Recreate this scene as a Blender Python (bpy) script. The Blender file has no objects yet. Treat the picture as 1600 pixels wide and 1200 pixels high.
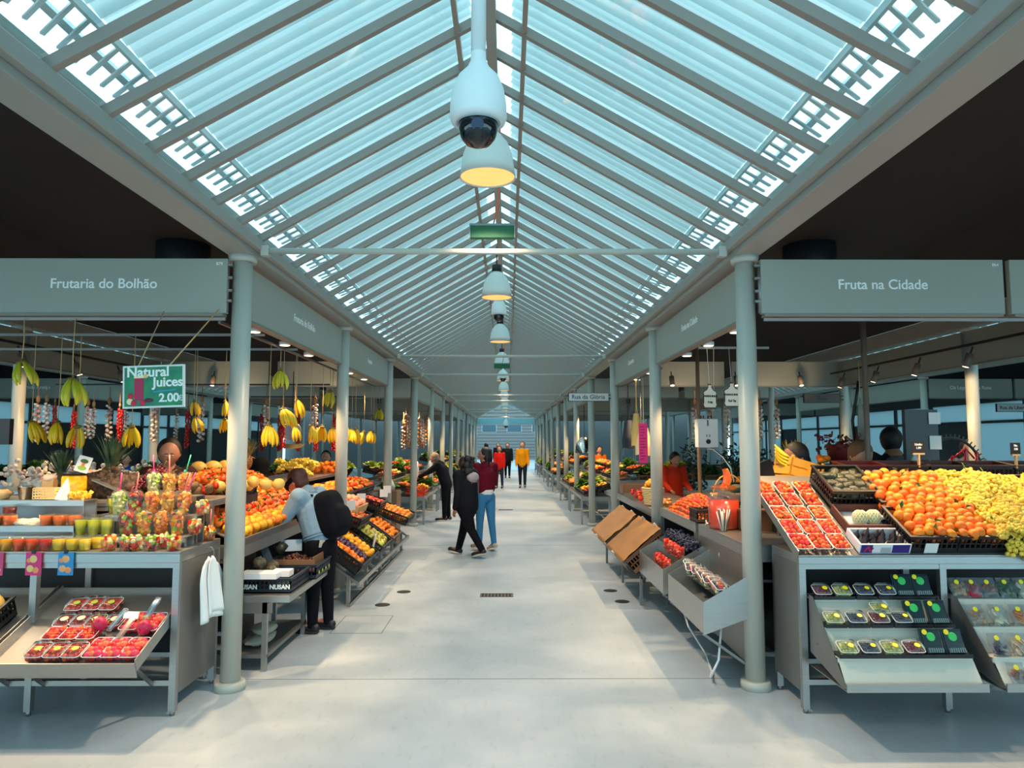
import bpy, bmesh, math, random
from mathutils import Vector, Matrix, Euler, noise

R = random.Random(7)
rad = math.radians
SC = bpy.context.scene
COL = SC.collection

# ------------------------------------------------------------------ camera, sky, exposure
cam_d = bpy.data.cameras.new('camera')
cam_d.sensor_width = 36.0
cam_d.lens = 1109.0 / 1600.0 * 36.0
cam_d.clip_end = 400
cam = bpy.data.objects.new('camera', cam_d)
COL.objects.link(cam)
cam.location = (0, 0, 1.85)
cam.rotation_euler = (rad(90 + 4.64), 0, rad(-0.36))
SC.camera = cam

SC.view_settings.view_transform = 'Standard'
SC.view_settings.look = 'None'
SC.view_settings.gamma = 1
SC.view_settings.exposure = -0.42

W = bpy.data.worlds.new('sky')
SC.world = W
W.use_nodes = True
_n = W.node_tree.nodes
_bg = _n['Background']
_bg.inputs['Color'].default_value = (0.50, 0.80, 0.92, 1)
_bg.inputs['Strength'].default_value = 4.2
SUN_STRENGTH = 0.0


# ------------------------------------------------------------------ materials
def lin(c):
    c = c / 255.0
    return c / 12.92 if c <= 0.04045 else ((c + 0.055) / 1.055) ** 2.4


def C(r, g, b):
    return (lin(r), lin(g), lin(b), 1)


MATS = {}


def mat(name, col=(200, 200, 200), rough=0.5, metal=0.0, spec=0.5, var=0.0, vscale=6.0, bump=0.0, bscale=40.0,
        col2=None, rnd=0.0, emit=None, estr=0.0, trans=0.0, sub=0.0, stretch=None, alpha=1.0, coat=0.0, thresh=None):
    if name in MATS:
        return MATS[name]
    m = bpy.data.materials.new(name)
    m.use_nodes = True
    nt = m.node_tree
    n = nt.nodes
    L = nt.links
    b = n['Principled BSDF']
    c1 = C(*col)
    b.inputs['Base Color'].default_value = c1
    b.inputs['Roughness'].default_value = rough
    b.inputs['Metallic'].default_value = metal
    b.inputs['Specular IOR Level'].default_value = spec
    if coat:
        b.inputs['Coat Weight'].default_value = coat
    if trans:
        b.inputs['Transmission Weight'].default_value = trans
    if alpha < 1:
        b.inputs['Alpha'].default_value = alpha
    if emit:
        b.inputs['Emission Color'].default_value = C(*emit)
        b.inputs['Emission Strength'].default_value = estr
    src = None
    if var or col2 or bump:
        tc = n.new('ShaderNodeTexCoord')
        vec = tc.outputs['Object']
        if stretch:
            mp = n.new('ShaderNodeMapping')
            mp.inputs['Scale'].default_value = stretch
            L.new(vec, mp.inputs['Vector'])
            vec = mp.outputs['Vector']
    if var or col2:
        nz = n.new('ShaderNodeTexNoise')
        nz.inputs['Scale'].default_value = vscale
        nz.inputs['Detail'].default_value = 4
        L.new(vec, nz.inputs['Vector'])
        mx = n.new('ShaderNodeMix')
        mx.data_type = 'RGBA'
        fac = nz.outputs['Fac']
        if col2:
            rp = n.new('ShaderNodeValToRGB')
            lo, hi = thresh or (0.42, 0.6)
            rp.color_ramp.elements[0].position = lo
            rp.color_ramp.elements[1].position = hi
            L.new(fac, rp.inputs['Fac'])
            fac = rp.outputs['Color']
            a, bb = c1, C(*col2)
        else:
            a = tuple(max(0, v * (1 - var)) for v in c1[:3]) + (1,)
            bb = tuple(min(1, v * (1 + var)) for v in c1[:3]) + (1,)
        mx.inputs['A'].default_value = a
        mx.inputs['B'].default_value = bb
        L.new(fac, mx.inputs['Factor'])
        src = mx.outputs['Result']
    if rnd:
        oi = n.new('ShaderNodeObjectInfo')
        hs = n.new('ShaderNodeHueSaturation')
        mr = n.new('ShaderNodeMapRange')
        mr.inputs['To Min'].default_value = 0.5 - rnd * 0.012
        mr.inputs['To Max'].default_value = 0.5 + rnd * 0.045
        L.new(oi.outputs['Random'], mr.inputs['Value'])
        L.new(mr.outputs['Result'], hs.inputs['Hue'])
        mr2 = n.new('ShaderNodeMapRange')
        mr2.inputs['To Min'].default_value = 1 - rnd * 0.35
        mr2.inputs['To Max'].default_value = 1 + rnd * 0.3
        ml = n.new('ShaderNodeMath')
        ml.operation = 'MULTIPLY'
        ml.inputs[1].default_value = 7.31
        fr = n.new('ShaderNodeMath')
        fr.operation = 'FRACT'
        L.new(oi.outputs['Random'], ml.inputs[0])
        L.new(ml.outputs[0], fr.inputs[0])
        L.new(fr.outputs[0], mr2.inputs['Value'])
        L.new(mr2.outputs['Result'], hs.inputs['Value'])
        if src:
            L.new(src, hs.inputs['Color'])
        else:
            hs.inputs['Color'].default_value = c1
        src = hs.outputs['Color']
    if src:
        L.new(src, b.inputs['Base Color'])
    if bump:
        nb = n.new('ShaderNodeTexNoise')
        nb.inputs['Scale'].default_value = bscale
        nb.inputs['Detail'].default_value = 3
        L.new(vec, nb.inputs['Vector'])
        bp = n.new('ShaderNodeBump')
        bp.inputs['Strength'].default_value = bump
        bp.inputs['Distance'].default_value = 0.01
        L.new(nb.outputs['Fac'], bp.inputs['Height'])
        L.new(bp.outputs['Normal'], b.inputs['Normal'])
    MATS[name] = m
    return m


def clear_mat(name, tint=(235, 245, 248), gloss=0.10, rough=0.03, fres=1.45, fog=0.0, fogcol=(230, 240, 245)):
    """thin clear sheet: lets the light through, mirrors at a slant, optional milky part"""
    if name in MATS:
        return MATS[name]
    m = bpy.data.materials.new(name)
    m.use_nodes = True
    nt = m.node_tree
    n = nt.nodes
    L = nt.links
    n.remove(n['Principled BSDF'])
    out = n['Material Output']
    tr = n.new('ShaderNodeBsdfTransparent')
    tr.inputs['Color'].default_value = C(*tint)
    gl = n.new('ShaderNodeBsdfGlossy')
    gl.inputs['Roughness'].default_value = rough
    gl.inputs['Color'].default_value = (1, 1, 1, 1)
    fr = n.new('ShaderNodeFresnel')
    ge = n.new('ShaderNodeNewGeometry')
    io = n.new('ShaderNodeMapRange')
    io.inputs['To Min'].default_value = fres
    io.inputs['To Max'].default_value = 1.0 / fres
    L.new(ge.outputs['Backfacing'], io.inputs['Value'])
    L.new(io.outputs['Result'], fr.inputs['IOR'])
    mx = n.new('ShaderNodeMixShader')
    L.new(fr.outputs[0], mx.inputs[0])
    base = tr
    if fog:
        df = n.new('ShaderNodeBsdfDiffuse')
        df.inputs['Color'].default_value = C(*fogcol)
        tl = n.new('ShaderNodeBsdfTranslucent')
        tl.inputs['Color'].default_value = C(*fogcol)
        m1 = n.new('ShaderNodeMixShader')
        m1.inputs[0].default_value = 0.6
        L.new(df.outputs[0], m1.inputs[1])
        L.new(tl.outputs[0], m1.inputs[2])
        m2 = n.new('ShaderNodeMixShader')
        m2.inputs[0].default_value = fog
        L.new(tr.outputs[0], m2.inputs[1])
        L.new(m1.outputs[0], m2.inputs[2])
        base = m2
    L.new(base.outputs[0], mx.inputs[1])
    L.new(gl.outputs[0], mx.inputs[2])
    L.new(mx.outputs[0], out.inputs['Surface'])
    MATS[name] = m
    return m


def sheet_mat(name, col, tl=0.5):
    """diffuse sheet that also glows through from behind (louvre blades, blinds, thin paper)"""
    if name in MATS:
        return MATS[name]
    m = bpy.data.materials.new(name)
    m.use_nodes = True
    nt = m.node_tree
    n = nt.nodes
    L = nt.links
    n.remove(n['Principled BSDF'])
    out = n['Material Output']
    df = n.new('ShaderNodeBsdfDiffuse')
    df.inputs['Color'].default_value = C(*col)
    t = n.new('ShaderNodeBsdfTranslucent')
    t.inputs['Color'].default_value = C(*col)
    mx = n.new('ShaderNodeMixShader')
    mx.inputs[0].default_value = tl
    L.new(df.outputs[0], mx.inputs[1])
    L.new(t.outputs[0], mx.inputs[2])
    L.new(mx.outputs[0], out.inputs['Surface'])
    MATS[name] = m
    return m


def emit_mat(name, col, s):
    return mat(name, col, 0.5, emit=col, estr=s)


PAINT = mat('grey_green_paint', (178, 180, 170), 0.38, var=0.06, vscale=2.0)
PANEL = mat('fascia_paint', (150, 156, 145), 0.32, var=0.05, vscale=1.2)
BEAMP = mat('beam_paint', (150, 152, 146), 0.42, var=0.06, vscale=1.5)
RAFT = mat('rafter_paint', (144, 136, 128), 0.5)
STEEL = mat('brushed_steel', (168, 170, 168), 0.33, metal=0.85, var=0.12, vscale=9, bump=0.06, bscale=60, stretch=(1, 1, 8))
STEELD = mat('dull_steel', (140, 140, 138), 0.42, metal=0.8, var=0.15, vscale=5, bump=0.05, bscale=30)
DARKCEIL = mat('dark_canopy', (26, 21, 22), 0.75, var=0.15, vscale=0.7)
BLACKP = mat('black_plastic', (22, 24, 28), 0.42)
DARKM = mat('dark_metal', (34, 36, 40), 0.45, metal=0.3)
WHITEP = mat('white_plastic', (232, 236, 236), 0.3)
WHITE = mat('white_letter', (236, 242, 240), 0.5)
CARD = mat('white_card', (226, 226, 222), 0.7)
WOOD = mat('pale_wood', (196, 160, 112), 0.6, var=0.2, vscale=5, stretch=(1, 1, 6))
YWOOD = mat('yellow_wood_crate', (218, 158, 50), 0.55, var=0.15, vscale=6, stretch=(1, 6, 1))
KRAFT = mat('brown_kraft_paper', (150, 106, 56), 0.6, var=0.18, vscale=3, bump=0.5, bscale=9)
CARDB = mat('cardboard', (134, 96, 66), 0.8, var=0.1)
CORD = mat('jute_cord', (196, 164, 116), 0.8)
GLASS = clear_mat('roof_glass', (225, 238, 238), fres=1.65)
CLEAR = clear_mat('clear_plastic', (232, 240, 240), fres=1.4, rough=0.06, fog=0.06)
BAGC = clear_mat('cloudy_bag_plastic', (225, 232, 235), fres=1.45, rough=0.12, fog=0.22)
LOUV = sheet_mat('louvre_blade', (226, 236, 236), 0.46)
BLIND = sheet_mat('blue_window_blind', (178, 196, 200), 0.6)


# ------------------------------------------------------------------ mesh builder
class MB:
    def __init__(s):
        s.v = []
        s.f = []
        s.m = []
        s.sm = []

    def add(s, vs, fs, mi=0, smooth=False, M=None):
        o = len(s.v)
        for p in vs:
            s.v.append(tuple(M @ Vector(p)) if M is not None else tuple(p))
        for f in fs:
            s.f.append([i + o for i in f])
            s.m.append(mi)
            s.sm.append(smooth)
        return s

    def box(s, x0, x1, y0, y1, z0, z1, mi=0, M=None):
        vs = [(x, y, z) for z in (z0, z1) for y in (y0, y1) for x in (x0, x1)]
        fs = [(0, 2, 3, 1), (4, 5, 7, 6), (0, 1, 5, 4), (2, 6, 7, 3), (0, 4, 6, 2), (1, 3, 7, 5)]
        return s.add(vs, fs, mi, False, M)

    def cbox(s, c, d, mi=0, rot=None):
        M = Matrix.Translation(Vector(c))
        if rot:
            M = M @ Euler(rot).to_matrix().to_4x4()
        return s.box(-d[0] / 2, d[0] / 2, -d[1] / 2, d[1] / 2, -d[2] / 2, d[2] / 2, mi, M)

    def bar(s, a, b, w, h, mi=0, up=(0, 0, 1)):
        a = Vector(a)
        b = Vector(b)
        z = (b - a)
        ln = z.length
        z.normalize()
        x = Vector(up).cross(z)
        if x.length < 1e-4:
            x = Vector((1, 0, 0))
        x.normalize()
        y = z.cross(x)
        M = Matrix((x, y, z)).transposed().to_4x4()
        M.translation = a
        return s.box(-w / 2, w / 2, -h / 2, h / 2, 0, ln, mi, M)

    def tube(s, pts, rr, n=10, mi=0, caps=True, sq=1.0):
        pts = [Vector(p) for p in pts]
        if not hasattr(rr, '__len__'):
            rr = [rr] * len(pts)
        vs = []
        prev = None
        for i, p in enumerate(pts):
            t = (pts[min(i + 1, len(pts) - 1)] - pts[max(i - 1, 0)])
            if t.length < 1e-9:
                t = Vector((0, 0, 1))
            t.normalize()
            if prev is None:
                x = t.orthogonal().normalized()
            else:
                x = (prev - t * prev.dot(t))
                if x.length < 1e-5:
                    x = t.orthogonal()
                x.normalize()
            prev = x
            y = t.cross(x)
            for k in range(n):
                a = 2 * math.pi * k / n
                vs.append(p + (x * math.cos(a) + y * math.sin(a) * sq) * rr[i])
        fs = []
        for i in range(len(pts) - 1):
            for k in range(n):
                k2 = (k + 1) % n
                fs.append((i * n + k, i * n + k2, (i + 1) * n + k2, (i + 1) * n + k))
        o = len(s.v)
        s.add(vs, fs, mi, True)
        if caps:
            s.f.append([o + k for k in range(n)][::-1])
            s.m.append(mi)
            s.sm.append(False)
            e = o + (len(pts) - 1) * n
            s.f.append([e + k for k in range(n)])
            s.m.append(mi)
            s.sm.append(False)
        return s

    def lathe(s, prof, n=20, mi=0, c=(0, 0, 0), M=None, smooth=True, wob=None):
        vs = []
        c = Vector(c)
        for r, z in prof:
            for k in range(n):
                a = 2 * math.pi * k / n
                q = r * (wob(a, z) if wob else 1)
                vs.append(c + Vector((q * math.cos(a), q * math.sin(a), z)))
        fs = []
        for i in range(len(prof) - 1):
            for k in range(n):
                k2 = (k + 1) % n
                fs.append((i * n + k, i * n + k2, (i + 1) * n + k2, (i + 1) * n + k))
        return s.add(vs, fs, mi, smooth, M)

    def ball(s, c, r, n=10, mi=0, sc=(1, 1, 1), rot=None, lump=0.0, lf=2.0, seed=0):
        M = Matrix.Translation(Vector(c))
        if rot:
            M = M @ Euler(rot).to_matrix().to_4x4()
        vs = [(0, 0, -r * sc[2])]
        h = max(3, n // 2)
        for i in range(1, h):
            ph = math.pi * i / h
            for k in range(n):
                a = 2 * math.pi * k / n
                p = Vector((math.sin(ph) * math.cos(a), math.sin(ph) * math.sin(a), -math.cos(ph)))
                q = 1 + (lump * noise.noise(p * lf + Vector((seed, seed * 1.7, 0))) if lump else 0)
                vs.append((p.x * r * sc[0] * q, p.y * r * sc[1] * q, p.z * r * sc[2] * q))
        vs.append((0, 0, r * sc[2]))
        fs = []
        for k in range(n):
            k2 = (k + 1) % n
            fs.append((0, 1 + k2, 1 + k))
            fs.append((len(vs) - 1, 1 + (h - 2) * n + k, 1 + (h - 2) * n + k2))
        for i in range(h - 2):
            for k in range(n):
                k2 = (k + 1) % n
                fs.append((1 + i * n + k, 1 + i * n + k2, 1 + (i + 1) * n + k2, 1 + (i + 1) * n + k))
        return s.add(vs, fs, mi, True, M)

    def disc(s, c, r, n=16, mi=0, up=True):
        vs = [(c[0] + r * math.cos(2 * math.pi * k / n), c[1] + r * math.sin(2 * math.pi * k / n), c[2]) for k in range(n)]
        return s.add(vs, [list(range(n)) if up else list(range(n))[::-1]], mi)

    def quad(s, a, b, c, d, mi=0):
        return s.add([a, b, c, d], [(0, 1, 2, 3)], mi)

    def mesh(s, name, mats):
        me = bpy.data.meshes.new(name)
        me.from_pydata(s.v, [], s.f)
        if not isinstance(mats, (list, tuple)):
            mats = [mats]
        for m in mats:
            me.materials.append(m)
        me.polygons.foreach_set('material_index', s.m)
        me.polygons.foreach_set('use_smooth', s.sm)
        me.update()
        return me

    def build(s, name, mats, parent=None, loc=(0, 0, 0), rot=(0, 0, 0), bevel=0.0):
        o = bpy.data.objects.new(name, s.mesh(name, mats))
        COL.objects.link(o)
        o.location = loc
        o.rotation_euler = rot
        if parent:
            o.parent = parent
        if bevel:
            b = o.modifiers.new('b', 'BEVEL')
            b.width = bevel
            b.segments = 2
            b.limit_method = 'ANGLE'
        return o


def tag(o, label=None, cat=None, group=None, kind=None):
    if label:
        o['label'] = label
    if cat:
        o['category'] = cat
    if group:
        o['group'] = group
    if kind:
        o['kind'] = kind
    return o


def thing(name, label, cat, loc=(0, 0, 0), rot=(0, 0, 0), group=None):
    o = bpy.data.objects.new(name, None)
    o.empty_display_size = 0.05
    COL.objects.link(o)
    o.location = loc
    o.rotation_euler = rot if hasattr(rot, '__len__') else (0, 0, rot)
    return tag(o, label, cat, group)


KIDS = {}


def clone(o, loc=None, rot=None, label=None, group=None, scale=None, parent=None):
    c = o.copy()
    COL.objects.link(c)
    if parent:
        c.parent = parent
    if loc is not None:
        c.location = loc
    if rot is not None:
        c.rotation_euler = rot if hasattr(rot, '__len__') else (0, 0, rot)
    if scale is not None:
        c.scale = scale if hasattr(scale, '__len__') else (scale,) * 3
    if label:
        c['label'] = label
    if group:
        c['group'] = group
    if o.name not in KIDS:
        KIDS[o.name] = list(o.children)
    for ch in KIDS[o.name]:
        clone(ch, parent=c)
    return c


class Proto:
    """first use moves the original, later uses copy it"""

    def __init__(s, o):
        s.o = o
        s.used = False
        KIDS[o.name] = list(o.children)
        for k in KIDS[o.name]:
            KIDS[k.name] = list(k.children)

    def put(s, loc, rot=(0, 0, 0), label=None, group=None, scale=None):
        if s.used:
            return clone(s.o, loc, rot, label, group, scale)
        s.used = True
        o = s.o
        o.location = loc
        o.rotation_euler = rot if hasattr(rot, '__len__') else (0, 0, rot)
        if scale is not None:
            o.scale = scale if hasattr(scale, '__len__') else (scale,) * 3
        if label:
            o['label'] = label
        if group:
            o['group'] = group
        return o


def text(body, size, parent, loc, face, m=WHITE, name='lettering', bold=0.0, align='CENTER'):
    c = bpy.data.curves.new(name, 'FONT')
    c.body = body
    c.size = size
    c.align_x = align
    c.align_y = 'CENTER'
    c.extrude = 0.0015
    c.offset = bold
    o = bpy.data.objects.new(name, c)
    c.materials.append(m)
    me = bpy.data.meshes.new_from_object(o)
    me.name = name
    bpy.data.objects.remove(o)
    o = bpy.data.objects.new(name, me)
    COL.objects.link(o)
    o.location = loc
    o.rotation_euler = {'-y': (rad(90), 0, 0), '+x': (rad(90), 0, rad(90)), '-x': (rad(90), 0, rad(-90))}.get(face, face)
    o.parent = parent
    return o


# ------------------------------------------------------------------ grid of the hall
XL, XR = -2.08, 1.87
XM = (XL + XR) / 2
XL2, XR2 = -6.15, 5.90
XL3, XR3 = -9.50, 9.35
XL4, XR4 = -13.5, 13.3
YK = [5.5 + 3.45 * k for k in range(13)]
Y_END = YK[12]
Z_BEAM = 3.30
WL, WR = -15.2, 15.0


# floor
def floor_material():
    m = bpy.data.materials.new('polished_screed')
    m.use_nodes = True
    nt = m.node_tree
    n = nt.nodes
    L = nt.links
    b = n['Principled BSDF']
    tc = n.new('ShaderNodeTexCoord')
    nz = n.new('ShaderNodeTexNoise')
    nz.inputs['Scale'].default_value = 0.9
    nz.inputs['Detail'].default_value = 6
    nz.inputs['Roughness'].default_value = 0.6
    L.new(tc.outputs['Object'], nz.inputs['Vector'])
    rp = n.new('ShaderNodeValToRGB')
    rp.color_ramp.elements[0].position = 0.35
    rp.color_ramp.elements[0].color = C(158, 172, 180)
    rp.color_ramp.elements[1].position = 0.68
    rp.color_ramp.elements[1].color = C(188, 198, 203)
    L.new(nz.outputs['Fac'], rp.inputs['Fac'])
    nz2 = n.new('ShaderNodeTexNoise')
    nz2.inputs['Scale'].default_value = 14
    nz2.inputs['Detail'].default_value = 5
    mp = n.new('ShaderNodeMapping')
    mp.inputs['Scale'].default_value = (1.6, 0.5, 1)
    L.new(tc.outputs['Object'], mp.inputs['Vector'])
    L.new(mp.outputs[0], nz2.inputs['Vector'])
    rp2 = n.new('ShaderNodeValToRGB')
    rp2.color_ramp.elements[0].position = 0.30
    rp2.color_ramp.elements[0].color = (0.80, 0.80, 0.80, 1)
    rp2.color_ramp.elements[1].position = 0.42
    rp2.color_ramp.elements[1].color = (1, 1, 1, 1)
    L.new(nz2.outputs['Fac'], rp2.inputs['Fac'])
    mx = n.new('ShaderNodeMix')
    mx.data_type = 'RGBA'
    mx.blend_type = 'MULTIPLY'
    mx.inputs['Factor'].default_value = 0.5
    L.new(rp.outputs['Color'], mx.inputs['A'])
    L.new(rp2.outputs['Color'], mx.inputs['B'])
    L.new(mx.outputs['Result'], b.inputs['Base Color'])
    rr = n.new('ShaderNodeMapRange')
    rr.inputs['To Min'].default_value = 0.28
    rr.inputs['To Max'].default_value = 0.5
    L.new(nz.outputs['Fac'], rr.inputs['Value'])
    L.new(rr.outputs['Result'], b.inputs['Roughness'])
    b.inputs['Specular IOR Level'].default_value = 0.45
    bp = n.new('ShaderNodeBump')
    bp.inputs['Strength'].default_value = 0.06
    L.new(nz2.outputs['Fac'], bp.inputs['Height'])
    L.new(bp.outputs['Normal'], b.inputs['Normal'])
    return m


fl = MB().box(WL - 1, WR + 1, -6, 76, -0.2, 0).build('floor', floor_material())
tag(fl, kind='structure')
JOINT = mat('floor_joint', (96, 110, 114), 0.8)
for i, (a, b) in enumerate([((-2.05, 5.72), (1.85, 5.72)), ((-2.05, 12.9), (1.9, 12.9)), ((-0.1, 24), (1.9, 24))]):
    tag(MB().bar((a[0], a[1], 0.0005), (b[0], b[1], 0.0005), 0.008, 0.001).build('trim_%d' % (90 + i), JOINT), kind='structure')

hx0, hx1, hy0, hy1 = -1.72, -1.22, 7.05, 7.75
for i, (a, b) in enumerate((((hx0, hy0), (hx1, hy0)), ((hx0, hy1), (hx1, hy1)), ((hx0, hy0), (hx0, hy1)), ((hx1, hy0), (hx1, hy1)))):
    tag(MB().bar((a[0], a[1], 0.0006), (b[0], b[1], 0.0006), 0.008, 0.001).build('trim_%d' % (96 + i), JOINT), kind='structure')

# dark ceilings over the stall blocks
n_c = 0
for xa, xb in ((XL2 + 0.1, XL - 0.12), (XR + 0.12, XR2 - 0.1), (XL4 - 1.7, XL3 - 0.1), (XR3 + 0.1, XR4 + 1.7)):
    n_c += 1
    cv = MB()
    pr = [(xa, 3.52), (xa + .7, 4.18), (xb - .7, 4.18), (xb, 3.52)]
    for (a, za), (b, zb) in zip(pr, pr[1:]):
        cv.quad((a, -6, za), (a, Y_END, za), (b, Y_END, zb), (b, -6, zb)).quad((a, -6, za + .03), (b, -6, zb + .03), (b, Y_END, zb + .03), (a, Y_END, za + .03))
    tag(cv.build('ceiling_%d' % n_c, DARKCEIL), kind='structure')
# round dark ducts above the stalls
for x, y, lb in ((-3.85, 8.3, 'round dark duct above the stall fascia with banana bunches'), (3.6, 8.3, 'round dark duct above the stall of orange heaps')):
    tag(MB().tube([(x, y, 3.72), (x, y, 4.18)], 0.30, 28).build('ventilation_duct', mat('duct_paint', (34, 40, 46), 0.5)), lb, 'duct')

# eave beams along the aisles
bi = 0
for x, s in ((XL, 1), (XR, -1), (XL2, -1), (XR2, 1), (XL3, 1), (XR3, -1)):
    bi += 1
    mb = MB()
    y0, y1 = -6, Y_END
    mb.box(x - 0.10, x + 0.10, y0, y1, Z_BEAM, Z_BEAM + 0.13)
    mb.box(min(x + s * 0.10, x + s * 0.15), max(x + s * 0.10, x + s * 0.15), y0, y1, Z_BEAM + 0.045, Z_BEAM + 0.13)
    mb.box(x - 0.1, x + 0.1, y0, y1, Z_BEAM + 0.13, Z_BEAM + 0.22)
    tag(mb.build('trim_%d' % bi, BEAMP, bevel=0.006), kind='structure')


# glazed roof bays
def roof_bay_parts(xl, xr, y0, y1, ridge, louv=True):
    xm = (xl + xr) / 2
    eave = Z_BEAM + 0.14
    out = []
    n = 8
    st = (y1 - y0) / n
    for sd, xe in ((-1, xl), (1, xr)):
        A = Vector((xe, 0, eave))
        B = Vector((xm, 0, ridge))
        d = (B - A)
        ln = d.length
        d.normalize()
        nm = Vector((-d.z, 0, d.x)) if d.x > 0 else Vector((d.z, 0, -d.x))
        for k in range(n):
            y = y0 + st * k
            out.append(('rafter', MB().bar(A + Vector((0, y, 0)), B + Vector((0, y, 0)), 0.055, 0.040, up=(0, 1, 0)), RAFT))
        # small cleat bars on top of rafter carrying glass
        g = MB()
        for k in range(n):
            ya, yb = y0 + st * k + 0.022, y0 + st * (k + 1) - 0.022
            h = nm * 0.045
            g.quad(A + h + Vector((0, ya, 0)), B + h + Vector((0, ya, 0)), B + h + Vector((0, yb, 0)), A + h + Vector((0, yb, 0)))
        out.append(('glass_pane', g, GLASS))
        mm = MB()
        P = B - d * 0.24
        mm.bar(P + Vector((0, y0, 0)), P + Vector((0, y1, 0)), 0.03, 0.05)
        out.append(('purlin', mm, RAFT))
        if louv:
            for k in range(n):
                s = MB()
                ya = y0 + st * k
                h0 = nm * 0.17
                s0, s1 = 0.27, ln - 0.05
                nb = 4
                for j in range(nb):
                    yc = ya + st * (j + 0.5) / nb
                    w = st / nb * 1.22
                    prof = []
                    for t in range(5):
                        q = t / 4 - 0.5
                        prof.append((yc + q * w * 0.93, 0.050 * (0.5 - q) + 0.016 * (1 - 4 * q * q)))
                    for t in range(4):
                        (ya1, z1), (ya2, z2) = prof[t], prof[t + 1]
                        s.add([A + d * s0 + h0 + nm * z1 + Vector((0, ya1, 0)), A + d * s1 + h0 + nm * z1 + Vector((0, ya1, 0)),
                               A + d * s1 + h0 + nm * z2 + Vector((0, ya2, 0)), A + d * s0 + h0 + nm * z2 + Vector((0, ya2, 0))], [(0, 1, 2, 3)], 0, True)
                out.append(('louvre_panel', s, LOUV))
            r = MB()
            P = A + d * 0.25 + nm * 0.16
            r.bar(P + Vector((0, y0, 0)), P + Vector((0, y1, 0)), 0.02, 0.04)
            P = A + d * 0.10 + nm * 0.30
            r.bar(P + Vector((0, y0, 0)), P + Vector((0, y1, 0)), 0.05, 0.02)
            q = 0
            while y0 + q < y1 - 0.16:
                r.bar(A + d * 0.25 + nm * 0.15 + Vector((0, y0 + q, 0)), A + d * 0.02 + nm * 0.22 + Vector((0, y0 + q + 0.15, 0)), 0.02, 0.012)
                q += 0.115
            out.append(('louvre_rail', r, mat('galvanised', (200, 214, 216), 0.4, metal=0.5)))
    rb = MB().box(xm - 0.033, xm + 0.033, y0, y1, ridge - 0.10, ridge + 0.03)
    out.append(('ridge_beam', rb, BEAMP))
    return out


def glazed_roof(xl, xr, y0, ridge, num, reps, ystep, louv=True):
    root = bpy.data.objects.new('ceiling_%d' % num, None)
    COL.objects.link(root)
    root['kind'] = 'structure'
    root.location = (0, y0, 0)
    for nm_, mb, m in roof_bay_parts(xl, xr, 0, ystep, ridge, louv):
        mb.build(nm_, m, root)
    KIDS[root.name] = list(root.children)
    for k in range(1, reps):
        c = clone(root, (0, y0 + ystep * k, 0))
        c.name = 'ceiling_%d' % (num + k)


glazed_roof(XL + 0.12, XR - 0.12, 5.5 - 3.45 * 3, 4.50, 10, 15, 3.45)
glazed_roof(XL3 + 0.12, XL2 - 0.12, 5.5 - 3.45, 4.35, 40, 13, 3.45)
glazed_roof(XR2 + 0.12, XR3 - 0.12, 5.5 - 3.45, 4.35, 60, 13, 3.45)

# far gable
g = MB()
g.bar((XL, Y_END, 3.42), (XM, Y_END, 4.3), 0.06, 0.1, up=(0, 1, 0)).bar((XM, Y_END, 4.3), (XR, Y_END, 3.42), 0.06, 0.1, up=(0, 1, 0))
g.bar((XL, Y_END, 3.46), (XM, Y_END, 4.5), 0.06, 0.06, up=(0, 1, 0)).bar((XM, Y_END, 4.5), (XR, Y_END, 3.46), 0.06, 0.06, up=(0, 1, 0))
g.box(XL, XR, Y_END - 0.05, Y_END + 0.05, 2.95, 3.02)
tag(g.build('trim_50', mat('gable_steel', (190, 200, 200), 0.4)), kind='structure')
tag(MB().box(XL + .05, XR - .05, Y_END - 0.01, Y_END + 0.01, 3.02, 3.38).build('window_50', sheet_mat('gable_translucent', (170, 205, 210), 0.6)), kind='structure')

# far court behind the hall
tag(MB().box(-9, 9, 74, 74.4, 0, 9).build('wall_far', mat('far_render', (134, 132, 130), 0.7, var=0.05)), kind='structure')
for i in range(4):
    for j in range(2):
        w = MB().box(-0.7, 0.7, -0.06, 0, 0, 1.0, 1).box(-0.8, 0.8, -0.03, 0, -0.1, 1.1, 0)
        tag(w.build('window_%d' % (60 + i * 2 + j), [mat('far_frame', (160, 180, 186), 0.6), mat('far_glass', (70, 96, 110), 0.2)], loc=(-4.5 + i * 2.6, 74, 2.9 + j * 2.6)), kind='structure')
for i in range(18):
    tag(MB().box(-9, 9, 73.95, 74, 0.3 + i * 0.32, 0.33 + i * 0.32).build('trim_%d' % (70 + i), mat('far_line', (96, 104, 108), 0.6)), kind='structure')

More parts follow.
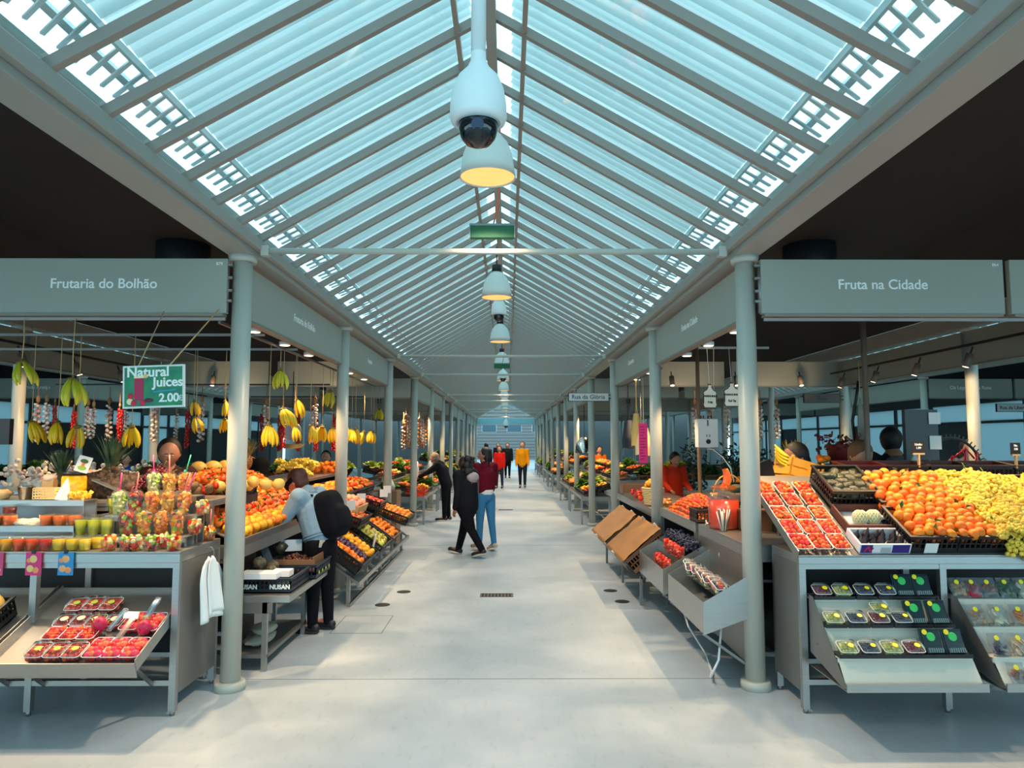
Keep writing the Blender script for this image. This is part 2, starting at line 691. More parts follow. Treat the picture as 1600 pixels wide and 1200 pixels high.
# outer walls with windows
WALLM = mat('outer_wall_paint', (96, 104, 106), 0.7, var=0.08)
for side, x in (('left', WL), ('right', WR)):
    mb = MB()
    mb.box(x - 0.1, x + 0.1, -6, Y_END + 2, 0, 0.25)
    mb.box(x - 0.1, x + 0.1, -6, Y_END + 2, 3.05, 4.3)
    tag(mb.build('wall_' + side, WALLM), kind='structure')
    y = 2.0
    k = 0
    while y < Y_END:
        fr = MB().box(x - 0.05, x + 0.05, y - 0.09, y + 0.09, 0.25, 3.05).box(x - 0.04, x + 0.04, y + .09, y + 2.21, 2.42, 2.5)
        base = 120 if side == 'left' else 160
        f = fr.build('window_%d' % (base + k), mat('window_frame_paint', (82, 90, 94), 0.5))
        tag(f, kind='structure')
        sx = 0.03 if side == 'left' else -0.03
        MB().box(x - 0.005, x + 0.005, y + .09, y + 2.21, 2.5, 3.05).build('pane', BLIND, f)
        MB().box(x - 0.005, x + 0.005, y + .09, y + 2.21, 0.25, 2.42).build('pane', (mat('grey_shopfront', (92, 92, 92), 0.6) if k % 4 else BLIND) if side == 'left' else (BLIND if k % 3 else mat('dark_shopfront', (40, 48, 54), 0.2)), f)
        y += 2.3
        k += 1
tag(MB().box(WL, WR, -6.1, -6, 0, .3).box(WL, WR, -6.1, -6, 4.6, 5).build('wall_back', WALLM), kind='structure')
for i, (xa, xb) in enumerate(((WL, XL - .5), (XR + .5, WR))):
    tag(MB().box(xa, xb, Y_END + 1.9, Y_END + 2, 0, 5).build('wall_end_%d' % (i + 1), WALLM), kind='structure')  # added walls that keep the bright horizon past the hall end out of view
for i, x in enumerate((-9, 9)):
    tag(MB().box(x - .1, x + .1, Y_END + 2, 74, 0, 6).build('wall_court_%d' % (i + 1), WALLM), kind='structure')  # added court sides, close off the glowing sky at the horizon


# ------------------------------------------------------------------ columns
def make_column(base=True):
    t = thing('steel_column', 'x', 'column')
    MB().tube([(0, 0, 0.02), (0, 0, 3.26)], 0.074, 24).build('shaft', PAINT, t)
    MB().tube([(0, 0, 3.25), (0, 0, 3.30)], [0.10, 0.112], 24).build('capital', PAINT, t)
    MB().tube([(0, 0, 0), (0, 0, 0.05), (0, 0, 0.065)], [0.112, 0.112, 0.10], 28).build('base_flange', PAINT, t)
    return t


COLUMN = Proto(make_column())
SIDE_L = {0: 'grey green column beside the hanging white cloth', 1: 'grey green column behind the banana bunches, next after the cloth column',
          2: 'grey green column at the end of the banana stall', 3: 'grey green column where the vegetable stall with the orange crate begins'}
SIDE_R = {0: 'grey green column between the juice jar and the strawberry trays', 1: 'grey green column beside the pink paper sheet',
          2: 'grey green column carrying the street name sign', 3: 'grey green column across the lane from the brown paper sheets'}
for k, y in enumerate(YK):
    gl = 'columns far down the aisle'
    far = 'slender grey green column far down the central aisle'
    COLUMN.put((XL, y, 0), 0, SIDE_L.get(k, far), None if k in SIDE_L else gl)
    COLUMN.put((XR, y, 0), 0, SIDE_R.get(k, far), None if k in SIDE_R else gl)
for k, y in enumerate(YK[:11]):
    for x in (XL2, XR2, XL3, XR3):
        if abs(x) / y > 0.85:
            continue
        COLUMN.put((x, y, 0), 0, 'column of a parallel side aisle behind the stalls', 'columns of the side aisles')

# tie rods across the main aisle
for k in (0, 2, 3, 5, 6, 8, 9, 11):
    y = YK[k]
    names = {0: 'white tie rod crossing the aisle below the green sign box', 2: 'tie rod across the aisle, second from the camera dome', 3: 'tie rod across the aisle just behind the second one'}
    t = thing('tie_rod', names.get(k, 'thin tie rod across the roof far down the aisle'), 'tie rod', (XM, y, 3.345), 0, None if k in names else 'far tie rods')
    MB().tube([(-1.80, 0, 0), (1.80, 0, 0)], 0.024, 12).build('rod', PAINT, t)
    for s in (-1, 1):
        MB().box(-0.03, 0.03, -0.03, 0.03, -0.04, 0.04).build('end_bracket', PAINT, t, loc=(s * 1.80, 0, 0))


# ------------------------------------------------------------------ fascia panels
def fascia(x, y, ln, face, label, txt=None, num=None, size=0.11, group=None, m=PANEL, z0=2.83, h=0.425):
    """panel centred at x,y; its long side runs along x (face -y) or along y (faces +x / -x)"""
    rz = {'-y': 0, '+x': rad(90), '-x': rad(-90), '+y': rad(180)}[face]
    t = thing('fascia_sign', label, 'sign panel', (x, y, z0), rz, group)
    MB().box(-ln / 2, ln / 2, -0.02, 0.03, 0, h).build('board', m, t, bevel=0.004)
    MB().box(-ln / 2 + .02, ln / 2 - .02, -0.028, 0.05, -0.022, -0.002).build('bottom_rail', mat('rail_paint', (128, 126, 116), 0.5), t)
    if txt:
        text(txt, size, t, (0, -0.022, h * 0.53), '-y', bold=0.0012)
    if num:
        text(num, 0.034, t, (ln / 2 - 0.06, -0.022, h * 0.90), '-y')
    return t


YF = YK[0]
fascia(-3.095, YF - 0.1, 1.88, '-y', 'grey green fascia board lettered Frutaria do Bolhão facing the cross lane', 'Frutaria do Bolhão', '879', 0.108)
fascia(2.895, YF - 0.1, 1.88, '-y', 'grey green fascia board lettered Fruta na Cidade facing the cross lane', 'Fruta na Cidade', '864', 0.108)
fascia(4.825, YF - 0.1, 1.88, '-y', 'blank grey green fascia board cut off beside the Fruta na Cidade board')
fascia(-5.03, YF - 0.1, 1.88, '-y', 'blank grey green fascia board beyond the Frutaria do Bolhão board')


def side_panel(k, side, label, txt=None, group=None, size=0.10):
    yc = (YK[k] + YK[k + 1]) / 2
    if side == 'L':
        return fascia(XL - 0.02, yc, 3.45 - 0.2, '+x', label, txt, None, size, group)
    return fascia(XR + 0.02, yc, 3.45 - 0.2, '-x', label, txt, None, size, group)


side_panel(0, 'L', 'aisle side fascia lettered Frutaria do Bolhão above the banana bunches', 'Frutaria do Bolhão')
side_panel(0, 'R', 'aisle side fascia lettered Fruta na Cidade above the hanging bottle signs', 'Fruta na Cidade')
side_panel(1, 'L', 'aisle side fascia next beyond the Frutaria do Bolhão one', 'Frutaria')
side_panel(1, 'R', 'aisle side fascia next beyond the Fruta na Cidade one', 'Charcutaria')
for k in (3, 4, 6, 7, 9, 10):
    for s in 'LR':
        side_panel(k, s, 'narrow looking fascia board far down the central aisle', None, 'far aisle fascia boards')
# boards on the remaining sides of the blocks, seen from inside and across the lanes
WARMP = PANEL
for b0 in (0, 3, 6):
    ya, yb = YK[b0], YK[b0 + 2]
    for xa, xb in ((XL2, XL), (XR, XR2)):
        for q in (0.25, 0.75):
            xc = xa + (xb - xa) * q
            if b0:
                fascia(xc, ya - 0.05, 1.88, '-y', 'fascia board across the back of a cross lane', None, None, 0.1, 'cross lane fascia boards')
            fascia(xc, yb + 0.05, 1.88, '+y', 'rear fascia board of a stall block seen from inside', None, None, 0.1, 'rear fascia boards')
    for k in (b0, b0 + 1):
        yc = (YK[k] + YK[k + 1]) / 2
        fascia(XL2 + 0.02, yc, 3.25, '-x', 'fascia board along a side aisle seen from inside the stalls', None, None, 0.1, 'side aisle fascia boards')
        fascia(XR2 - 0.02, yc, 3.25, '+x', 'fascia board along a side aisle seen from inside the stalls', None, None, 0.1, 'side aisle fascia boards')
        if b0:
            fascia(XL3, yc, 3.25, '+x', 'pale fascia board on the outer stall block', None, None, 0.1, 'outer block fascia boards')
            fascia(XR3, yc, 3.25, '-x', 'pale fascia board on the outer stall block', None, None, 0.1, 'outer block fascia boards')
for k in (3, 6):
    y = YK[k]
    t1 = 'Os Legumes da Rosa' if k == 3 else None
    fascia(XR3 + 1.05, y, 1.88, '-y', 'dim fascia board lettered Os Legumes da Rosa' if k == 3 else 'far outer block board across a lane', t1, None, 0.11, None if k == 3 else 'far outer boards')
    fascia(XR3 + 3.0, y, 1.88, '-y', 'dim fascia board after the Os Legumes da Rosa one' if k == 3 else 'far outer block board across a lane', 'Os Legumes' if k == 3 else None, None, 0.11, None if k == 3 else 'far outer boards')
    fascia(XL3 - 1.05, y, 1.88, '-y', 'dim fascia board lettered As Irmãs Araújo' if k == 3 else 'far outer block board across a lane', 'As Irmãs Araújo' if k == 3 else None, None, 0.11, None if k == 3 else 'far outer boards')
    fascia(XL3 - 3.0, y, 1.88, '-y', 'blank dim fascia board beside the As Irmãs Araújo one' if k == 3 else 'far outer block board across a lane', None, None, 0.11, None if k == 3 else 'far outer boards')


def street_sign(x0, x1, y, z0, z1, txt, label, pm=None):
    t = thing('street_sign', label, 'sign', ((x0 + x1) / 2, y, z0))
    w = (x1 - x0) / 2
    MB().box(-w, w, -0.015, 0.015, 0, z1 - z0).build('plate', pm or mat('sign_plate', (196, 200, 198), 0.4), t)
    b = MB()
    for a in ((-w, w, 0, 0.008), (-w, w, z1 - z0 - 0.008, z1 - z0)):
        b.box(a[0], a[1], -0.02, 0.02, a[2], a[3])
    b.box(-w, -w + 0.012, -0.02, 0.02, 0, z1 - z0)
    b.box(w, w + 0.07, -0.01, 0.01, (z1 - z0) * 0.3, (z1 - z0) * 0.4).box(w, w + 0.07, -0.01, 0.01, (z1 - z0) * 0.7, (z1 - z0) * 0.8)
    b.build('frame', DARKM, t)
    text(txt, 0.105, t, (0, -0.017, (z1 - z0) / 2), '-y', mat('dark_letter', (40, 48, 50), 0.5), bold=0.0008)
    return t


street_sign(1.06, 1.76, 12.38, 2.55, 2.70, 'Rua da Glória', 'white street sign lettered Rua da Glória on an aisle column')
street_sign(10.72, 11.6, 15.5, 2.50, 2.68, 'Rua da Liberdade', 'white street sign lettered Rua da Liberdade beyond the side aisle')
street_sign(5.15, 5.78, 12.3, 2.52, 2.68, 'Rua', 'small dark street sign on the side aisle column behind the boiler', mat('dark_sign_plate', (84, 76, 70), 0.5))

# panel brackets next to corner columns
for x, lb in ((-2.12, 'short bracket bars tying the Frutaria board to its column'), (1.91, 'short bracket bars tying the Fruta na Cidade board to its column')):
    s = -1 if x < 0 else 1
    mb = MB()
    for z in (2.92, 3.0, 3.1, 3.2):
        mb.box(min(x, x + s * 0.1), max(x, x + s * 0.1), YF - 0.11, YF - 0.08, z, z + 0.018)
    mb.tube([(x + s * 0.05, YF - 0.09, 2.84), (x + s * 0.05, YF - 0.09, 3.22)], 0.022, 10)
    tag(mb.build('board_bracket', STEELD), lb, 'bracket')

# ------------------------------------------------------------------ lamps of the aisle
LAMPW = emit_mat('lamp_diffuser', (255, 196, 112), 1.25)


def make_lamp():
    t = thing('dome_pendant_lamp', 'x', 'lamp')
    pr = [(0.03, 0.36), (0.06, 0.35), (0.10, 0.315), (0.15, 0.25), (0.178, 0.17), (0.192, 0.08), (0.203, 0.0), (0.196, 0.004), (0.17, 0.17), (0.09, 0.31)]
    MB().lathe(pr, 36).build('lamp_shade', mat('lamp_enamel', (214, 220, 214), 0.25), t)
    MB().tube([(0, 0, 0.35), (0, 0, 0.44)], 0.065, 20).build('lamp_cap', BLACKP, t)
    MB().disc((0, 0, 0.012), 0.194, 32, 0, False).build('diffuser', LAMPW, t)
    MB().tube([(0, 0, 0.43), (0, 0, 0.70)], 0.008, 8).build('cable', DARKM, t)
    return t


LAMP = Proto(make_lamp())
LAMP_Y = [5.0, 9.3, 13.5, 17.8, 22.2, 26.5, 30.8, 35.1, 39.4, 43.7]
LL = {5.0: 'glowing white dome pendant lamp right behind the security camera', 9.3: 'white dome pendant lamp with black cap behind the green sign box', 13.5: 'white dome pendant lamp below the small white camera'}
for y in LAMP_Y:
    LAMP.put((XM - 0.04, y, 3.75), 0, LL.get(y, 'small white dome pendant in the far row of lamps'), None if y in LL else 'far pendant lamps')
for y in [0.6] + LAMP_Y:
    ld = bpy.data.lights.new('aisle_lamp_light', 'SPOT')
    ld.energy = 480
    ld.color = (1.0, 0.72, 0.52)
    ld.spot_size = rad(118)
    ld.spot_blend = 0.35
    ld.shadow_soft_size = 0.10
    o = bpy.data.objects.new('aisle_lamp_light', ld)
    COL.objects.link(o)
    o.location = (XM - 0.04, y, 3.72)


def dome_camera(x, y, z, s, label, ztop=4.4):
    t = thing('dome_security_camera', label, 'security camera', (x, y, z), 0)
    t.scale = (s, s, s)
    W_ = mat('camera_white', (222, 232, 234), 0.3)
    pr = [(0.030, 0.40), (0.032, 0.36), (0.045, 0.33), (0.082, 0.29), (0.103, 0.24), (0.112, 0.18), (0.115, 0.125), (0.108, 0.105), (0.095, 0.10), (0.078, 0.098)]
    MB().lathe(pr, 36).build('housing', W_, t)
    MB().tube([(0, 0, 0.36), (0, 0, 0.36 + (ztop - z - 0.36 * s) / s)], 0.0305, 20).build('mounting_pole', W_, t)
    MB().lathe([(0.080, 0.10), (0.079, 0.07), (0.068, 0.038), (0.048, 0.014), (0.02, 0.003), (0.001, 0.0)], 30).build('dome', mat('smoked_dome', (10, 14, 20), 0.06, coat=0.5), t)
    e = MB().tube([(0, -0.055, 0.075), (0, -0.078, 0.062)], [0.028, 0.024], 18)
    e.build('lens', mat('lens_glass', (24, 60, 92), 0.1, coat=1.0), t)
    MB().lathe([(0.082, 0.104), (0.090, 0.100), (0.084, 0.095)], 30).build('trim_ring', mat('camera_ring', (150, 170, 178), 0.3), t)
    return t


dome_camera(-0.118, 2.75, 3.02, 1.0, 'large white dome security camera hanging on a pole from the ridge')
dome_camera(-0.13, 10.4, 3.62, 1.0, 'small white dome camera between two pendant lamps')
dome_camera(-0.13, 20.2, 3.55, 1.0, 'distant white dome camera in the row of lamps', 4.4)
dome_camera(-0.10, 45.5, 2.70, 1.6, 'white dome camera below the far gable')


def exit_box(y, z, label):
    t = thing('emergency_sign_box', label, 'sign box', (-0.12, y, z))
    MB().box(-0.17, 0.17, -0.03, 0.03, 0, 0.095).build('green_panel', mat('exit_green', (4, 92, 60), 0.6), t, bevel=0.004)
    MB().box(-0.178, 0.178, -0.032, 0.045, 0.095, 0.112).box(-0.178, -0.17, -0.04, 0.04, 0.0, 0.1).box(0.17, 0.178, -0.04, 0.04, 0.0, 0.1).build('housing', mat('box_grey', (110, 136, 138), 0.5), t)
    MB().tube([(0.01, 0, 0.12), (0.05, 0.0, 0.3), (0.06, 0, 0.9)], 0.006, 8).build('orange_cable', mat('orange_cable', (226, 96, 56), 0.5), t)
    return t


exit_box(5.45, 3.435, 'green emergency sign box with an orange cable above the first tie rod')
exit_box(15.2, 3.42, 'far green emergency sign box below a pendant lamp')


# stall spot lights (small cylinders and round down lights)
SPOTG = emit_mat('spot_glow', (255, 226, 176), 9.0)


def make_spot():
    t = thing('track_spotlight', 'x', 'spotlight')
    MB().tube([(0, 0, 0.0), (0, 0, 0.17)], 0.042, 16).build('spot_body', mat('spot_brown', (116, 100, 88), 0.5), t)
    MB().disc((0, 0, 0.002 - 0.003), 0.034, 16, 0, False).build('spot_lens', SPOTG, t)
    MB().bar((0, 0, 0.15), (0, 0, 0.26), 0.014, 0.014).build('spot_stem', DARKM, t)
    return t


def make_down():
    t = thing('round_downlight', 'x', 'downlight')
    MB().tube([(0, 0, 0), (0, 0, 0.04)], 0.055, 20).build('ring', WHITEP, t)
    MB().disc((0, 0, -0.002), 0.045, 20, 0, False).build('light_disc', SPOTG, t)
    return t


SPOT = Proto(make_spot())
DOWN = Proto(make_down())
n_l = [0]


def light(x, y, z, tx, ty, tz, e, size=75, r=0.04, col=(1.0, 0.66, 0.36)):
    ld = bpy.data.lights.new('stall_light', 'SPOT')
    ld.energy = e * 2.7
    ld.color = col
    ld.spot_size = rad(size)
    ld.spot_blend = 0.5
    ld.shadow_soft_size = r
    o = bpy.data.objects.new('stall_light', ld)
    COL.objects.link(o)
    o.location = (x, y, z)
    d = Vector((tx - x, ty - y, tz - z))
    o.rotation_euler = d.to_track_quat('-Z', 'Y').to_euler()


for side, xs, xe in (('left', XL2 + 0.3, XL), ('right', XR2 - 0.3, XR)):
    sg = -1 if side == 'left' else 1
    # cylinders on a rail along the rear of the block
    tag(MB().bar((xs, 5.8, 3.02), (xs, 12.2, 3.02), 0.03, 0.03).build('light_rail', DARKM), 'dark light rail over the %s' % ('juice stall rear' if side == 'left' else 'orange stall rear'), 'rail')
    for j in range(6):
        SPOT.put((xs, 6.4 + j * 1.1, 2.76), (rad(8), rad(18 * sg), 0), 'brown cylinder spotlight on the rail behind the %s' % ('banana bunches' if side == 'left' else 'orange heaps'), 'spotlights behind the %s' % ('banana bunches' if side == 'left' else 'orange heaps'))
    for j in range(3):
        SPOT.put((sg * (2.8 + j * 1.1) , 12.0, 2.80), (rad(-20), 0, 0), 'brown cylinder spotlight on the rear board of the %s block' % ('banana' if side == 'left' else 'orange'), 'rear board spotlights %s' % side)
    for j, y in enumerate((6.15, 7.0, 7.85, 9.9, 10.9)):
        DOWN.put((xe + sg * 0.13, y, 2.80), 0, 'round downlight under the aisle board of the %s' % ('banana stall' if side == 'left' else 'bottle sign stall'), 'downlights %s' % side)
    # their light on the goods
    for y, e in ((6.2, 60), (7.4, 60), (8.6, 60), (9.9, 70), (11.3, 70)):
        light(xe + sg * 0.35, y, 2.78, xe + sg * 0.6, y, 1.0, e, 95)
    # down the lane: blocks 2, 3, 4
    for y in (16.8, 19.3, 21.8, 27.5, 31.5, 38, 42):
        light(xe + sg * 0.45, y, 2.8, xe + sg * 0.55, y, 0.9, 110, 110)
    for y in (6.5, 9.0, 11.5):
        light(sg * 4.9, y, 2.75, sg * 5.3, y, 1.0, 60, 110)
        light(sg * 5.3, y - .6, 2.75, sg * 6.1, y, 1.9, 30, 80)
    light(sg * 3.2, 11.6, 2.75, sg * 3.2, 12.4, 3.0, 7, 90)
    light(sg * 4.8, 11.6, 2.75, sg * 4.8, 12.4, 3.0, 7, 90)
# goods facing the cross lane
light(-2.55, 5.25, 2.75, -2.65, 5.25, 1.1, 110, 84)
light(-4.3, 5.1, 2.75, -3.6, 5.2, 1.1, 90, 62)
light(2.5, 5.6, 2.75, 2.4, 5.5, 1.1, 60, 95)
light(3.3, 5.7, 2.75, 3.2, 5.5, 1.1, 70, 95)
light(4.2, 5.7, 2.75, 4.2, 5.5, 1.1, 60, 95)

# floor drains and small covers
DR = mat('drain_metal', (88, 82, 74), 0.5, metal=0.5)
for x, y, lb in ((-0.13, 8.75, 'rectangular slotted floor drain in the middle of the aisle'), (-0.05, 19.5, 'thin slotted floor drain behind the two walking women')):
    t = thing('floor_drain', lb, 'drain', (x, y, 0))
    MB().box(-0.2, 0.2, -0.1, 0.1, 0, 0.004).build('drain_frame', DR, t)
    s = MB()
    for i in range(9):
        for j in range(3):
            s.box(-0.18 + i * 0.041, -0.155 + i * 0.041, -0.085 + j * 0.06, -0.04 + j * 0.06, 0.004, 0.006)
    s.build('drain_slots', mat('drain_dark', (24, 22, 22), 0.7), t)
for x, y, lb in ((-1.42, 8.25, 'round dark floor cover by the booted shopper, nearer the camera'), (-1.28, 8.95, 'round dark floor cover beside the plum crate rack'),
                 (1.28, 9.0, 'round dark floor cover in front of the brown paper sheet'), (1.33, 8.4, 'round dark floor cover before the strawberry cup bin')):
    tag(MB().tube([(x, y, 0), (x, y, 0.004)], 0.085, 24).build('floor_cover', mat('cover_dark', (36, 40, 44), 0.5)), lb, 'floor cover')

# ================================================================== produce and ware prototypes
ORANGE = mat('orange_peel', (240, 112, 14), 0.42, rnd=0.5, bump=0.25, bscale=260, var=0.12, vscale=14)
LEAF = mat('green_leaf', (52, 98, 34), 0.5, var=0.3, vscale=20)
STEMG = mat('pale_green_stem', (120, 136, 60), 0.6)


def rb(a, b):
    return R.uniform(a, b)


def fruit(name, cat, r, m, squash=0.92, leaf=False, stem=True, n=14, lump=0.04, shape=None, stemmat=None):
    """round fruit with a small stem end; origin at its centre"""
    mb = MB()
    if shape:
        mb.lathe(shape, n)
    else:
        mb.ball((0, 0, 0), r, n, 0, (1, 1, squash), lump=lump, seed=r * 100)
    o = mb.build(name, m)
    tag(o, 'x', cat)
    if stem:
        z = r * squash if not shape else shape[-1][1]
        s = MB().tube([(0, 0, z * 0.95), (0.002, 0, z + r * 0.12)], r * 0.07, 6)
        if leaf:
            s.add([(0, 0, z), (r * .7, -r * .35, z + r * .25), (r * 1.5, 0, z - r * .1), (r * .7, r * .35, z + r * .3)], [(0, 1, 2, 3)])
        s.build('stem', stemmat or (LEAF if leaf else STEMG), o)
    return Proto(o)


P_ORANGE = fruit('orange', 'orange', 0.040, ORANGE)
P_ORANGEL = fruit('orange', 'orange', 0.041, ORANGE, leaf=True)
P_TANG = fruit('tangerine', 'tangerine', 0.034, mat('tangerine_peel', (246, 116, 12), 0.4, rnd=0.5, bump=0.2, bscale=260), 0.8)
P_KAKI = fruit('persimmon', 'persimmon', 0.037, mat('persimmon_skin', (238, 74, 18), 0.28, rnd=0.6, var=0.1), 0.82, leaf=True)
P_TOM = fruit('tomato', 'tomato', 0.034, mat('tomato_skin', (214, 34, 18), 0.22, rnd=0.6), 0.85)
P_LEMON = fruit('lemon', 'lemon', 0.032, mat('lemon_peel', (246, 184, 28), 0.4, rnd=0.4, bump=0.2, bscale=220), stem=False,
                shape=[(0.001, -0.045), (0.010, -0.041), (0.024, -0.028), (0.032, -0.008), (0.032, 0.008), (0.024, 0.028), (0.010, 0.040), (0.001, 0.046)])
P_YFRUIT = fruit('yellow_orange', 'orange', 0.037, mat('yellow_orange_peel', (246, 158, 22), 0.4, rnd=0.5, bump=0.2, bscale=240), 0.9)
P_PLUM = fruit('plum', 'plum', 0.028, mat('plum_skin', (62, 34, 66), 0.35, rnd=1.0, var=0.2), 1.05)
P_APPLE = fruit('apple', 'apple', 0.037, mat('apple_skin', (206, 60, 34), 0.28, col2=(232, 168, 60), vscale=14, rnd=0.6), 0.88, stem=True, stemmat=mat('brown_stem', (84, 58, 34), 0.7))
P_KIWI = fruit('kiwi', 'kiwi', 0.032, mat('kiwi_skin', (96, 68, 42), 0.75, rnd=0.4, bump=0.3, bscale=200), 1.25, stem=False)
P_PEAR = fruit('pear', 'pear', 0.034, mat('pear_skin', (186, 170, 74), 0.45, rnd=0.6, var=0.15, vscale=30),
               shape=[(0.001, -0.040), (0.020, -0.038), (0.033, -0.022), (0.034, -0.004), (0.026, 0.016), (0.017, 0.034), (0.013, 0.048), (0.001, 0.054)], stemmat=mat('brown_stem', (84, 58, 34), 0.7))
P_AVO = fruit('avocado', 'avocado', 0.045, mat('avocado_skin', (26, 38, 16), 0.35, rnd=0.6, bump=0.5, bscale=120, var=0.3, vscale=20),
              shape=[(0.001, -0.075), (0.024, -0.070), (0.043, -0.045), (0.048, -0.012), (0.042, 0.026), (0.028, 0.062), (0.014, 0.084), (0.001, 0.090)], stem=False)
P_MELON = fruit('yellow_melon', 'melon', 0.085, mat('melon_rind', (222, 176, 84), 0.45, var=0.12, vscale=9, bump=0.2, bscale=40), 1.15, n=24, lump=0.02)
P_GMELON = fruit('green_melon', 'melon', 0.095, mat('green_melon_rind', (150, 164, 126), 0.4, var=0.1, vscale=9), 0.95, n=24, lump=0.02)
P_CHEST = fruit('chestnut', 'chestnut', 0.017, mat('chestnut_shell', (92, 42, 26), 0.22, rnd=0.7), 0.85, stem=False, n=10)
P_FIG = fruit('fig', 'fig', 0.027, mat('fig_skin', (44, 28, 34), 0.45, rnd=0.6),
              shape=[(0.001, -0.028), (0.018, -0.025), (0.028, -0.008), (0.024, 0.012), (0.011, 0.032), (0.006, 0.048), (0.001, 0.056)], stem=False)
P_STRAW = fruit('strawberry', 'strawberry', 0.019, mat('strawberry_skin', (224, 32, 22), 0.3, rnd=0.5, col2=(244, 96, 40), vscale=30), n=10,
                shape=[(0.001, -0.026), (0.008, -0.020), (0.016, -0.004), (0.020, 0.010), (0.014, 0.019), (0.001, 0.020)], leaf=True)
P_CHERRY = fruit('cherry_tomato', 'tomato', 0.019, mat('cherry_tomato_skin', (236, 58, 20), 0.22, rnd=0.9), 0.95, n=10)
P_CHERI = fruit('custard_apple', 'custard apple', 0.06, mat('custard_apple_skin', (58, 56, 44), 0.6, rnd=0.3, bump=1.0, bscale=28, col2=(98, 88, 64), vscale=26), 1.0, stem=True)
P_ONION = fruit('onion', 'onion', 0.036, mat('onion_skin', (196, 120, 66), 0.35, rnd=0.6, var=0.2, vscale=20, stretch=(1, 1, .2)),
                shape=[(0.001, -0.030), (0.024, -0.026), (0.038, -0.006), (0.034, 0.014), (0.014, 0.030), (0.006, 0.046), (0.001, 0.052)], stem=False)


def net_fruit():
    t = thing('custard_apple_in_net', 'x', 'custard apple')
    MB().ball((0, 0, 0.06), 0.056, 20, 0, (1, 1, 1.05), lump=0.08).build('fruit', mat('pale_custard_apple', (206, 200, 124), 0.6, bump=0.5, bscale=40), t)
    s = MB()
    n = 14
    for d in (1, -1):
        for k in range(n):
            pts = []
            for j in range(9):
                ph = 0.35 + (math.pi - 0.75) * j / 8
                a = 2 * math.pi * k / n + d * j * 0.20
                r = 0.0605
                pts.append((r * math.sin(ph) * math.cos(a), r * math.sin(ph) * math.sin(a), 0.06 + r * 1.05 * math.cos(ph)))
            s.tube(pts, 0.0026, 4, caps=False)
    s.build('foam_net', mat('foam_net', (244, 240, 214), 0.6), t)
    return Proto(t)


P_NET = net_fruit()


def grape_bunch(nm, col, r=0.0175, n=36, L=0.17, seed=1, label='x'):
    rr = random.Random(seed)
    t = thing('grape_bunch', label, 'grapes')
    mb = MB()
    for i in range(n):
        u = (i + 0.5) / n
        w = 0.055 * (1 - u) ** 0.6 + 0.012
        a = i * 2.4
        mb.ball((w * math.cos(a) * rr.uniform(.7, 1), L * (u - 0.5), w * 0.75 * abs(math.sin(a)) * rr.uniform(.5, 1.1) + 0.012), r * rr.uniform(0.88, 1.1), 8, 0, (1, 1, 1.05))
    mb.build('berries', mat(nm, col, 0.3, rnd=0.4, var=0.15, vscale=12, spec=0.6), t)
    MB().tube([(0, -L * .3, 0.03), (0, -L * .55, 0.05), (0.01, -L * .75, 0.075)], [0.003, 0.0025, 0.003], 6).build('stalk', STEMG, t)
    return Proto(t)


P_GRAPE = [grape_bunch('white_grape', (230, 192, 70), seed=1), grape_bunch('white_grape', (230, 192, 70), seed=2, L=0.2, n=42)]
P_RGRAPE = grape_bunch('red_grape', (96, 22, 40), r=0.014, n=44, seed=3)


def banana_mesh(k=0, L=0.19, r=0.0185):
    pts = []
    rr = []
    n = 9
    for i in range(n):
        u = i / (n - 1)
        pts.append((0.050 * (1 - (1 - u) ** 2) - .012 * u ** 4, 0, -L * u))
        rr.append(r * [0.30, 0.58, 0.95, 1.08, 1.12, 1.08, 0.95, 0.6, 0.25][i])
    return MB().tube(pts, rr, 7)


BAN = {'yellow': mat('banana_yellow', (240, 186, 24), 0.42, rnd=0.25, col2=(206, 150, 30), vscale=7, thresh=(.55, .75)),
       'green': mat('banana_green_yellow', (204, 190, 44), 0.42, rnd=0.3, col2=(150, 164, 40), vscale=6, thresh=(.45, .7))}


def banana_bunch(kind, n=6, seed=0, spread=0.5, cordlen=1.0):
    rr = random.Random(seed)
    t = thing('banana_bunch', 'x', 'bananas')
    me = banana_mesh()
    base = me.mesh('banana', BAN[kind])
    for i in range(n):
        o = bpy.data.objects.new('banana', base)
        COL.objects.link(o)
        o.parent = t
        # ring of fingers hanging from the crown, each bowing outwards
        a = math.pi * (1.15 + .95 * (i + .5) / n * 1.2) + rr.uniform(-.2, .2)
        o.location = (.024 * math.cos(a), .016 * math.sin(a), 0)
        o.rotation_mode = 'ZYX'
        o.rotation_euler = (0, -.05 - spread * .30 * rr.uniform(.3, 1.3), a)
        s = rr.uniform(.88, 1.08)
        o.scale = (s, s, s)
    MB().ball((0, 0, 0.0), 0.022, 10, 0, (1.9, 1, 0.8)).tube([(0, 0, 0), (0, 0, 0.035)], [0.012, 0.008], 8).build('crown', mat('banana_crown', (116, 96, 38), 0.7), t)
    return t


P_BY = [Proto(banana_bunch('yellow', 5, 1)), Proto(banana_bunch('yellow', 7, 2, .6)), Proto(banana_bunch('yellow', 9, 3, .75))]
P_BG = [Proto(banana_bunch('green', 6, 4)), Proto(banana_bunch('green', 8, 5, .7))]


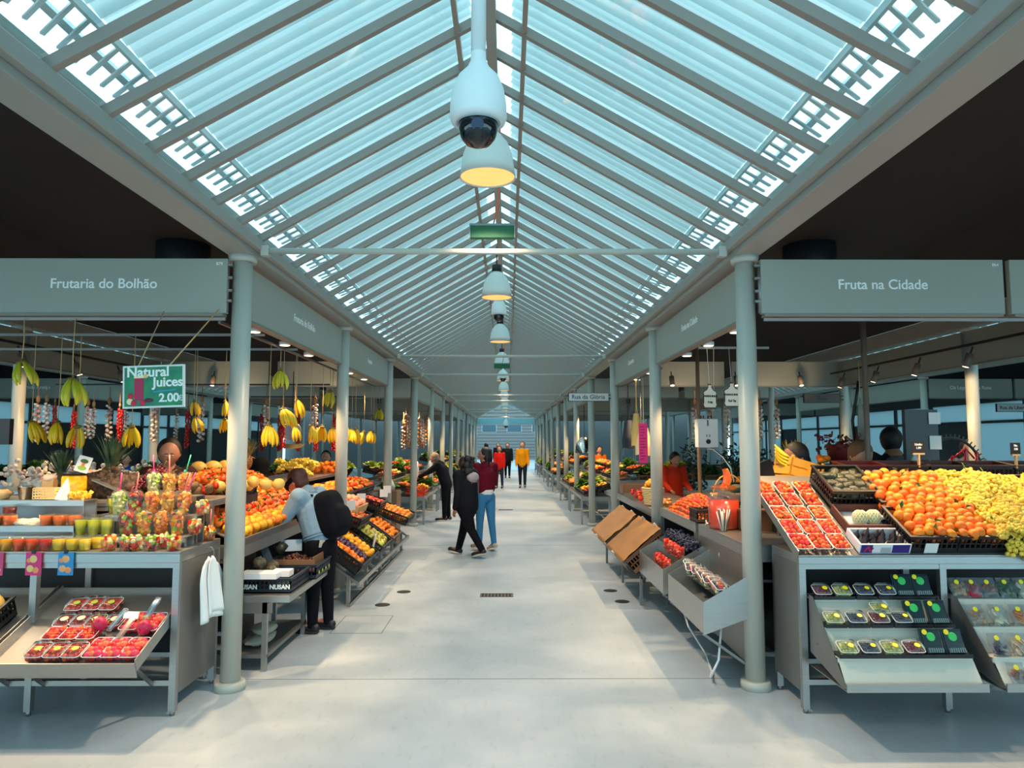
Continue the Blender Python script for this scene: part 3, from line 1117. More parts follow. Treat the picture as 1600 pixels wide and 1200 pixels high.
# ---------------------------------------------------------------- crates, boxes
def crate_mesh(w, d, h, slots=True, t=0.012, rim=0.018):
    mb = MB()
    mb.box(-w / 2, w / 2, -d / 2, d / 2, 0, 0.008)
    for sx in (-1, 1):
        x0, x1 = sorted((sx * w / 2, sx * (w / 2 - t)))
        if slots:
            mb.box(x0, x1, -d / 2, d / 2, 0, h * .28)
            mb.box(x0, x1, -d / 2, d / 2, h * .80, h)
            k = max(4, int(d / 0.035))
            for i in range(k + 1):
                y = -d / 2 + (d - 0.010) * i / k
                mb.box(x0, x1, y, y + 0.010, h * .28, h * .80)
            mb.box(x0, x1, -d / 2, d / 2, h * .5, h * .57)
        else:
            mb.box(x0, x1, -d / 2, d / 2, 0, h)
    for sy in (-1, 1):
        y0, y1 = sorted((sy * d / 2, sy * (d / 2 - t)))
        if slots:
            mb.box(-w / 2 + t, w / 2 - t, y0, y1, 0, h * .28)
            mb.box(-w / 2 + t, w / 2 - t, y0, y1, h * .80, h)
            k = max(4, int(w / 0.035))
            for i in range(k + 1):
                x = -w / 2 + (w - 0.010) * i / k
                mb.box(x, x + 0.010, y0, y1, h * .28, h * .80)
            mb.box(-w / 2 + t, w / 2 - t, y0, y1, h * .5, h * .57)
        else:
            mb.box(-w / 2 + t, w / 2 - t, y0, y1, 0, h)
    if rim:
        for sx in (-1, 1):
            a, b = sorted((sx * w / 2, sx * (w / 2 + rim * .5)))
            mb.box(a, b, -d / 2 - rim * .5, d / 2 + rim * .5, h - 0.012, h)
        for sy in (-1, 1):
            a, b = sorted((sy * d / 2, sy * (d / 2 + rim * .5)))
            mb.box(-w / 2, w / 2, a, b, h - 0.012, h)
    return mb


def crate(w, d, h, M, label, m=BLACKP, name='produce_crate', cat='crate', group=None, slots=True, card=None, rim=0.018):
    """M places the crate (its floor centre); card = (x) puts a price card on the front side"""
    o = crate_mesh(w, d, h, slots, rim=rim).build(name, m)
    o.matrix_world = M
    tag(o, label, cat, group)
    if card is not None:
        MB().box(card - .045, card + .045, -d / 2 - .014, -d / 2 - .010, h * .05, h * .62).build('price_card', CARD, o)
    return o


def frame(o, u, v):
    """matrix with local x along u, local y along v"""
    u = Vector(u).normalized()
    v = Vector(v)
    v = (v - u * v.dot(u)).normalized()
    w = u.cross(v)
    if w.z < 0:
        u = -u
        w = -w
    M = Matrix((u, v, w)).transposed().to_4x4()
    M.translation = Vector(o)
    return M


UNDER = {}


def collect(p, q, s):
    """fruit hidden under or far behind the counted ones goes into one mass per kind"""
    key = p.o.name.split('.')[0]
    if key not in UNDER:
        UNDER[key] = (MB(), p.o.data.materials[0])
    d = p.o.dimensions if False else None
    r_ = sum((Vector(v.co).length for v in p.o.data.vertices)) / len(p.o.data.vertices) * s
    UNDER[key][0].ball(q.translation, r_, 8)


def heap(protos, M, w, d, sp, label, group, h=None, layers=1, jit=0.25, z0=0.0, rot='rand', limit=999, scale=(0.92, 1.1), far=False):
    """hexagonally strewn fruit over the local rectangle w x d of M; h(u,v) is the height of the heap, u, v in 0..1"""
    if not isinstance(protos, (list, tuple)):
        protos = [protos]
    cnt = 0
    for ly in range(layers):
        under = ly > 0 or far
        off = ly * 0.5
        ny = max(1, int(d / (sp * 0.87)))
        nx = max(1, int(w / sp))
        for j in range(ny):
            for i in range(nx):
                if cnt >= limit:
                    return
                u = (i + 0.5 + (0.5 if (j + ly) % 2 else 0.0) * 0.9) / nx
                v = (j + 0.5 + off * .6) / ny
                if u > 1.02 or v > 1.02:
                    continue
                x = (u - .5) * w + rb(-jit, jit) * sp
                y = (v - .5) * d + rb(-jit, jit) * sp
                z = z0 + (h(min(u, 1), min(v, 1)) if h else 0) - ly * sp * 0.75 + rb(-.12, .12) * sp
                p = protos[R.randrange(len(protos))]
                L_ = M @ Matrix.Translation((x, y, z))
                if rot == 'rand':
                    E_ = Euler((rb(-1.2, 1.2), rb(-1.2, 1.2), rb(0, 6.28)))
                elif rot == 'flat':
                    E_ = Euler((rb(-.3, .3) + math.pi / 2, rb(-.3, .3), rb(0, 6.28)))
                elif rot == 'z':
                    E_ = Euler((rb(-.2, .2), rb(-.2, .2), rb(0, 6.28)))
                else:
                    E_ = Euler(rot)
                q = (L_ @ E_.to_matrix().to_4x4())
                if under and p.o.type == 'MESH':
                    collect(p, q, rb(*scale))
                    continue
                p.put(q.translation, q.to_euler(), label, group, rb(*scale))
                cnt += 1


def dome(hh, e=2.2):
    return lambda u, v: hh * max(0, 1 - abs(2 * u - 1) ** e) ** .6 * max(0, 1 - abs(2 * v - 1) ** e) ** .6


def price_card(M, label, col=CARD, w=0.10, h=0.07, txt=None, group=None):
    o = MB().box(-w / 2, w / 2, -0.0015, 0.0015, 0, h).build('price_card', col)
    o.matrix_world = M
    tag(o, label, 'price card', group)
    return o


# ---------------------------------------------------------------- counters
def leg_mb(x, y, h, s=0.045):
    return MB().box(x - s / 2, x + s / 2, y - s / 2, y + s / 2, 0.03, h)


def counter(x0, x1, y0, y1, ztop, label, apron=0.075, cat='market counter', legs=None, side=None, rail=0.2, back=True, led=False, group=None):
    """stainless market counter standing on square legs"""
    t = thing('market_counter', label, cat, ((x0 + x1) / 2, (y0 + y1) / 2, 0), 0, group)
    cx, cy = (x0 + x1) / 2, (y0 + y1) / 2
    a, b, c, d = x0 - cx, x1 - cx, y0 - cy, y1 - cy
    MB().box(a, b, c, d, ztop - 0.012, ztop).box(a, b, c, c + .02, ztop - apron, ztop - .012).box(a, b, d - .02, d, ztop - apron, ztop - .012) \
        .box(a, a + .02, c + .02, d - .02, ztop - apron, ztop - .012).box(b - .02, b, c + .02, d - .02, ztop - apron, ztop - .012).build('worktop', STEEL, t, bevel=0.003)
    rl = MB()
    for y in (c + .022, d - .022):
        rl.box(a + .04, b - .04, y - .018, y + .018, rail, rail + .035)
    rl.box(a + .03, b - .03, c + .005, c + .04, ztop - apron - .035, ztop - apron)
    rl.build('rails', STEEL, t)
    for lx in (legs or (a + .0225, b - .0225)):
        for ly in (c + .0225, d - .0225):
            lg = leg_mb(lx, ly, ztop - apron).build('leg', STEEL, t)
            MB().tube([(lx, ly, 0), (lx, ly, 0.035)], 0.017, 10).build('foot', STEELD, lg)
    if side:
        for s in side:
            x = a + .003 if s == 'x0' else b - .003
            MB().box(x - .004, x + .004, c + .04, d - .04, 0.14, ztop - apron).build('side_panel', STEELD, t)
    if back:
        MB().box(a + .05, b - .05, d - .015, d - .01, 0.2, ztop - apron).build('back_panel', mat('dark_back_sheet', (30, 30, 32), 0.5, metal=.4), t)
    if led:
        MB().box(a + .05, b - .05, c + .045, c + .065, ztop - apron - .03, ztop - apron - .018).build('light_strip', emit_mat('led_strip', (255, 244, 214), 6.0), t)
        ld = bpy.data.lights.new('led_light', 'AREA')
        ld.shape = 'RECTANGLE'
        ld.size = (b - a) * .9
        ld.size_y = 0.03
        ld.energy = 3.5
        ld.color = (1, .90, .72)
        o = bpy.data.objects.new('led_light', ld)
        COL.objects.link(o)
        o.location = (cx, y0 + .055, ztop - apron - .035)
        o.rotation_euler = (rad(-18), 0, 0)
    return t


# ================================================================== stall 1, juice counter (x < -2.26, front at y = 4.97)
counter(-4.20, -2.25, 4.97, 5.66, 1.095, 'stainless counter carrying juice cups and fruit salad cups', 0.075, legs=(-0.02, 0.952), side=('x1',), led=True)

# tilted display trays below
TR = rad(20.9)


def tilted_tray(x0, x1, label, back=5.32, front=4.55, zf=0.455, zb=0.757):
    t = thing('tilted_display_tray', label, 'display tray', ((x0 + x1) / 2, front, zf), 0)
    w = (x1 - x0) / 2
    L_ = math.hypot(back - front, zb - zf)
    a = math.atan2(zb - zf, back - front)
    M = Euler((a, 0, 0)).to_matrix().to_4x4()
    MB().box(-w, w, 0, L_, -0.006, 0, M=M).build('tray_floor', STEELD, t)
    rm = MB().box(-w, w, -0.008, 0, -0.075, 0.028, M=M).box(-w - .006, -w, 0, L_, -0.03, 0.05, M=M).box(w, w + .006, 0, L_, -0.03, 0.05, M=M)
    rm.box(-w, w, L_, L_ + .006, -.02, .03, M=M)
    rm.build('tray_rim', STEEL, t)
    br = MB()
    for s in (-1, 1):
        br.bar((s * (w + .02), 0.52, 0.17), (s * (w + .02), 0.42, 0.12), 0.012, 0.012)
        br.bar((s * (w + .005), 0.45, 0.17), (s * (w + .035), 0.45, 0.17), 0.012, 0.012)
        br.bar((s * (w - .1), 0.44, -0.255), (s * (w - .1), 0.10, 0.0), 0.02, 0.02)
    br.build('bracket', STEELD, t)
    return t


tilted_tray(-3.24, -2.31, 'tilted steel tray under the juice counter with strawberry packs')
tilted_tray(-4.2, -3.28, 'tilted steel tray under the juice counter with a melon crate')


def on_tray(x, y, up=0.0):
    return Vector((x, y, 0.457 + .392 * (y - 4.55) + up))


# clear punnets
def punnet(w, d, h, content, lid=True, base=None, sticker=None, seed=1, name='fruit_punnet', cat='punnet', topping=None):
    rr = random.Random(seed)
    t = thing(name, 'x', cat)
    mb = MB()
    rows = [(0.80, 0.0), (0.86, h * .3), (0.97, h * .92), (1.0, h)]

    def ring(k, z):
        a, b = w / 2 * k, d / 2 * k
        r = min(a, b) * .35
        pts = []
        for cx, cy, s in ((a - r, b - r, 0), (-a + r, b - r, 90), (-a + r, -b + r, 180), (a - r, -b + r, 270)):
            for q in (0, 30, 60, 90):
                pts.append((cx + r * math.cos(rad(s + q)), cy + r * math.sin(rad(s + q)), z))
        return pts
    rg = [ring(k, z) for k, z in rows]
    vs = [p for r_ in rg for p in r_]
    n = 16
    fs = [[i * n + k, i * n + (k + 1) % n, (i + 1) * n + (k + 1) % n, (i + 1) * n + k] for i in range(len(rows) - 1) for k in range(n)]
    fs.append(list(range(n))[::-1])
    MB().add(vs, fs, 0, True).build('tray', base or CLEAR, t)
    # thick rolled rim
    rp = ring(1.0, h)
    MB().tube(rp + [rp[0]], 0.0028, 5, caps=False).build('rim', mat('clear_rim', (236, 236, 232), 0.2) if not base else base, t)
    c = MB()
    nx, ny, r0, cols = content
    for i in range(nx):
        for j in range(ny):
            for l in range(2):
                x = ((i + .5) / nx - .5) * w * .84 + rr.uniform(-.2, .2) * r0
                y = ((j + .5) / ny - .5) * d * .84 + rr.uniform(-.2, .2) * r0
                c.ball((x, y, h * (.35 + .45 * l) + rr.uniform(-.15, .3) * r0), r0 * rr.uniform(.85, 1.15), 8, rr.randrange(len(cols)), (1, 1, rr.uniform(.7, 1.1)), (rr.uniform(0, 3), rr.uniform(0, 3), 0))
    tag(c.build('fruit', cols, t), kind='stuff')
    if lid:
        l2 = MB()
        r1 = ring(1.0, h + .001)
        r2 = ring(.9, h + .022)
        vs = r1 + r2
        fs = [[k, (k + 1) % n, n + (k + 1) % n, n + k] for k in range(n)] + [[n + k for k in range(n)]]
        l2.add(vs, fs, 0, True).build('lid', CLEAR, t)
    if sticker:
        MB().tube([(w * .12, -d * .1, h + .023), (w * .12, -d * .1, h + .025)], sticker[1], 16).build('sticker', sticker[0], t)
    return Proto(t)


REDS = [mat('cut_red', (214, 30, 24), 0.25), mat('cut_dark_red', (168, 18, 26), 0.25), mat('cut_orange_red', (236, 86, 30), 0.3)]
PINK = [mat('cut_pink', (240, 60, 90), 0.3), mat('cut_coral', (250, 110, 76), 0.3), mat('cut_red', (214, 30, 24), 0.25)]
GREENS = [mat('cut_green', (150, 190, 60), 0.3), mat('cut_pale', (226, 220, 160), 0.3)]
STKG = mat('sticker_green', (176, 196, 70), 0.4)
STKY = mat('sticker_yellow', (246, 226, 30), 0.4)
STKP = mat('sticker_pale', (236, 222, 180), 0.3)
P_CLAM = punnet(0.115, 0.15, 0.045, (4, 5, .018, REDS), sticker=(STKG, .022), seed=3, name='strawberry_clamshell')
P_CLAM2 = punnet(0.105, 0.13, 0.035, (4, 4, .017, [REDS[1]]), sticker=(STKP, .026), seed=4, name='currant_clamshell')
P_OPEN = punnet(0.115, 0.13, 0.045, (4, 4, .022, REDS), lid=False, seed=5, name='strawberry_tray')
P_BIG = punnet(0.125, 0.20, 0.04, (3, 4, .026, PINK), lid=False, seed=6, name='cut_fruit_tray')
tr = (TR, 0, 0)
for (x, y) in ((-3.006, 5.099), (-2.889, 5.106), (-2.773, 5.106)):
    P_CLAM.put(on_tray(x, y, .004), tr, 'clear clamshell of strawberries in the rearmost row of the tilted tray', 'clamshells at the back of the tilted tray')
for (x, y) in ((-2.993, 4.94), (-2.885, 4.947), (-2.780, 4.94), (-2.656, 4.939)):
    P_CLAM2.put(on_tray(x, y, .004), tr, 'flat clear clamshell of dark red fruit in the second row from the back', 'flat clamshells on the tilted tray')
for (x, y) in ((-2.969, 4.80), (-2.855, 4.80), (-2.745, 4.80)):
    P_OPEN.put(on_tray(x, y, .004), tr, 'open clear tray heaped with strawberries in the third row', 'open strawberry trays on the tilted tray')
for (x, y) in ((-2.963, 4.64), (-2.845, 4.64), (-2.732, 4.64)):
    P_CLAM.put(on_tray(x, y, .004), tr, 'lidded pack of small red fruit in the front row by the tray lip', 'front row packs on the tilted tray')
for (x, y) in ((-2.605, 4.67), (-2.49, 4.67), (-2.375, 4.67), (-2.52, 4.93), (-2.385, 4.92)):
    P_BIG.put(on_tray(x, y, .004), tr, 'long open tray of cut pink and orange fruit on the tilted tray', 'trays of cut pink fruit on the tilted tray')


def dragonfruit(x, y, lb):
    t = thing('dragon_fruit', lb, 'dragon fruit', on_tray(x, y, .075), (0.5, 0.2, 0.3))
    m = mat('dragon_fruit_skin', (206, 30, 84), 0.4, var=0.15)
    MB().ball((0, 0, 0), 0.045, 16, 0, (1, 1, 1.25)).build('body', m, t)
    s = MB()
    for i in range(16):
        a = i * 2.4
        z = -0.04 + 0.006 * i
        r = 0.045 * math.sqrt(max(0.1, 1 - (z / .056) ** 2))
        s.add([(r * math.cos(a - .25), r * math.sin(a - .25), z), (r * math.cos(a + .25), r * math.sin(a + .25), z), ((r + .02) * math.cos(a), (r + .02) * math.sin(a), z + .035)], [(0, 1, 2)])
    s.build('scales', mat('dragon_scales', (150, 150, 60), 0.5), t)


dragonfruit(-2.70, 4.83, 'whole pink dragon fruit between the strawberry packs')
dragonfruit(-2.39, 4.80, 'whole pink dragon fruit at the side rim of the tilted tray')


def wrapped_fork(x, y, col, lb, a):
    t = thing('wrapped_fork', lb, 'fork', on_tray(x, y, .085), (TR + .35, 0, a))
    m = mat('fork_' + col, {'blue': (40, 170, 220), 'red': (220, 30, 50)}[col], 0.3)
    f = MB().box(-.005, .005, -.07, .02, 0, .004).box(-.011, .011, .02, .04, 0, .004)
    for k in (-1, 0, 1):
        f.box(k * .008 - .002, k * .008 + .002, .04, .075, 0, .004)
    f.build('fork', m, t)
    MB().box(-.02, .02, -.085, .09, -.003, .008).build('wrapper', BAGC, t)


wrapped_fork(-2.60, 4.86, 'blue', 'blue plastic fork in a clear wrapper, by the dragon fruit', -.4)
wrapped_fork(-2.43, 4.98, 'blue', 'blue plastic fork standing in the hindmost cut fruit tray', -.2)
wrapped_fork(-2.50, 4.80, 'red', 'red plastic fork in a clear wrapper on the cut fruit', -.3)
tag(MB().box(-.045, .045, -.035, .035, 0, .006).build('paper_napkin', CARD, loc=on_tray(-2.53, 4.90, .09), rot=(TR + .1, .15, .4)), 'folded white napkin lying on the pink fruit trays', 'napkin')

# melons crate at the far end
Mc = frame(on_tray(-3.62, 4.86, .01), (1, 0, 0), (0, math.cos(TR), math.sin(TR)))
crate(0.46, 0.40, 0.14, Mc, 'black plastic crate of yellow melons under the juice counter')
for i, (u, v, z) in enumerate(((.11, -.06, .12), (.12, .11, .13), (-.07, -.07, .13), (-.08, .10, .14), (.02, .03, .24))):
    q = Mc @ Vector((u, v, z))
    P_MELON.put(q, (rb(-1, 1), rb(-1, 1), rb(0, 6)), 'yellow melon in the black crate below the counter', 'melons in the crate below the counter', 1.02)
tag(crate_mesh(.5, .3, .2, True).build('vegetable_crate', mat('grey_crate', (120, 116, 104), .6), loc=(-3.55, 5.15, .24)), 'pale slatted crate on the lower rail under the melons', 'crate')

# picture cards clipped to the apron
for i, (x, c1, c2, lb) in enumerate(((-3.50, (196, 60, 120), (240, 230, 200), 'fruit picture card clipped to the apron at the counter end'),
                                     (-3.24, (214, 40, 120), (226, 200, 120), 'pink and yellow fruit picture card clipped to the apron'),
                                     (-3.02, (30, 140, 200), (236, 170, 110), 'blue fruit picture card clipped to the apron'))):
    t = thing('picture_card', lb, 'card', (x, 4.955, 0.94))
    MB().box(-.052, .052, -.002, .002, 0, .155).build('sheet', mat('card_bg_%d' % i, c1, .4), t)
    p = MB()
    for k, (a, b, r) in enumerate(((-.02, .045, .024), (.018, .035, .022), (.0, .11, .026), (-.03, .10, .016))):
        p.ball((a, -.003, b), r, 14, k % 2, (1, .12, 1))
    p.build('printed_fruit', [mat('card_fr_%d' % i, c2, .4), mat('card_fr2_%d' % i, (236, 150, 90) if i else (250, 240, 200), .4)], t)
    MB().box(-.012, .012, -.008, .006, .145, .172).build('clip', BLACKP, t)

# cloth on a hook at the counter's end
t = thing('hanging_cloth', 'white cloth hanging from a hook beside the corner column', 'cloth', (-2.205, 5.36, 0.0))
cl = MB()
N_, M_ = 14, 14
for lay, (yo, hz, wy) in enumerate(((0.0, 0.42, .36), (0.035, 0.38, .28))):
    vs = []
    for j in range(M_ + 1):
        v = j / M_
        for i in range(N_ + 1):
            u = i / N_
            wdt = wy * (.45 + .55 * min(1, v * 3) ** .5)
            y = (u - .5) * wdt + yo - .05 * (1 - v)
            x = 0.022 + .016 * math.sin(u * 11 + lay) * (.3 + v) + lay * .012 + .05 * v * u
            z = .985 - v * hz - (.03 * abs(u - .5) if v > .9 else 0) + .03 * math.sin(u * 5) * (1 - v)
            vs.append((x, y, z))
    fs = [(j * (N_ + 1) + i, j * (N_ + 1) + i + 1, (j + 1) * (N_ + 1) + i + 1, (j + 1) * (N_ + 1) + i) for j in range(M_) for i in range(N_)]
    cl.add(vs, fs, 0, True)
o = cl.build('cloth', mat('white_cotton', (226, 236, 238), 0.9), t)
so = o.modifiers.new('s', 'SOLIDIFY')
so.thickness = 0.004
MB().tube([(-.03, 0, 1.06), (0.01, 0, 1.07), (.03, 0, 1.04), (.028, 0, .99), (.01, 0, .97)], .0035, 6).build('hook', STEELD, t)

# ------ steps and cups on the juice counter
def step_shelf(x0, x1, y0, y1, z, zb, label):
    t = thing('step_shelf', label, 'shelf', ((x0 + x1) / 2, (y0 + y1) / 2, zb))
    w, d, h = (x1 - x0) / 2, (y1 - y0) / 2, z - zb
    MB().box(-w, w, -d, d, h - .008, h).box(-w, w, -d, -d + .005, h - .042, h - .008).build('shelf_plate', STEEL, t)
    s = MB()
    for a in (-w, w - .012):
        s.box(a, a + .012, -d + .01, -d + .022, 0, h - .01).box(a, a + .012, d - .02, d - .008, 0, h - .01)
    s.box(-w, w, d - .008, d, 0, h - .01)
    s.build('supports', STEELD, t)
    return t


Z1 = 1.097
step_shelf(-4.18, -3.12, 5.19, 5.40, 1.245, Z1, 'lower steel step shelf with orange juice cups and crushed ice')
step_shelf(-4.18, -3.22, 5.47, 5.65, 1.405, Z1, 'upper steel step shelf with bucket, basket and napkins')
step_shelf(-3.12, -2.30, 5.16, 5.30, 1.172, Z1, 'low steel step behind the front fruit cups')
step_shelf(-2.98, -2.30, 5.33, 5.47, 1.305, Z1, 'middle steel step of the fruit cup pyramid')
step_shelf(-2.82, -2.38, 5.49, 5.65, 1.435, Z1, 'top steel step of the fruit cup pyramid')

JUICE = {}


def cup(kind, col, rt=.043, rbm=.034, h=.085, lid=True):
    t = thing('juice_cup', 'x', 'cup')
    MB().lathe([(.001, 0), (rbm, 0), (rt, h), (rt + .002, h), (rt + .002, h + .004)], 20).build('cup', CLEAR, t)
    m = mat('juice_' + kind, col, 0.12, spec=.6, sub=.2)
    MB().lathe([(.001, .003), (rbm - .001, .003), (rt - .003, h * .9), (.001, h * .9)], 20).build('juice', m, t)
    if lid:
        MB().tube([(0, 0, h + .002), (0, 0, h + .007)], rt + .003, 22).build('lid', CLEAR, t)
    return Proto(t)


J_Y = cup('yellow', (246, 196, 24))
J_O = cup('orange_red', (232, 74, 18))
J_R = cup('red', (206, 34, 20))
J_A = cup('amber', (240, 160, 20))
J_OT = cup('orange', (240, 104, 20), .05, .042, .075)
J_G = cup('green_yellow', (178, 178, 30), .042, .030, .125)
J_DR = cup('dark_red', (110, 14, 22), .05, .036, .13)
seq = [(-3.488, J_A, 'amber'), (-3.578, J_Y, 'yellow'), (-3.399, J_O, 'orange red'), (-3.31, J_O, 'orange red'), (-3.22, J_R, 'red'), (-3.126, J_Y, 'yellow'), (-3.032, J_Y, 'yellow'), (-2.943, J_Y, 'yellow')]
for x, p, c in seq:
    p.put((x, 5.035, Z1), 0, 'squat lidded cup of %s juice in the front row of the counter' % c, 'front row %s juice cups' % c)
for i, (p, c) in enumerate(((J_Y, 'yellow'), (J_R, 'red'), (J_R, 'red'), (J_R, 'red'), (J_Y, 'yellow'), (J_Y, 'yellow'), (J_Y, 'yellow'))):
    p.put((-3.46 + i * .092, 5.128, Z1), 0, 'squat cup of %s juice in the second row of the counter' % c, 'second row %s juice cups' % c)
for x in (-3.089, -2.997, -2.900):
    J_G.put((x, 5.22, 1.173), 0, 'tall cup of green yellow juice beside the fruit cup pyramid', 'tall green yellow cups')
J_G.put((-3.045, 5.56, 1.30), 0, 'single tall green yellow cup standing on an upturned one')
J_G.put((-3.05, 5.36, 1.175), 0, 'tall green yellow cup directly under the single raised one')
tag(MB().box(-3.1, -2.99, 5.5, 5.62, Z1, 1.299).build('steel_riser_block', STEELD), 'small steel riser block under the raised juice cup', 'riser')
for x in (-3.351, -3.258):
    J_OT.put((x, 5.25, 1.246), 0, 'wide cup of orange juice on the lower step shelf', 'wide orange cups on the step shelf')
J_OT.put((-3.15, 5.25, 1.246), 0, 'wide cup of orange juice at the very end of the lower step shelf')
for x in (-3.72, -3.62):
    J_OT.put((x, 5.25, 1.246), 0, 'wide orange cup near the dark red tall cup', 'wide orange cups by the dark red cup')
J_DR.put((-3.73, 5.40, 1.246), 0, 'tall cup of dark red juice on the lower step shelf')

# fruit salad cups
MIX = [mat('cut_orange', (246, 132, 30), 0.3), mat('cut_mango', (250, 186, 64), 0.3), mat('cut_red', (214, 30, 24), 0.25), mat('cut_green', (150, 190, 60), 0.3),
       mat('cut_pale', (226, 220, 160), 0.3), mat('cut_purple', (84, 40, 70), 0.3), mat('cut_coral', (250, 110, 76), 0.3)]


def fruit_cup(seed, cols, rt=.056, rbm=.038, h=.13, domed=True, name='fruit_salad_cup'):
    rr = random.Random(seed)
    t = thing(name, 'x', 'fruit cup')
    MB().lathe([(.001, 0), (rbm, 0), (rt, h), (rt + .003, h + .002)], 20).build('cup', CLEAR, t)
    c = MB()
    top = h + (0.03 if domed else .02)
    n = int(50 * h / .13)
    for i in range(n):
        z = .012 + (top - .012) * (i / n)
        rz = rbm + (rt - rbm) * min(1, z / h)
        if z > h:
            rz = rt * math.sqrt(max(.05, 1 - ((z - h) / (top - h + .012)) ** 2))
        a = i * 2.4 + rr.uniform(-.4, .4)
        q = (rz - .014) * (rr.uniform(.75, 1.0) if i % 4 else .3)
        s = rr.uniform(.014, .022)
        e = (rr.uniform(0, 3), rr.uniform(0, 3), rr.uniform(0, 3))
        mi = cols[rr.randrange(len(cols))]
        if i % 3 == 0:
            c.ball((q * math.cos(a), q * math.sin(a), z), s, 8, mi, (1.1, 1, .55), e)
        else:
            c.cbox((q * math.cos(a), q * math.sin(a), z), (s * 1.7, s * 1.3, s * .9), mi, e)
    tag(c.build('fruit_pieces', MIX, t), kind='stuff')
    if domed:
        MB().lathe([(rt + .003, h + .003), (rt + .001, h + .016), (rt * .85, h + .036), (rt * .5, h + .05), (.012, h + .054)], 20).build('dome_lid', CLEAR, t)
    return Proto(t)


F_MIX = fruit_cup(1, [0, 1, 6, 3, 0, 5, 1, 0])
F_ORA = fruit_cup(2, [0, 0, 1, 0, 6])
F_MAN = fruit_cup(3, [1, 1, 1, 0])
F_PAL = fruit_cup(4, [4, 4, 3, 4])
F_RED = fruit_cup(5, [2, 6, 2, 3, 5])
F_SM = fruit_cup(6, [2, 2, 3, 4, 1, 0], .056, .042, .075, False)
F_SM2 = fruit_cup(7, [3, 4, 3, 2, 2, 5], .056, .042, .075, False)
for i, x in enumerate((-2.772, -2.648, -2.585, -2.477, -2.324)):
    (F_SM if i % 2 == 0 else F_SM2).put((x, 5.035, Z1), rb(0, 6), 'squat open fruit salad cup at the counter edge', 'squat fruit salad cups at the counter edge')
for i, x in enumerate((-2.44, -2.35, -2.30)):
    (F_SM2 if i % 2 == 0 else F_SM).put((x, 5.14 + .0 * i, Z1) if i else (-2.43, 5.13, Z1), rb(0, 6), 'squat fruit salad cup behind the edge row', 'squat fruit cups of the second row') if i < 1 else None
for x, y in ((-2.30, 5.30), (-2.30, 5.43), (-2.30, 5.55)):
    F_SM.put((x, y, 1.175 if y < 5.31 else 1.307 if y < 5.5 else Z1), rb(0, 6), 'squat fruit cup beside the cup pyramid, next to the column', 'squat cups next to the column')
for (x, p, c) in ((-2.766, F_RED, 'kiwi and red fruit'), (-2.64, F_MIX, 'mixed fruit'), (-2.515, F_ORA, 'orange pieces'), (-2.40, F_MIX, 'mixed fruit')):
    p.put((x, 5.235, 1.173), rb(0, 6), 'domed cup of %s on the lowest pyramid step' % c, None if c != 'mixed fruit' else 'mixed cups on the lowest step')
for (x, p, c) in ((-2.915, F_PAL, 'pale green melon with a pink spoon'), (-2.792, F_RED, 'red and dark berries'), (-2.668, F_ORA, 'orange wedges'), (-2.55, F_MAN, 'yellow mango'), (-2.43, F_MIX, 'layered fruit')):
    p.put((x, 5.40, 1.306), rb(0, 6), 'domed cup of %s on the middle pyramid step' % c)
for (x, p, c) in ((-2.745, F_PAL, 'pale fruit and orange'), (-2.625, F_MAN, 'mango with a salmon straw'), (-2.505, F_ORA, 'orange with a green spoon')):
    p.put((x, 5.57, 1.436), rb(0, 6), 'domed cup of %s on the top pyramid step' % c)


def straw(x, y, z, dx, col, lb, spoon=True, L_=.13):
    t = MB().tube([(0, 0, -.03), (dx * L_, 0, L_)], .0048, 8)
    if spoon:
        t.ball((-.002, 0, 0.0), .011, 8, 0, (1, .5, 1.6))
    o = t.build('spoon_straw', mat('straw_%s' % col, {'pink': (240, 60, 140), 'salmon': (246, 130, 120), 'green': (60, 190, 150)}[col], .35), loc=(x, y, z))
    tag(o, lb, 'straw')


straw(-2.915, 5.40, 1.487, .08, 'pink', 'pink spoon straw in the pale green melon cup')
straw(-2.792, 5.40, 1.487, .12, 'salmon', 'pink straw in the cup of dark berries', False)
straw(-2.745, 5.57, 1.617, -.1, 'pink', 'pink spoon straw in the pale fruit cup on the top step')
straw(-2.625, 5.57, 1.617, -.05, 'salmon', 'salmon straw in the mango cup on the top step', False)
straw(-2.505, 5.57, 1.617, .3, 'green', 'green spoon straw leaning from the top step orange cup')
straw(-2.42, 5.40, 1.487, .55, 'pink', 'pink straw slanting out of the layered fruit cup', False)
straw(-2.44, 5.41, 1.487, .35, 'salmon', 'salmon straw crossing the slanting pink one', False)
straw(-2.29, 5.55, 1.2, .05, 'salmon', 'salmon straw in a squat cup next to the column', False)

# loose ware on the shelves
t = thing('metal_bucket', 'small shiny metal bucket on the upper step shelf', 'bucket', (-3.72, 5.56, 1.406))
MB().lathe([(.001, 0), (.045, 0), (.06, .10), (.063, .10), (.058, .096), (.043, .006), (.001, .006)], 24).build('pail', mat('polished_metal', (220, 214, 204), .12, metal=1), t)
MB().tube([(-.06, 0, .09), (-.05, 0, .12), (0, 0, .135), (.05, 0, .12), (.06, 0, .09)], .003, 6).build('handle', STEELD, t)
t = thing('wire_basket', 'pale plastic basket with square holes beside the metal bucket', 'basket', (-3.55, 5.56, 1.406))
bk = MB()
for z in (.0, .022, .044, .066, .082):
    bk.box(-.085, .085, -.06, -.056, z, z + .008).box(-.085, .085, .056, .06, z, z + .008).box(-.085, -.081, -.06, .06, z, z + .008).box(.081, .085, -.06, .06, z, z + .008)
for i in range(9):
    x = -.085 + i * .0208
    bk.box(x, x + .005, -.06, -.056, 0, .09).box(x, x + .005, .056, .06, 0, .09)
bk.box(-.085, .085, -.06, .06, 0, .004)
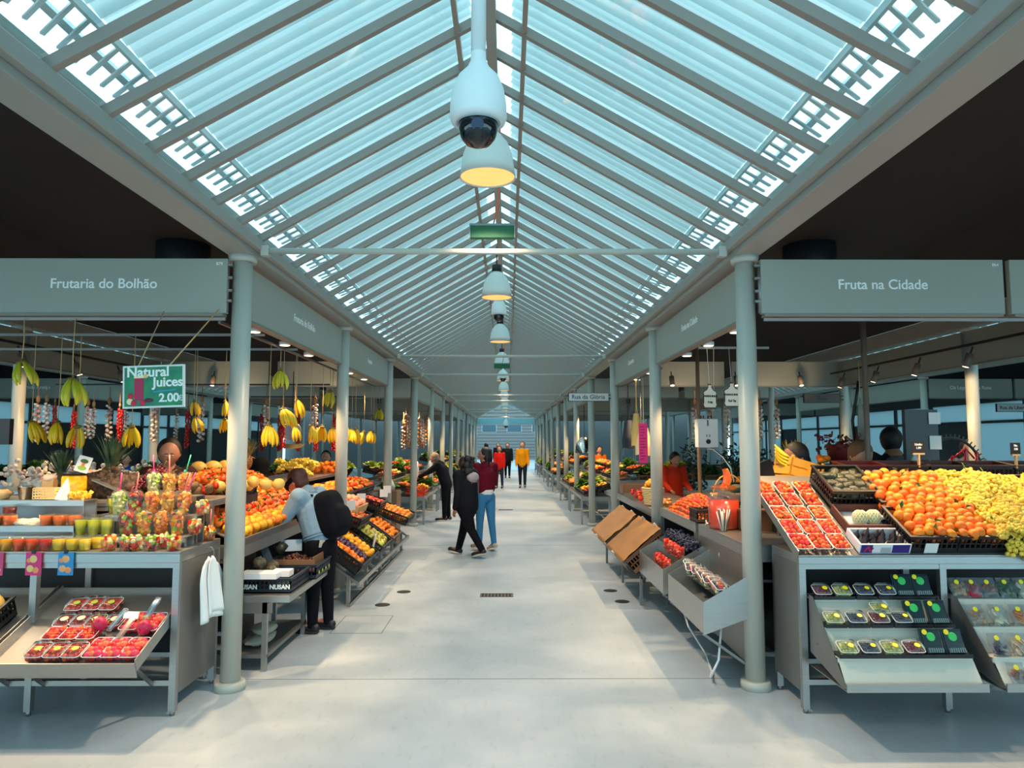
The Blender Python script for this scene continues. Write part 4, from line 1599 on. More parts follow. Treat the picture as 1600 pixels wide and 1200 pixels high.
bk.build('basket_grid', mat('basket_plastic', (242, 214, 150), .4), t)
tag(MB().lathe([(.05, 0), (.04, .05), (.012, .14), (.001, .17)], 9, wob=lambda a, z: 1 + .25 * math.cos(3 * a)).build('paper_napkin_cone', CARD, loc=(-3.42, 5.53, 1.406), rot=(.0, .2, 0)), 'white paper napkin twisted into a cone on the upper shelf', 'napkin')
Mx = frame((-3.31, 5.56, 1.425), (1, 0, 0), (0, 1, 0))
o = MB()
for i in range(34):
    o.cbox((rb(-.07, .07), rb(-.05, .05), rb(-.01, .035)), (.028, .022, .016), 0, (rb(0, 3), rb(0, 3), rb(0, 3)))
tag(o.build('mango_chunks', MIX[1], loc=(-3.31, 5.56, 1.423)), 'heap of yellow fruit chunks at the end of the upper shelf', 'fruit chunks', kind='stuff')
tag(MB().ball((0, 0, 0), .10, 22, 0, (1.9, .75, .3), lump=.5, lf=6).build('crushed_ice', mat('ice_chips', (240, 214, 190), .4, bump=1, bscale=60), loc=(-3.52, 5.30, 1.255)), 'mound of crushed ice on the lower step shelf', 'ice', kind='stuff')
tag(MB().ball((0, 0, 0), .07, 14, 0, (1, .6, .6), lump=.5).build('filled_paper_bag', WOOD, loc=(-3.90, 5.56, 1.44)), 'crumpled pale paper bag at the end of the upper shelf', 'paper bag')
t = thing('fruit_jar', 'wide yellow fruit jar with a dark lid behind the napkins', 'jar', (-3.50, 5.80, 1.39))
MB().lathe([(.001, 0), (.085, 0), (.09, .02), (.09, .17), (.08, .19)], 24).build('jar_body', mat('mango_jar', (240, 170, 20), .2, col2=(246, 200, 60), vscale=30), t)
MB().tube([(0, 0, .19), (0, 0, .215)], .088, 24).build('lid', DARKM, t)
t = thing('avocado_picture_card', 'leaning picture card of fruit on the yellow jar', 'card', (-3.42, 5.74, 1.607), (-.2, .25, 0))
MB().box(-.055, .055, -.002, .002, 0, .13).build('sheet', CARD, t)
MB().ball((0, -.003, .035), .024, 14, 0, (1.5, .1, .8)).ball((0, -.003, .09), .022, 14, 1, (1.5, .1, .8)).ball((0, -.004, .062), .014, 10, 2, (1, .1, 1)).build('printed_fruit', [GREENS[0], LEAF, MIX[6]], t)
t = thing('paper_bag', 'upright tan paper bag with a crumpled top behind the basket', 'paper bag', (-3.72, 5.84, 1.39))
MB().box(-.045, .045, -.03, .03, 0, .15).build('bag_body', WOOD, t)
MB().ball((0, 0, .165), .045, 12, 0, (1.2, .8, .7), lump=.6, lf=4).build('crumpled_top', mat('tissue', (222, 200, 176), .8), t)
# rear ledge behind the counter
counter(-4.3, -2.35, 5.72, 6.25, 1.385, 'rear steel ledge behind the juice counter', 0.05)
tag(MB().ball((0, 0, 0), .27, 40, 0, (1.0, .55, .62), lump=.35, lf=9).build('dried_mushroom_heap', mat('dried_brown', (44, 33, 27), .8, col2=(92, 74, 60), vscale=30, bump=1.0, bscale=42), loc=(-3.34, 6.0, 1.44)),
    'heap of dark wrinkled dried goods behind the napkins', 'dried goods', kind='stuff')
t = thing('stick_bundle', 'loose bundle of pale thin sticks beside the tall yellow cups', 'sticks', (-2.99, 5.52, 1.30))
for i in range(16):
    MB().tube([(rb(-.02, .02), rb(-.02, .02), -.2), (rb(-.05, .05), rb(-.03, .03), rb(.06, .16))], .0045, 6).build('stick', WOOD, t)


def pineapple(loc, rot, label, s=1.0, group=None):
    t = thing('pineapple', label, 'pineapple', loc, rot, group)
    t.scale = (s, s, s)
    MB().ball((0, 0, .10), .065, 22, 0, (1, 1, 1.5), lump=.12, lf=18).build('body', mat('pineapple_skin', (150, 104, 44), .6, col2=(84, 66, 34), vscale=40, bump=1, bscale=36), t)
    c = MB()
    for i in range(46):
        a = i * 2.4
        k = i / 46
        r0 = .03 * (1 - k * .6)
        ln = .10 + .12 * (1 - abs(k - .4))
        out = .75 * (1 - k) + .08
        b = Vector((r0 * math.cos(a), r0 * math.sin(a), .185 + k * .03))
        e = b + Vector((out * math.cos(a) * ln * .9, out * math.sin(a) * ln * .9, ln * (1.05 - out * .3)))
        s_ = Vector((-math.sin(a), math.cos(a), 0)) * .011
        mid = (b + e) / 2 + Vector((0, 0, .012))
        c.add([b - s_, b + s_, mid + s_ * .8, mid - s_ * .8, e], [(0, 1, 2, 3), (3, 2, 4)])
    c.build('leaf_crown', mat('pineapple_leaf', (70, 92, 66), .5, col2=(120, 128, 84), vscale=12), t)
    return Proto(t)


tag(MB().box(-4.6, -2.4, 6.38, 6.9, 0, 1.36).build('back_display_cabinet', mat('cabinet_dark', (60, 54, 48), .6)), 'dark display cabinet standing behind the rear steel ledge', 'cabinet')
pp = pineapple((-3.62, 6.5, 1.36), (0, .1, 0), 'large pineapple crown rising behind the dried goods', 1.45)
pp.used = True
pp.put((-4.05, 6.55, 1.36), (0, -.1, 1), 'second pineapple partly hidden behind the picture card', None, 1.1)
for i, (x, y, z) in enumerate(((-3.04, 6.08, 1.42), (-2.93, 6.05, 1.44), (-2.82, 6.05, 1.42), (-2.98, 6.02, 1.50), (-2.87, 6.02, 1.52), (-3.06, 5.98, 1.47), (-2.78, 6.0, 1.48), (-2.92, 6.0, 1.57), (-3.0, 6.1, 1.57))):
    P_RGRAPE.put((x, y, z), (rb(-.5, .3), rb(-.4, .4), rb(0, 3)), 'dark red grape bunch heaped before the vendor face', 'dark red grapes before the vendor')
for i in range(10):
    P_KIWI.put((-2.55 + rb(-.12, .12), 5.95 + rb(-.08, .08), 1.42 + rb(0, .07)), (rb(0, 3), rb(0, 3), 0), 'brown kiwi on the rear ledge beside the red grapes', 'kiwis on the rear ledge')
for i in range(26):
    (P_KAKI if i % 3 else P_TOM).put((-2.74 + rb(-.15, .13), 6.6 + rb(-.15, .15), 1.395 + rb(0, .13)), (rb(-1, 1), rb(-1, 1), 0), 'red orange fruit heaped on the dark cabinet by the column', 'fruit heaped on the dark cabinet')
for i in range(9):
    P_MELON.put((-2.92 + i * .10, 6.62 + rb(-.1, .1), 1.44 + rb(0, .05)), (rb(-1, 1), 1.3, rb(0, 3)), 'small yellow melon lying on the dark cabinet behind the vendor', 'melons on the dark cabinet', .62)

# Natural Juices board
t = thing('hanging_juice_board', 'hanging board reading Natural Juices 2.00 with a drawn red juice glass', 'sign', (-2.36, 4.75, 2.075), (0, rad(-2), 0))
MB().box(-.205, .205, -.008, .008, 0, .285).build('board_edge', mat('board_white', (222, 228, 226), .5), t)
MB().box(-.192, .192, -.011, -.008, .012, .273).build('printed_face', mat('board_green', (22, 120, 92), .5, col2=(30, 140, 90), vscale=14), t)
pr_ = MB().box(-.125, -.065, -.014, -.011, .05, .205, 0)
pr_.box(-.128, -.062, -.0145, -.011, .20, .212, 1)
pr_.ball((-.155, -.012, .045), .022, 12, 1, (1, .1, 1)).ball((-.13, -.013, .035), .02, 12, 2, (1, .1, 1)).ball((-.07, -.013, .033), .02, 12, 2, (1, .1, 1)).ball((-.03, -.012, .05), .024, 12, 3, (1.3, .1, .6)).ball((-.15, -.012, .08), .02, 12, 2, (1, .1, 1))
pr_.ball((-.05, -.013, .215), .016, 12, 4, (1, .1, 1))
pr_.build('printed_glass', [mat('print_magenta', (176, 26, 76), .5), mat('print_cream', (240, 226, 180), .5), mat('print_red', (200, 26, 60), .5), mat('print_purple', (90, 20, 60), .5), mat('print_peach', (240, 190, 120), .5)], t)
text('Natural', .092, t, (-.035, -.0125, .238), '-y', bold=.0022)
text('Juices', .088, t, (.098, -.0125, .168), '-y', bold=.0022)
text('2.00', .078, t, (.105, -.0125, .062), '-y', bold=.002)
text('€', .05, t, (.182, -.0125, .058), '-y')
MB().bar((.0, -.0125, .104), (.15, -.0125, .118), .004, .009).build('blue_swash', mat('print_blue', (30, 150, 190), .5), t)
cd = MB().tube([(-.105, 0, .285), (-.20, .55, .76)], .004, 6).tube([(.105, 0, .285), (.21, .55, .76)], .005, 6)
cd.build('rope', CORD, t)

# hanging bananas
def hang(p, x, y, z, ztop, label, group=None, rz=None, s=1.0):
    r = p.put((x, y, z), (rb(-.15, .15), rb(-.15, .15), rz if rz is not None else rb(0, 6)), label, group, s)
    c = MB().tube([(x, y, z + .03 * s), (x + rb(-.01, .01), y, (z + ztop) / 2), (x, y, ztop)], .0035, 5).build('hanging_cord', CORD, r)
    c.matrix_parent_inverse = Matrix.LocRotScale(r.location, r.rotation_euler, r.scale).inverted()


ZT = 2.80
for (a, b, lb) in (((-6.0, 5.42, 2.79), (-2.17, 5.42, 2.79), 'long thin rail under the Frutaria do Bolhão board carrying two green bunches'), ((1.98, 5.42, 2.79), (5.8, 5.42, 2.79), 'long thin rail under the Fruta na Cidade board'),
                   ((-6.0, 6.3, 2.80), (-2.17, 6.3, 2.80), 'thin rail behind the juice board carrying yellow banana bunches'), ((-6.0, 7.3, 2.80), (-2.17, 7.3, 2.80), 'thin rail behind the cloth column carrying little banana bunches'),
                   ((-2.3, 5.62, 2.80), (-2.3, 12.3, 2.80), 'thin rail along the aisle carrying the long banana row'), ((2.0, 9.1, 2.80), (2.0, 12.3, 2.80), 'thin rail along the aisle carrying the hanging bags'),
                   ((1.9, 7.0, 2.78), (2.6, 7.0, 2.78), 'short rail carrying the two bottle shaped signs')):
    tag(MB().bar(a, b, .022, .022).build('hanging_rail', STEELD), lb, 'rail')
hang(P_BG[0], -3.70, 5.40, 2.45, 2.79, 'greenish banana bunch hanging nearest the photo edge, in front of a tan column', None, 0.3, 1.0)
hang(P_BG[1], -3.31, 5.40, 2.32, 2.79, 'large greenish banana bunch hanging before the As Irmãs Araújo board', None, 0.1, 1.05)
for i, (x, y, z, k, lb) in enumerate(((-4.2, 6.3, 2.02, 2, 'full yellow banana bunch hanging by the tan column, over the garlic'), (-3.97, 6.3, 2.02, 2, 'full yellow banana bunch between two chili braids'),
                                      (-3.80, 6.3, 1.98, 0, 'small yellow banana bunch beside the pale blue column'), (-3.32, 6.3, 1.98, 1, 'yellow banana bunch hanging below the Natural Juices board'))):
    hang(P_BY[k], x, y, z, ZT, lb)
for i, (x, y, z) in enumerate(((-3.2, 7.3, 2.09), (-3.22, 7.3, 2.26), (-2.90, 7.3, 2.26), (-2.90, 7.3, 2.08))):
    hang(P_BY[0], x, y, z, ZT, 'little yellow banana bunch hanging behind the white cloth column', 'little banana bunches by the cloth column', None, .8)
AB = [(7.17, 2.56, 1, 0, 'green banana bunch hanging highest beside the cloth column'), (6.87, 2.0, 0, 1, 'large yellow banana bunch hanging before the black clad vendor'),
      (7.29, 2.18, 0, 2, 'large yellow green bunch just under the highest green one'), (7.74, 2.30, 0, 0, 'small yellow banana bunch on its own cord behind the large ones'),
      (9.2, 2.50, 1, 1, 'green banana bunch hanging at the second aisle column'), (12.77, 2.43, 1, 0, 'green banana bunch hanging at the end of the banana stall')]
for y, z, g_, k, lb in AB:
    hang((P_BG if g_ else P_BY)[min(k, 1 if g_ else 2)], -2.3, y, z, ZT, lb, None, None, 1.05)
for y, z in ((7.7, 2.0), (8.32, 2.03), (8.83, 2.03), (9.35, 2.02), (10.12, 2.06), (10.5, 2.02), (10.8, 2.04), (11.4, 2.0), (12.0, 2.03), (12.25, 2.0)):
    hang(P_BY[2 if y > 8 else 0], -2.3, y, z, ZT, 'yellow banana bunch in the long hanging row over the aisle edge', 'row of yellow banana bunches', None, 1.05 if y > 8 else .8)
# ================================================================== stall R1: counter facing the cross lane with oranges and grapes
SL = math.atan(.48)
CS, SS = math.cos(SL), math.sin(SL)
t = counter(2.02, 5.2, 4.99, 5.50, 1.065, 'stainless counter with packed fruit bins below and sloping fruit above', 0.062, legs=(-1.5675, -.59, .39, 1.3), side=('x0',), rail=.19)
# sloping rack
t = thing('sloping_display_rack', 'sloping steel rack holding strawberry trays, oranges and grapes', 'display rack', (2.02, 5.0, 1.066))
rk = MB()
M0 = Euler((SL, 0, 0)).to_matrix().to_4x4()
rk.box(.0, 3.2, 0, 1.15, -.012, -.004, M=M0)
rk.build('rack_floor', STEELD, t)
MB().box(-.008, 0, -.005, 1.12, -.03, .035, M=M0).build('rim', STEEL, t)
for x in (.03, 1.1, 2.2, 3.1):
    MB().box(x, x + .03, .96, .99, -1.03, .44).build('support_post', STEELD, t)


def rk_pt(x, v, up=0.0):
    return Vector((x, 5.01 + v * CS - up * SS, 1.066 + v * SS + up * CS))


def rk_fr(x, v, up=0.0):
    return frame(rk_pt(x, v, up), (1, 0, 0), (0, CS, SS))


# strawberry trays 3 x 5
st = thing('fruit_tray', 'x', 'fruit tray')
mb = MB()
pn = punnet(.128, .186, .04, (1, 1, .001, [REDS[0]]), lid=False, seed=8, name='fruit_tray', cat='fruit tray')
for ch in list(pn.o.children):
    if ch.name.startswith('fruit') and ch.data.materials and ch.data.materials[0] == REDS[0]:
        bpy.data.objects.remove(ch)
bpy.data.objects.remove(st)
KIDS[pn.o.name] = list(pn.o.children)
RWN = ['front', 'second', 'middle', 'fourth', 'hindmost']
P_DRAG = fruit('cut_dragon_fruit_wedge', 'cut fruit', .021, mat('wedge_pink_orange', (240, 44, 48), .3, rnd=.5, col2=(248, 120, 60), vscale=40, thresh=(.5, .7)), .7, stem=False, n=9, lump=.3)
for j in range(5):
    for i in range(3):
        x = 2.075 + i * .135 + (.012 * j * (i * .5))
        v = .10 + j * .193
        F_ = rk_fr(x, v, .002)
        pn.put(F_.translation, F_.to_euler(), 'clear tray of %s in the %s row on the slope' % ('strawberries' if j in (0, 1, 4) else 'orange red fruit pieces', RWN[j]), 'trays in the %s row on the slope' % RWN[j])
        pr = P_STRAW if (j >= 2 and not (j == 3 and i < 2)) else P_DRAG
        lb = 'red strawberry' if pr is P_STRAW else 'pink orange fruit piece'
        for a in range(3):
            for b in range(4):
                q = F_ @ Vector(((a - 1) * .037 + rb(-.006, .006), (b - 1.5) * .042 + rb(-.006, .006), .034 + rb(-.003, .012)))
                pr.put(q, (rb(0, 3), rb(0, 3), rb(0, 6)), '%s in the %s row of clear trays on the slope' % (lb, RWN[j]), '%s, %s row trays' % (lb, RWN[j]), rb(1.0, 1.25))

# avocado crate, net box, fig box
F_ = rk_fr(2.68, .80, .02)
crate(.36, .42, .15, F_, 'black crate of dark avocados behind the netted fruit box')
heap(P_AVO, F_, .30, .34, .075, 'dark green avocado in the crate behind the netted fruit', 'avocados behind the netted fruit', z0=.10, layers=1, rot='flat', scale=(.9, 1.05))
F_ = rk_fr(2.66, .405, .0)
BROWNC = mat('brown_carton', (92, 52, 44), .7)
crate(.36, .30, .075, F_, 'low brown carton holding two netted custard apples', BROWNC, 'fruit_carton', 'carton', slots=False, rim=0)
o = MB().box(-.168, .168, -.138, .138, .011, .014).build('carton_liner', mat('foil_liner', (196, 206, 214), .4))
o.matrix_world = F_
tag(o, 'pale liner sheet under the netted custard apples', 'liner')
for i, (u, v) in enumerate(((-.045, -.06), (.055, -.055))):
    q = F_ @ Vector((u, v, .02))
    P_NET.put(q, (0, 0, i * 1.0), ('custard apple in pale foam net, nearer the strawberry trays', 'custard apple in pale foam net, nearer the orange crates')[i], None, .92)
tag(MB().ball((0, 0, 0), .05, 14, 0, (1.3, .8, .4), lump=.6, lf=4).build('tissue_paper', mat('white_tissue', (226, 226, 230), .8), loc=F_ @ Vector((.12, .0, .045))), 'crumpled white tissue beside the netted custard apples', 'tissue')
F_ = rk_fr(2.63, .115, .0)
o = crate(.36, .21, .075, F_, 'low white fruit carton with purple print holding dark figs', mat('white_carton', (226, 226, 230), .6), 'fig_carton', 'carton', slots=False, rim=0)
pu = MB()
pu.box(-.17, -.09, -.1075, -.1055, .008, .07).box(.05, .17, -.1075, -.1055, .008, .07)
pu.build('purple_print', mat('print_violet', (50, 36, 120), .5), o)
MB().bar((-.145, -.1085, .018), (-.12, -.1085, .062), .002, .010).bar((-.12, -.1085, .062), (-.105, -.1085, .02), .002, .010).bar((-.10, -.1085, .02), (-.085, -.1085, .05), .002, .008).build('red_emblem', mat('print_red2', (200, 40, 60), .5), o)
MB().box(-.03, .04, -.1075, -.1055, .012, .05).build('pale_label', mat('print_grey', (170, 176, 180), .5), o)
heap(P_FIG, F_, .31, .17, .058, 'dark fig standing in the low white and purple carton', 'figs in the purple printed carton', z0=.045, rot='z', scale=(.9, 1.1))

# oranges: two stacked crates at the front, heap behind
for i, x in enumerate((2.97, 3.32)):
    F_ = rk_fr(x, .22, .0)
    crate(.345, .40, .135, F_, ('black slotted crate of oranges with a paper card on its front', 'black slotted crate of oranges beside the grapes')[i], card=-.02 if i == 0 else None)
for i, x in enumerate((3.0, 3.36)):
    F_ = rk_fr(x, .72, .0)
    crate(.345, .46, .135, F_, ('hidden black crate under the orange heap, avocado side', 'hidden black crate under the orange heap, grape side')[i])
F_ = rk_fr(3.16, .47, .0)
heap([P_ORANGE, P_ORANGE, P_ORANGE, P_ORANGEL], F_, .66, .88, .071, 'orange in the big heap between the avocado crate and the white grapes', 'oranges of the big heap', h=lambda u, v: .12 + .065 * math.sin(math.pi * min(1, max(0, u))) ** .6 * (.25 + .75 * v) * (1 if v < .93 else .7), layers=2)
for i in range(10):
    q = F_ @ Vector((rb(-.3, .3), rb(-.4, .4), rb(.24, .27)))
    o = MB().add([(0, 0, 0), (.02, -.012, .006), (.055, 0, 0), (.02, .012, .008)], [(0, 1, 2, 3)]).build('orange_leaf', LEAF, loc=q, rot=(rb(-.5, .5), rb(-.5, .5), rb(0, 6)))
    tag(o, 'loose green leaf lying in the big orange heap', 'leaf', 'leaves in the orange heap')

# grapes
for i, x in enumerate((3.70, 4.06, 4.42)):
    for j in range(2):
        F_ = rk_fr(x, .24 + j * .48, .0)
        crate(.345, .44, .12, F_, 'black crate filled with white grapes, %s of the grape side' % ('front row' if j == 0 else 'rear row'), group='grape crates, %s' % ('front row' if j == 0 else 'rear row'))
F_ = rk_fr(4.0, .45, .0)
heap(P_GRAPE, F_, 1.15, .88, .092, 'bunch of white grapes in the big yellow green heap beside the oranges', 'white grape bunches', h=lambda u, v: .105 + .01 * v + .02 * math.sin(u * 9), layers=1, rot='z', scale=(.95, 1.15))
for x, v, u in ((3.53, .02, .06), (3.58, .10, .12), (3.66, .0, .03)):
    q = rk_pt(x, v, u)
    P_GRAPE[0].put(q, (SL + .7, 0, rb(-.3, .3)), 'white grape bunch tumbling over the front crate rim', 'grape bunches over the crate rim')
# back row of dark crates standing on edge
for i, (x, m) in enumerate(((3.08, 'maroon'), (3.45, 'brown'), (3.82, 'brown'), (4.18, 'brown'), (4.55, 'brown'))):
    cm = mat('crate_' + m, {'maroon': (70, 14, 20), 'brown': (50, 34, 32)}[m], .5)
    F_ = Matrix.Translation((x, 6.27, 1.475)) @ Euler((0.12, 0, 0)).to_matrix().to_4x4()
    o = crate(.35, .26, .19, F_, ['maroon crate with pale letters in the dark back row', 'dark crate behind the orange heap holding a chalk card', 'dark slotted crate at the middle of the back row', 'dark slotted crate behind the white grapes', 'last dark slotted crate of the back row'][i], cm, slots=i > 1)
    if i == 0:
        text('ADC', .07, o, (.02, -.136, .12), '-y', mat('crate_letter', (196, 160, 160), .5), bold=.003)
tag(MB().box(2.3, 5.2, 6.12, 6.6, 1.44, 1.465).box(2.32, 2.36, 6.14, 6.18, 0, 1.44).box(5.1, 5.14, 6.14, 6.18, 0, 1.44).build('rear_shelf', STEELD), 'rear steel shelf carrying the dark crates', 'shelf')


def chalk_card(x, y, z, lines, lb, rz=0, stand=.12):
    t = thing('chalk_price_card', lb, 'price card', (x, y, z), (0, 0, rz))
    MB().box(-.06, .06, -.003, .003, stand, stand + .10).build('black_card', mat('chalkboard', (22, 22, 24), .7), t)
    for i, l in enumerate(lines):
        text(l, .026, t, (0, -.0045, stand + .075 - i * .03), '-y', bold=.0006)
    MB().box(-.05, .05, -.008, .008, stand - .012, stand + .002).bar((0, 0, stand - .01), (0, .0, 0), .014, .02).build('peg', WOOD, t)


chalk_card(3.54, 6.12, 1.63, ('Limão', '1.99'), 'black chalk price card on a wooden peg behind the orange heap')
chalk_card(4.38, 6.12, 1.62, ('Uva', '3.50'), 'tilted black chalk price card on a peg behind the grapes', .35)

# bins with packed goods below (stepped shelves)
CREAM = mat('cream_shelf', (206, 204, 190), .4)


def stepped_bin(x0, x1, label):
    t = thing('stepped_bin', label, 'bin', ((x0 + x1) / 2, 4.98, 0))
    w = (x1 - x0) / 2
    st = [(.12, .775), (-.03, .775), (-.13, .635), (-.21, .635), (-.31, .495), (-.40, .495), (-.50, .35)]
    for i, k in enumerate((0, 2, 4)):
        (ya, za), (yb, zb) = st[k], st[k + 1]
        (yc, zc) = st[k + 2]
        MB().box(-w, w, yb, ya + .03, za - .006, za).box(-w, w, yb - .005, yb + .003, za - .03, za).build('shelf', CREAM, t)
        m2 = MB().quad((-w, yb, za - .008), (w, yb, za - .008), (w, yc, zc + .003), (-w, yc, zc + .003))
        m2.build('riser_board', CREAM, t)
    for x in (-w - .003, w + .003):
        s = MB()
        vs = [(x - .002, .0, .80), (x - .002, -.06, .80), (x - .002, -.52, .34), (x - .002, -.46, .33), (x - .002, .0, .42)]
        vs += [(a + .004, b, c) for a, b, c in vs]
        s.add(vs, [(0, 1, 2, 3, 4), (9, 8, 7, 6, 5), (0, 5, 6, 1), (1, 6, 7, 2), (2, 7, 8, 3), (3, 8, 9, 4), (4, 9, 5, 0)])
        s.build('side_cheek', STEELD, t)
    MB().box(-w, w, -.53, -.505, .325, .345).box(-w - .01, w + .01, -.535, -.525, .325, .375).box(-w, w, -.52, .03, .32, .326).build('front_lip', STEEL, t)
    b = MB().bar((-w + .3, -.1, .32), (-w + .36, .02, .225), .015, .015)
    b.bar((-w - .02, -.12, .50), (-w + .01, -.12, .50), .014, .014)
    b.build('stay', STEELD, t)
    return t


stepped_bin(2.08, 2.93, 'stepped cream bin with dark punnets under the strawberry trays')
stepped_bin(3.06, 3.92, 'stepped cream bin with bagged vegetables under the grapes')

DB = mat('dark_punnet_base', (26, 36, 44), .35)
GRP = [mat('pale_grape_fruit', (170, 172, 96), .3), mat('pale_grape_fruit2', (196, 190, 110), .3)]
BLU = [mat('blueberry', (44, 56, 84), .5)]
RGR = [mat('red_grape_fruit', (120, 34, 56), .3)]
B_G = punnet(.115, .10, .05, (4, 4, .015, GRP), lid=True, sticker=(STKY, .018), seed=11, name='grape_punnet')
B_B = punnet(.115, .10, .05, (6, 5, .010, BLU), lid=True, sticker=(STKY, .016), seed=12, name='blueberry_punnet')
B_R = punnet(.115, .10, .05, (4, 4, .014, RGR), lid=True, sticker=(STKY, .018), seed=13, name='red_grape_punnet')


def clamshell_dark():
    t = thing('dark_clamshell', 'x', 'punnet')
    MB().box(-.065, .065, -.008, .008, 0, .15).box(-.055, .055, -.014, -.008, .01, .14).build('dark_pack', mat('dark_pack', (22, 46, 52), .25, coat=.4), t, bevel=.004)
    MB().ball((.0, -.014, .10), .028, 14, 0, (1, .12, 1)).build('green_label', mat('label_green', (60, 196, 96), .4), t)
    MB().ball((-.035, -.0155, .128), .017, 14, 0, (1, .12, 1)).build('sticker', STKY, t)
    g = MB()
    for i in range(7):
        g.box(-.045 + i * .014, -.037 + i * .014, -.04, -.014, .0, .028)
    g.build('ribbed_base', mat('grey_ribs', (110, 130, 134), .3), t)
    return Proto(t)


B_D = clamshell_dark()
TRAYB = Proto(tag(MB().box(-.065, .065, -.06, .06, 0, .012).box(-.07, .07, -.068, -.06, .0, .022).build('black_tray', mat('black_tray', (16, 20, 26), .35)), 'x', 'tray'))
ROWN = ('top', 'middle', 'bottom')
for r_, (y, z, xs) in enumerate(((5.02, .776, (2.16, 2.30, 2.45, 2.60, 2.74, 2.87)), (4.83, .636, (2.15, 2.30, 2.45, 2.60, 2.71, 2.86)), (4.65, .496, (2.15, 2.29, 2.43, 2.57, 2.71, 2.85)))):
    kinds = (('r', 'g', 'b', 'b', 'd', 'd'), ('g', 'b', 'r', 'b', 'd', 'd'), ('g', 'b', 'g', 'r', 'd', 'd'))[r_]
    for x, k in zip(xs, kinds):
        TRAYB.put((x, y - .03, z), 0, 'low black tray under the packs of the %s shelf of the punnet bin' % ROWN[r_], 'black trays, %s shelf' % ROWN[r_])
        if k == 'd':
            B_D.put((x, y - .035, z + .012), (rad(-24), 0, 0), 'dark clamshell with green label leaning on the %s shelf' % ROWN[r_], 'dark clamshells, %s shelf' % ROWN[r_])
        else:
            p, nm_ = {'g': (B_G, 'pale grapes'), 'b': (B_B, 'blueberries'), 'r': (B_R, 'red grapes')}[k]
            p.put((x, y - .03, z + .016), (rad(28), 0, 0), 'clear punnet of %s with yellow sticker on the %s shelf' % (nm_, ROWN[r_]), '%s punnets, %s shelf' % (nm_, ROWN[r_]))
B_G.put((2.49, 4.86, .70), (rad(30), 0, 0.1), 'clear punnet of pale grapes lying atop others on the middle shelf')


def veg_bag(nm_, cols, kind, seed):
    rr = random.Random(seed)
    t = thing(nm_, 'x', 'bag')
    c = MB()
    for i in range(26 if kind != 'slice' else 16):
        x, y, z = rr.uniform(-.042, .042), rr.uniform(-.014, .014), rr.uniform(.02, .105)
        e = (rr.uniform(0, 3), rr.uniform(0, 3), rr.uniform(0, 3))
        if kind == 'slice':
            c.ball((x * .8, y, z), .028, 10, rr.randrange(len(cols)), (1, 1, .2), (1.2 + rr.uniform(-.4, .4), 0, rr.uniform(0, 1)))
        elif kind == 'strip':
            c.tube([(x * .5 - .02, y, z), (x * .5, y, z + rr.uniform(.02, .04)), (x * .5 + .03, y, z - .01)], .008, 6, rr.randrange(len(cols)))
        elif kind == 'leaf':
            c.ball((x, y, z), .022, 8, rr.randrange(len(cols)), (1, .3, 1.2), e, lump=.5)
        else:
            c.ball((x, y, z), .014, 8, rr.randrange(len(cols)), (1, 1, .8), e)
    tag(c.build('vegetable_pieces', cols, t), kind='stuff')
    b = MB()
    n = 10
    vs = []
    for j in range(9):
        v = j / 8
        th = .026 * math.sin(math.pi * min(1, v * 1.15)) ** .5 if v < .87 else .004
        for k in range(2 * n):
            a = 2 * math.pi * k / (2 * n)
            vs.append((.062 * math.cos(a) * (1 - .08 * math.sin(v * 9)), th * math.sin(a) + .003 * math.sin(k * 2 + j * 2), v * .15))
    fs = [(j * 2 * n + k, j * 2 * n + (k + 1) % (2 * n), (j + 1) * 2 * n + (k + 1) % (2 * n), (j + 1) * 2 * n + k) for j in range(8) for k in range(2 * n)]
    b.add(vs, fs, 0, True).build('bag_film', BAGC, t)
    MB().ball((-.015, -.028, .11), .017, 14, 0, (1, .12, 1)).build('sticker', STKY, t)
    return Proto(t)


V = {'potato': veg_bag('vegetable_bag', [mat('veg_tan', (190, 140, 84), .5)], 'chunk', 1), 'beet': veg_bag('vegetable_bag', [mat('veg_beet', (176, 20, 50), .3)], 'slice', 2),
     'brown': veg_bag('vegetable_bag', [mat('veg_brown', (140, 84, 62), .5)], 'chunk', 3), 'green': veg_bag('vegetable_bag', [mat('veg_green', (50, 92, 50), .5)], 'leaf', 4),
     'white': veg_bag('vegetable_bag', [mat('veg_white', (214, 206, 176), .5)], 'slice', 5), 'squash': veg_bag('vegetable_bag', [mat('veg_squash', (206, 130, 60), .4)], 'slice', 6),
     'aubergine': veg_bag('vegetable_bag', [mat('veg_plum', (54, 40, 64), .3)], 'slice', 7), 'beans': veg_bag('vegetable_bag', [mat('veg_bean', (126, 190, 80), .4)], 'strip', 8),
     'mush': veg_bag('vegetable_bag', [mat('veg_mush', (206, 176, 140), .5)], 'slice', 9)}
VN = {'potato': 'tan chunks', 'beet': 'red beet slices', 'brown': 'brown chunks', 'green': 'dark green leaves', 'white': 'white slices', 'squash': 'orange squash slices', 'aubergine': 'dark purple slices', 'beans': 'bright green beans', 'mush': 'pale mushroom slices'}
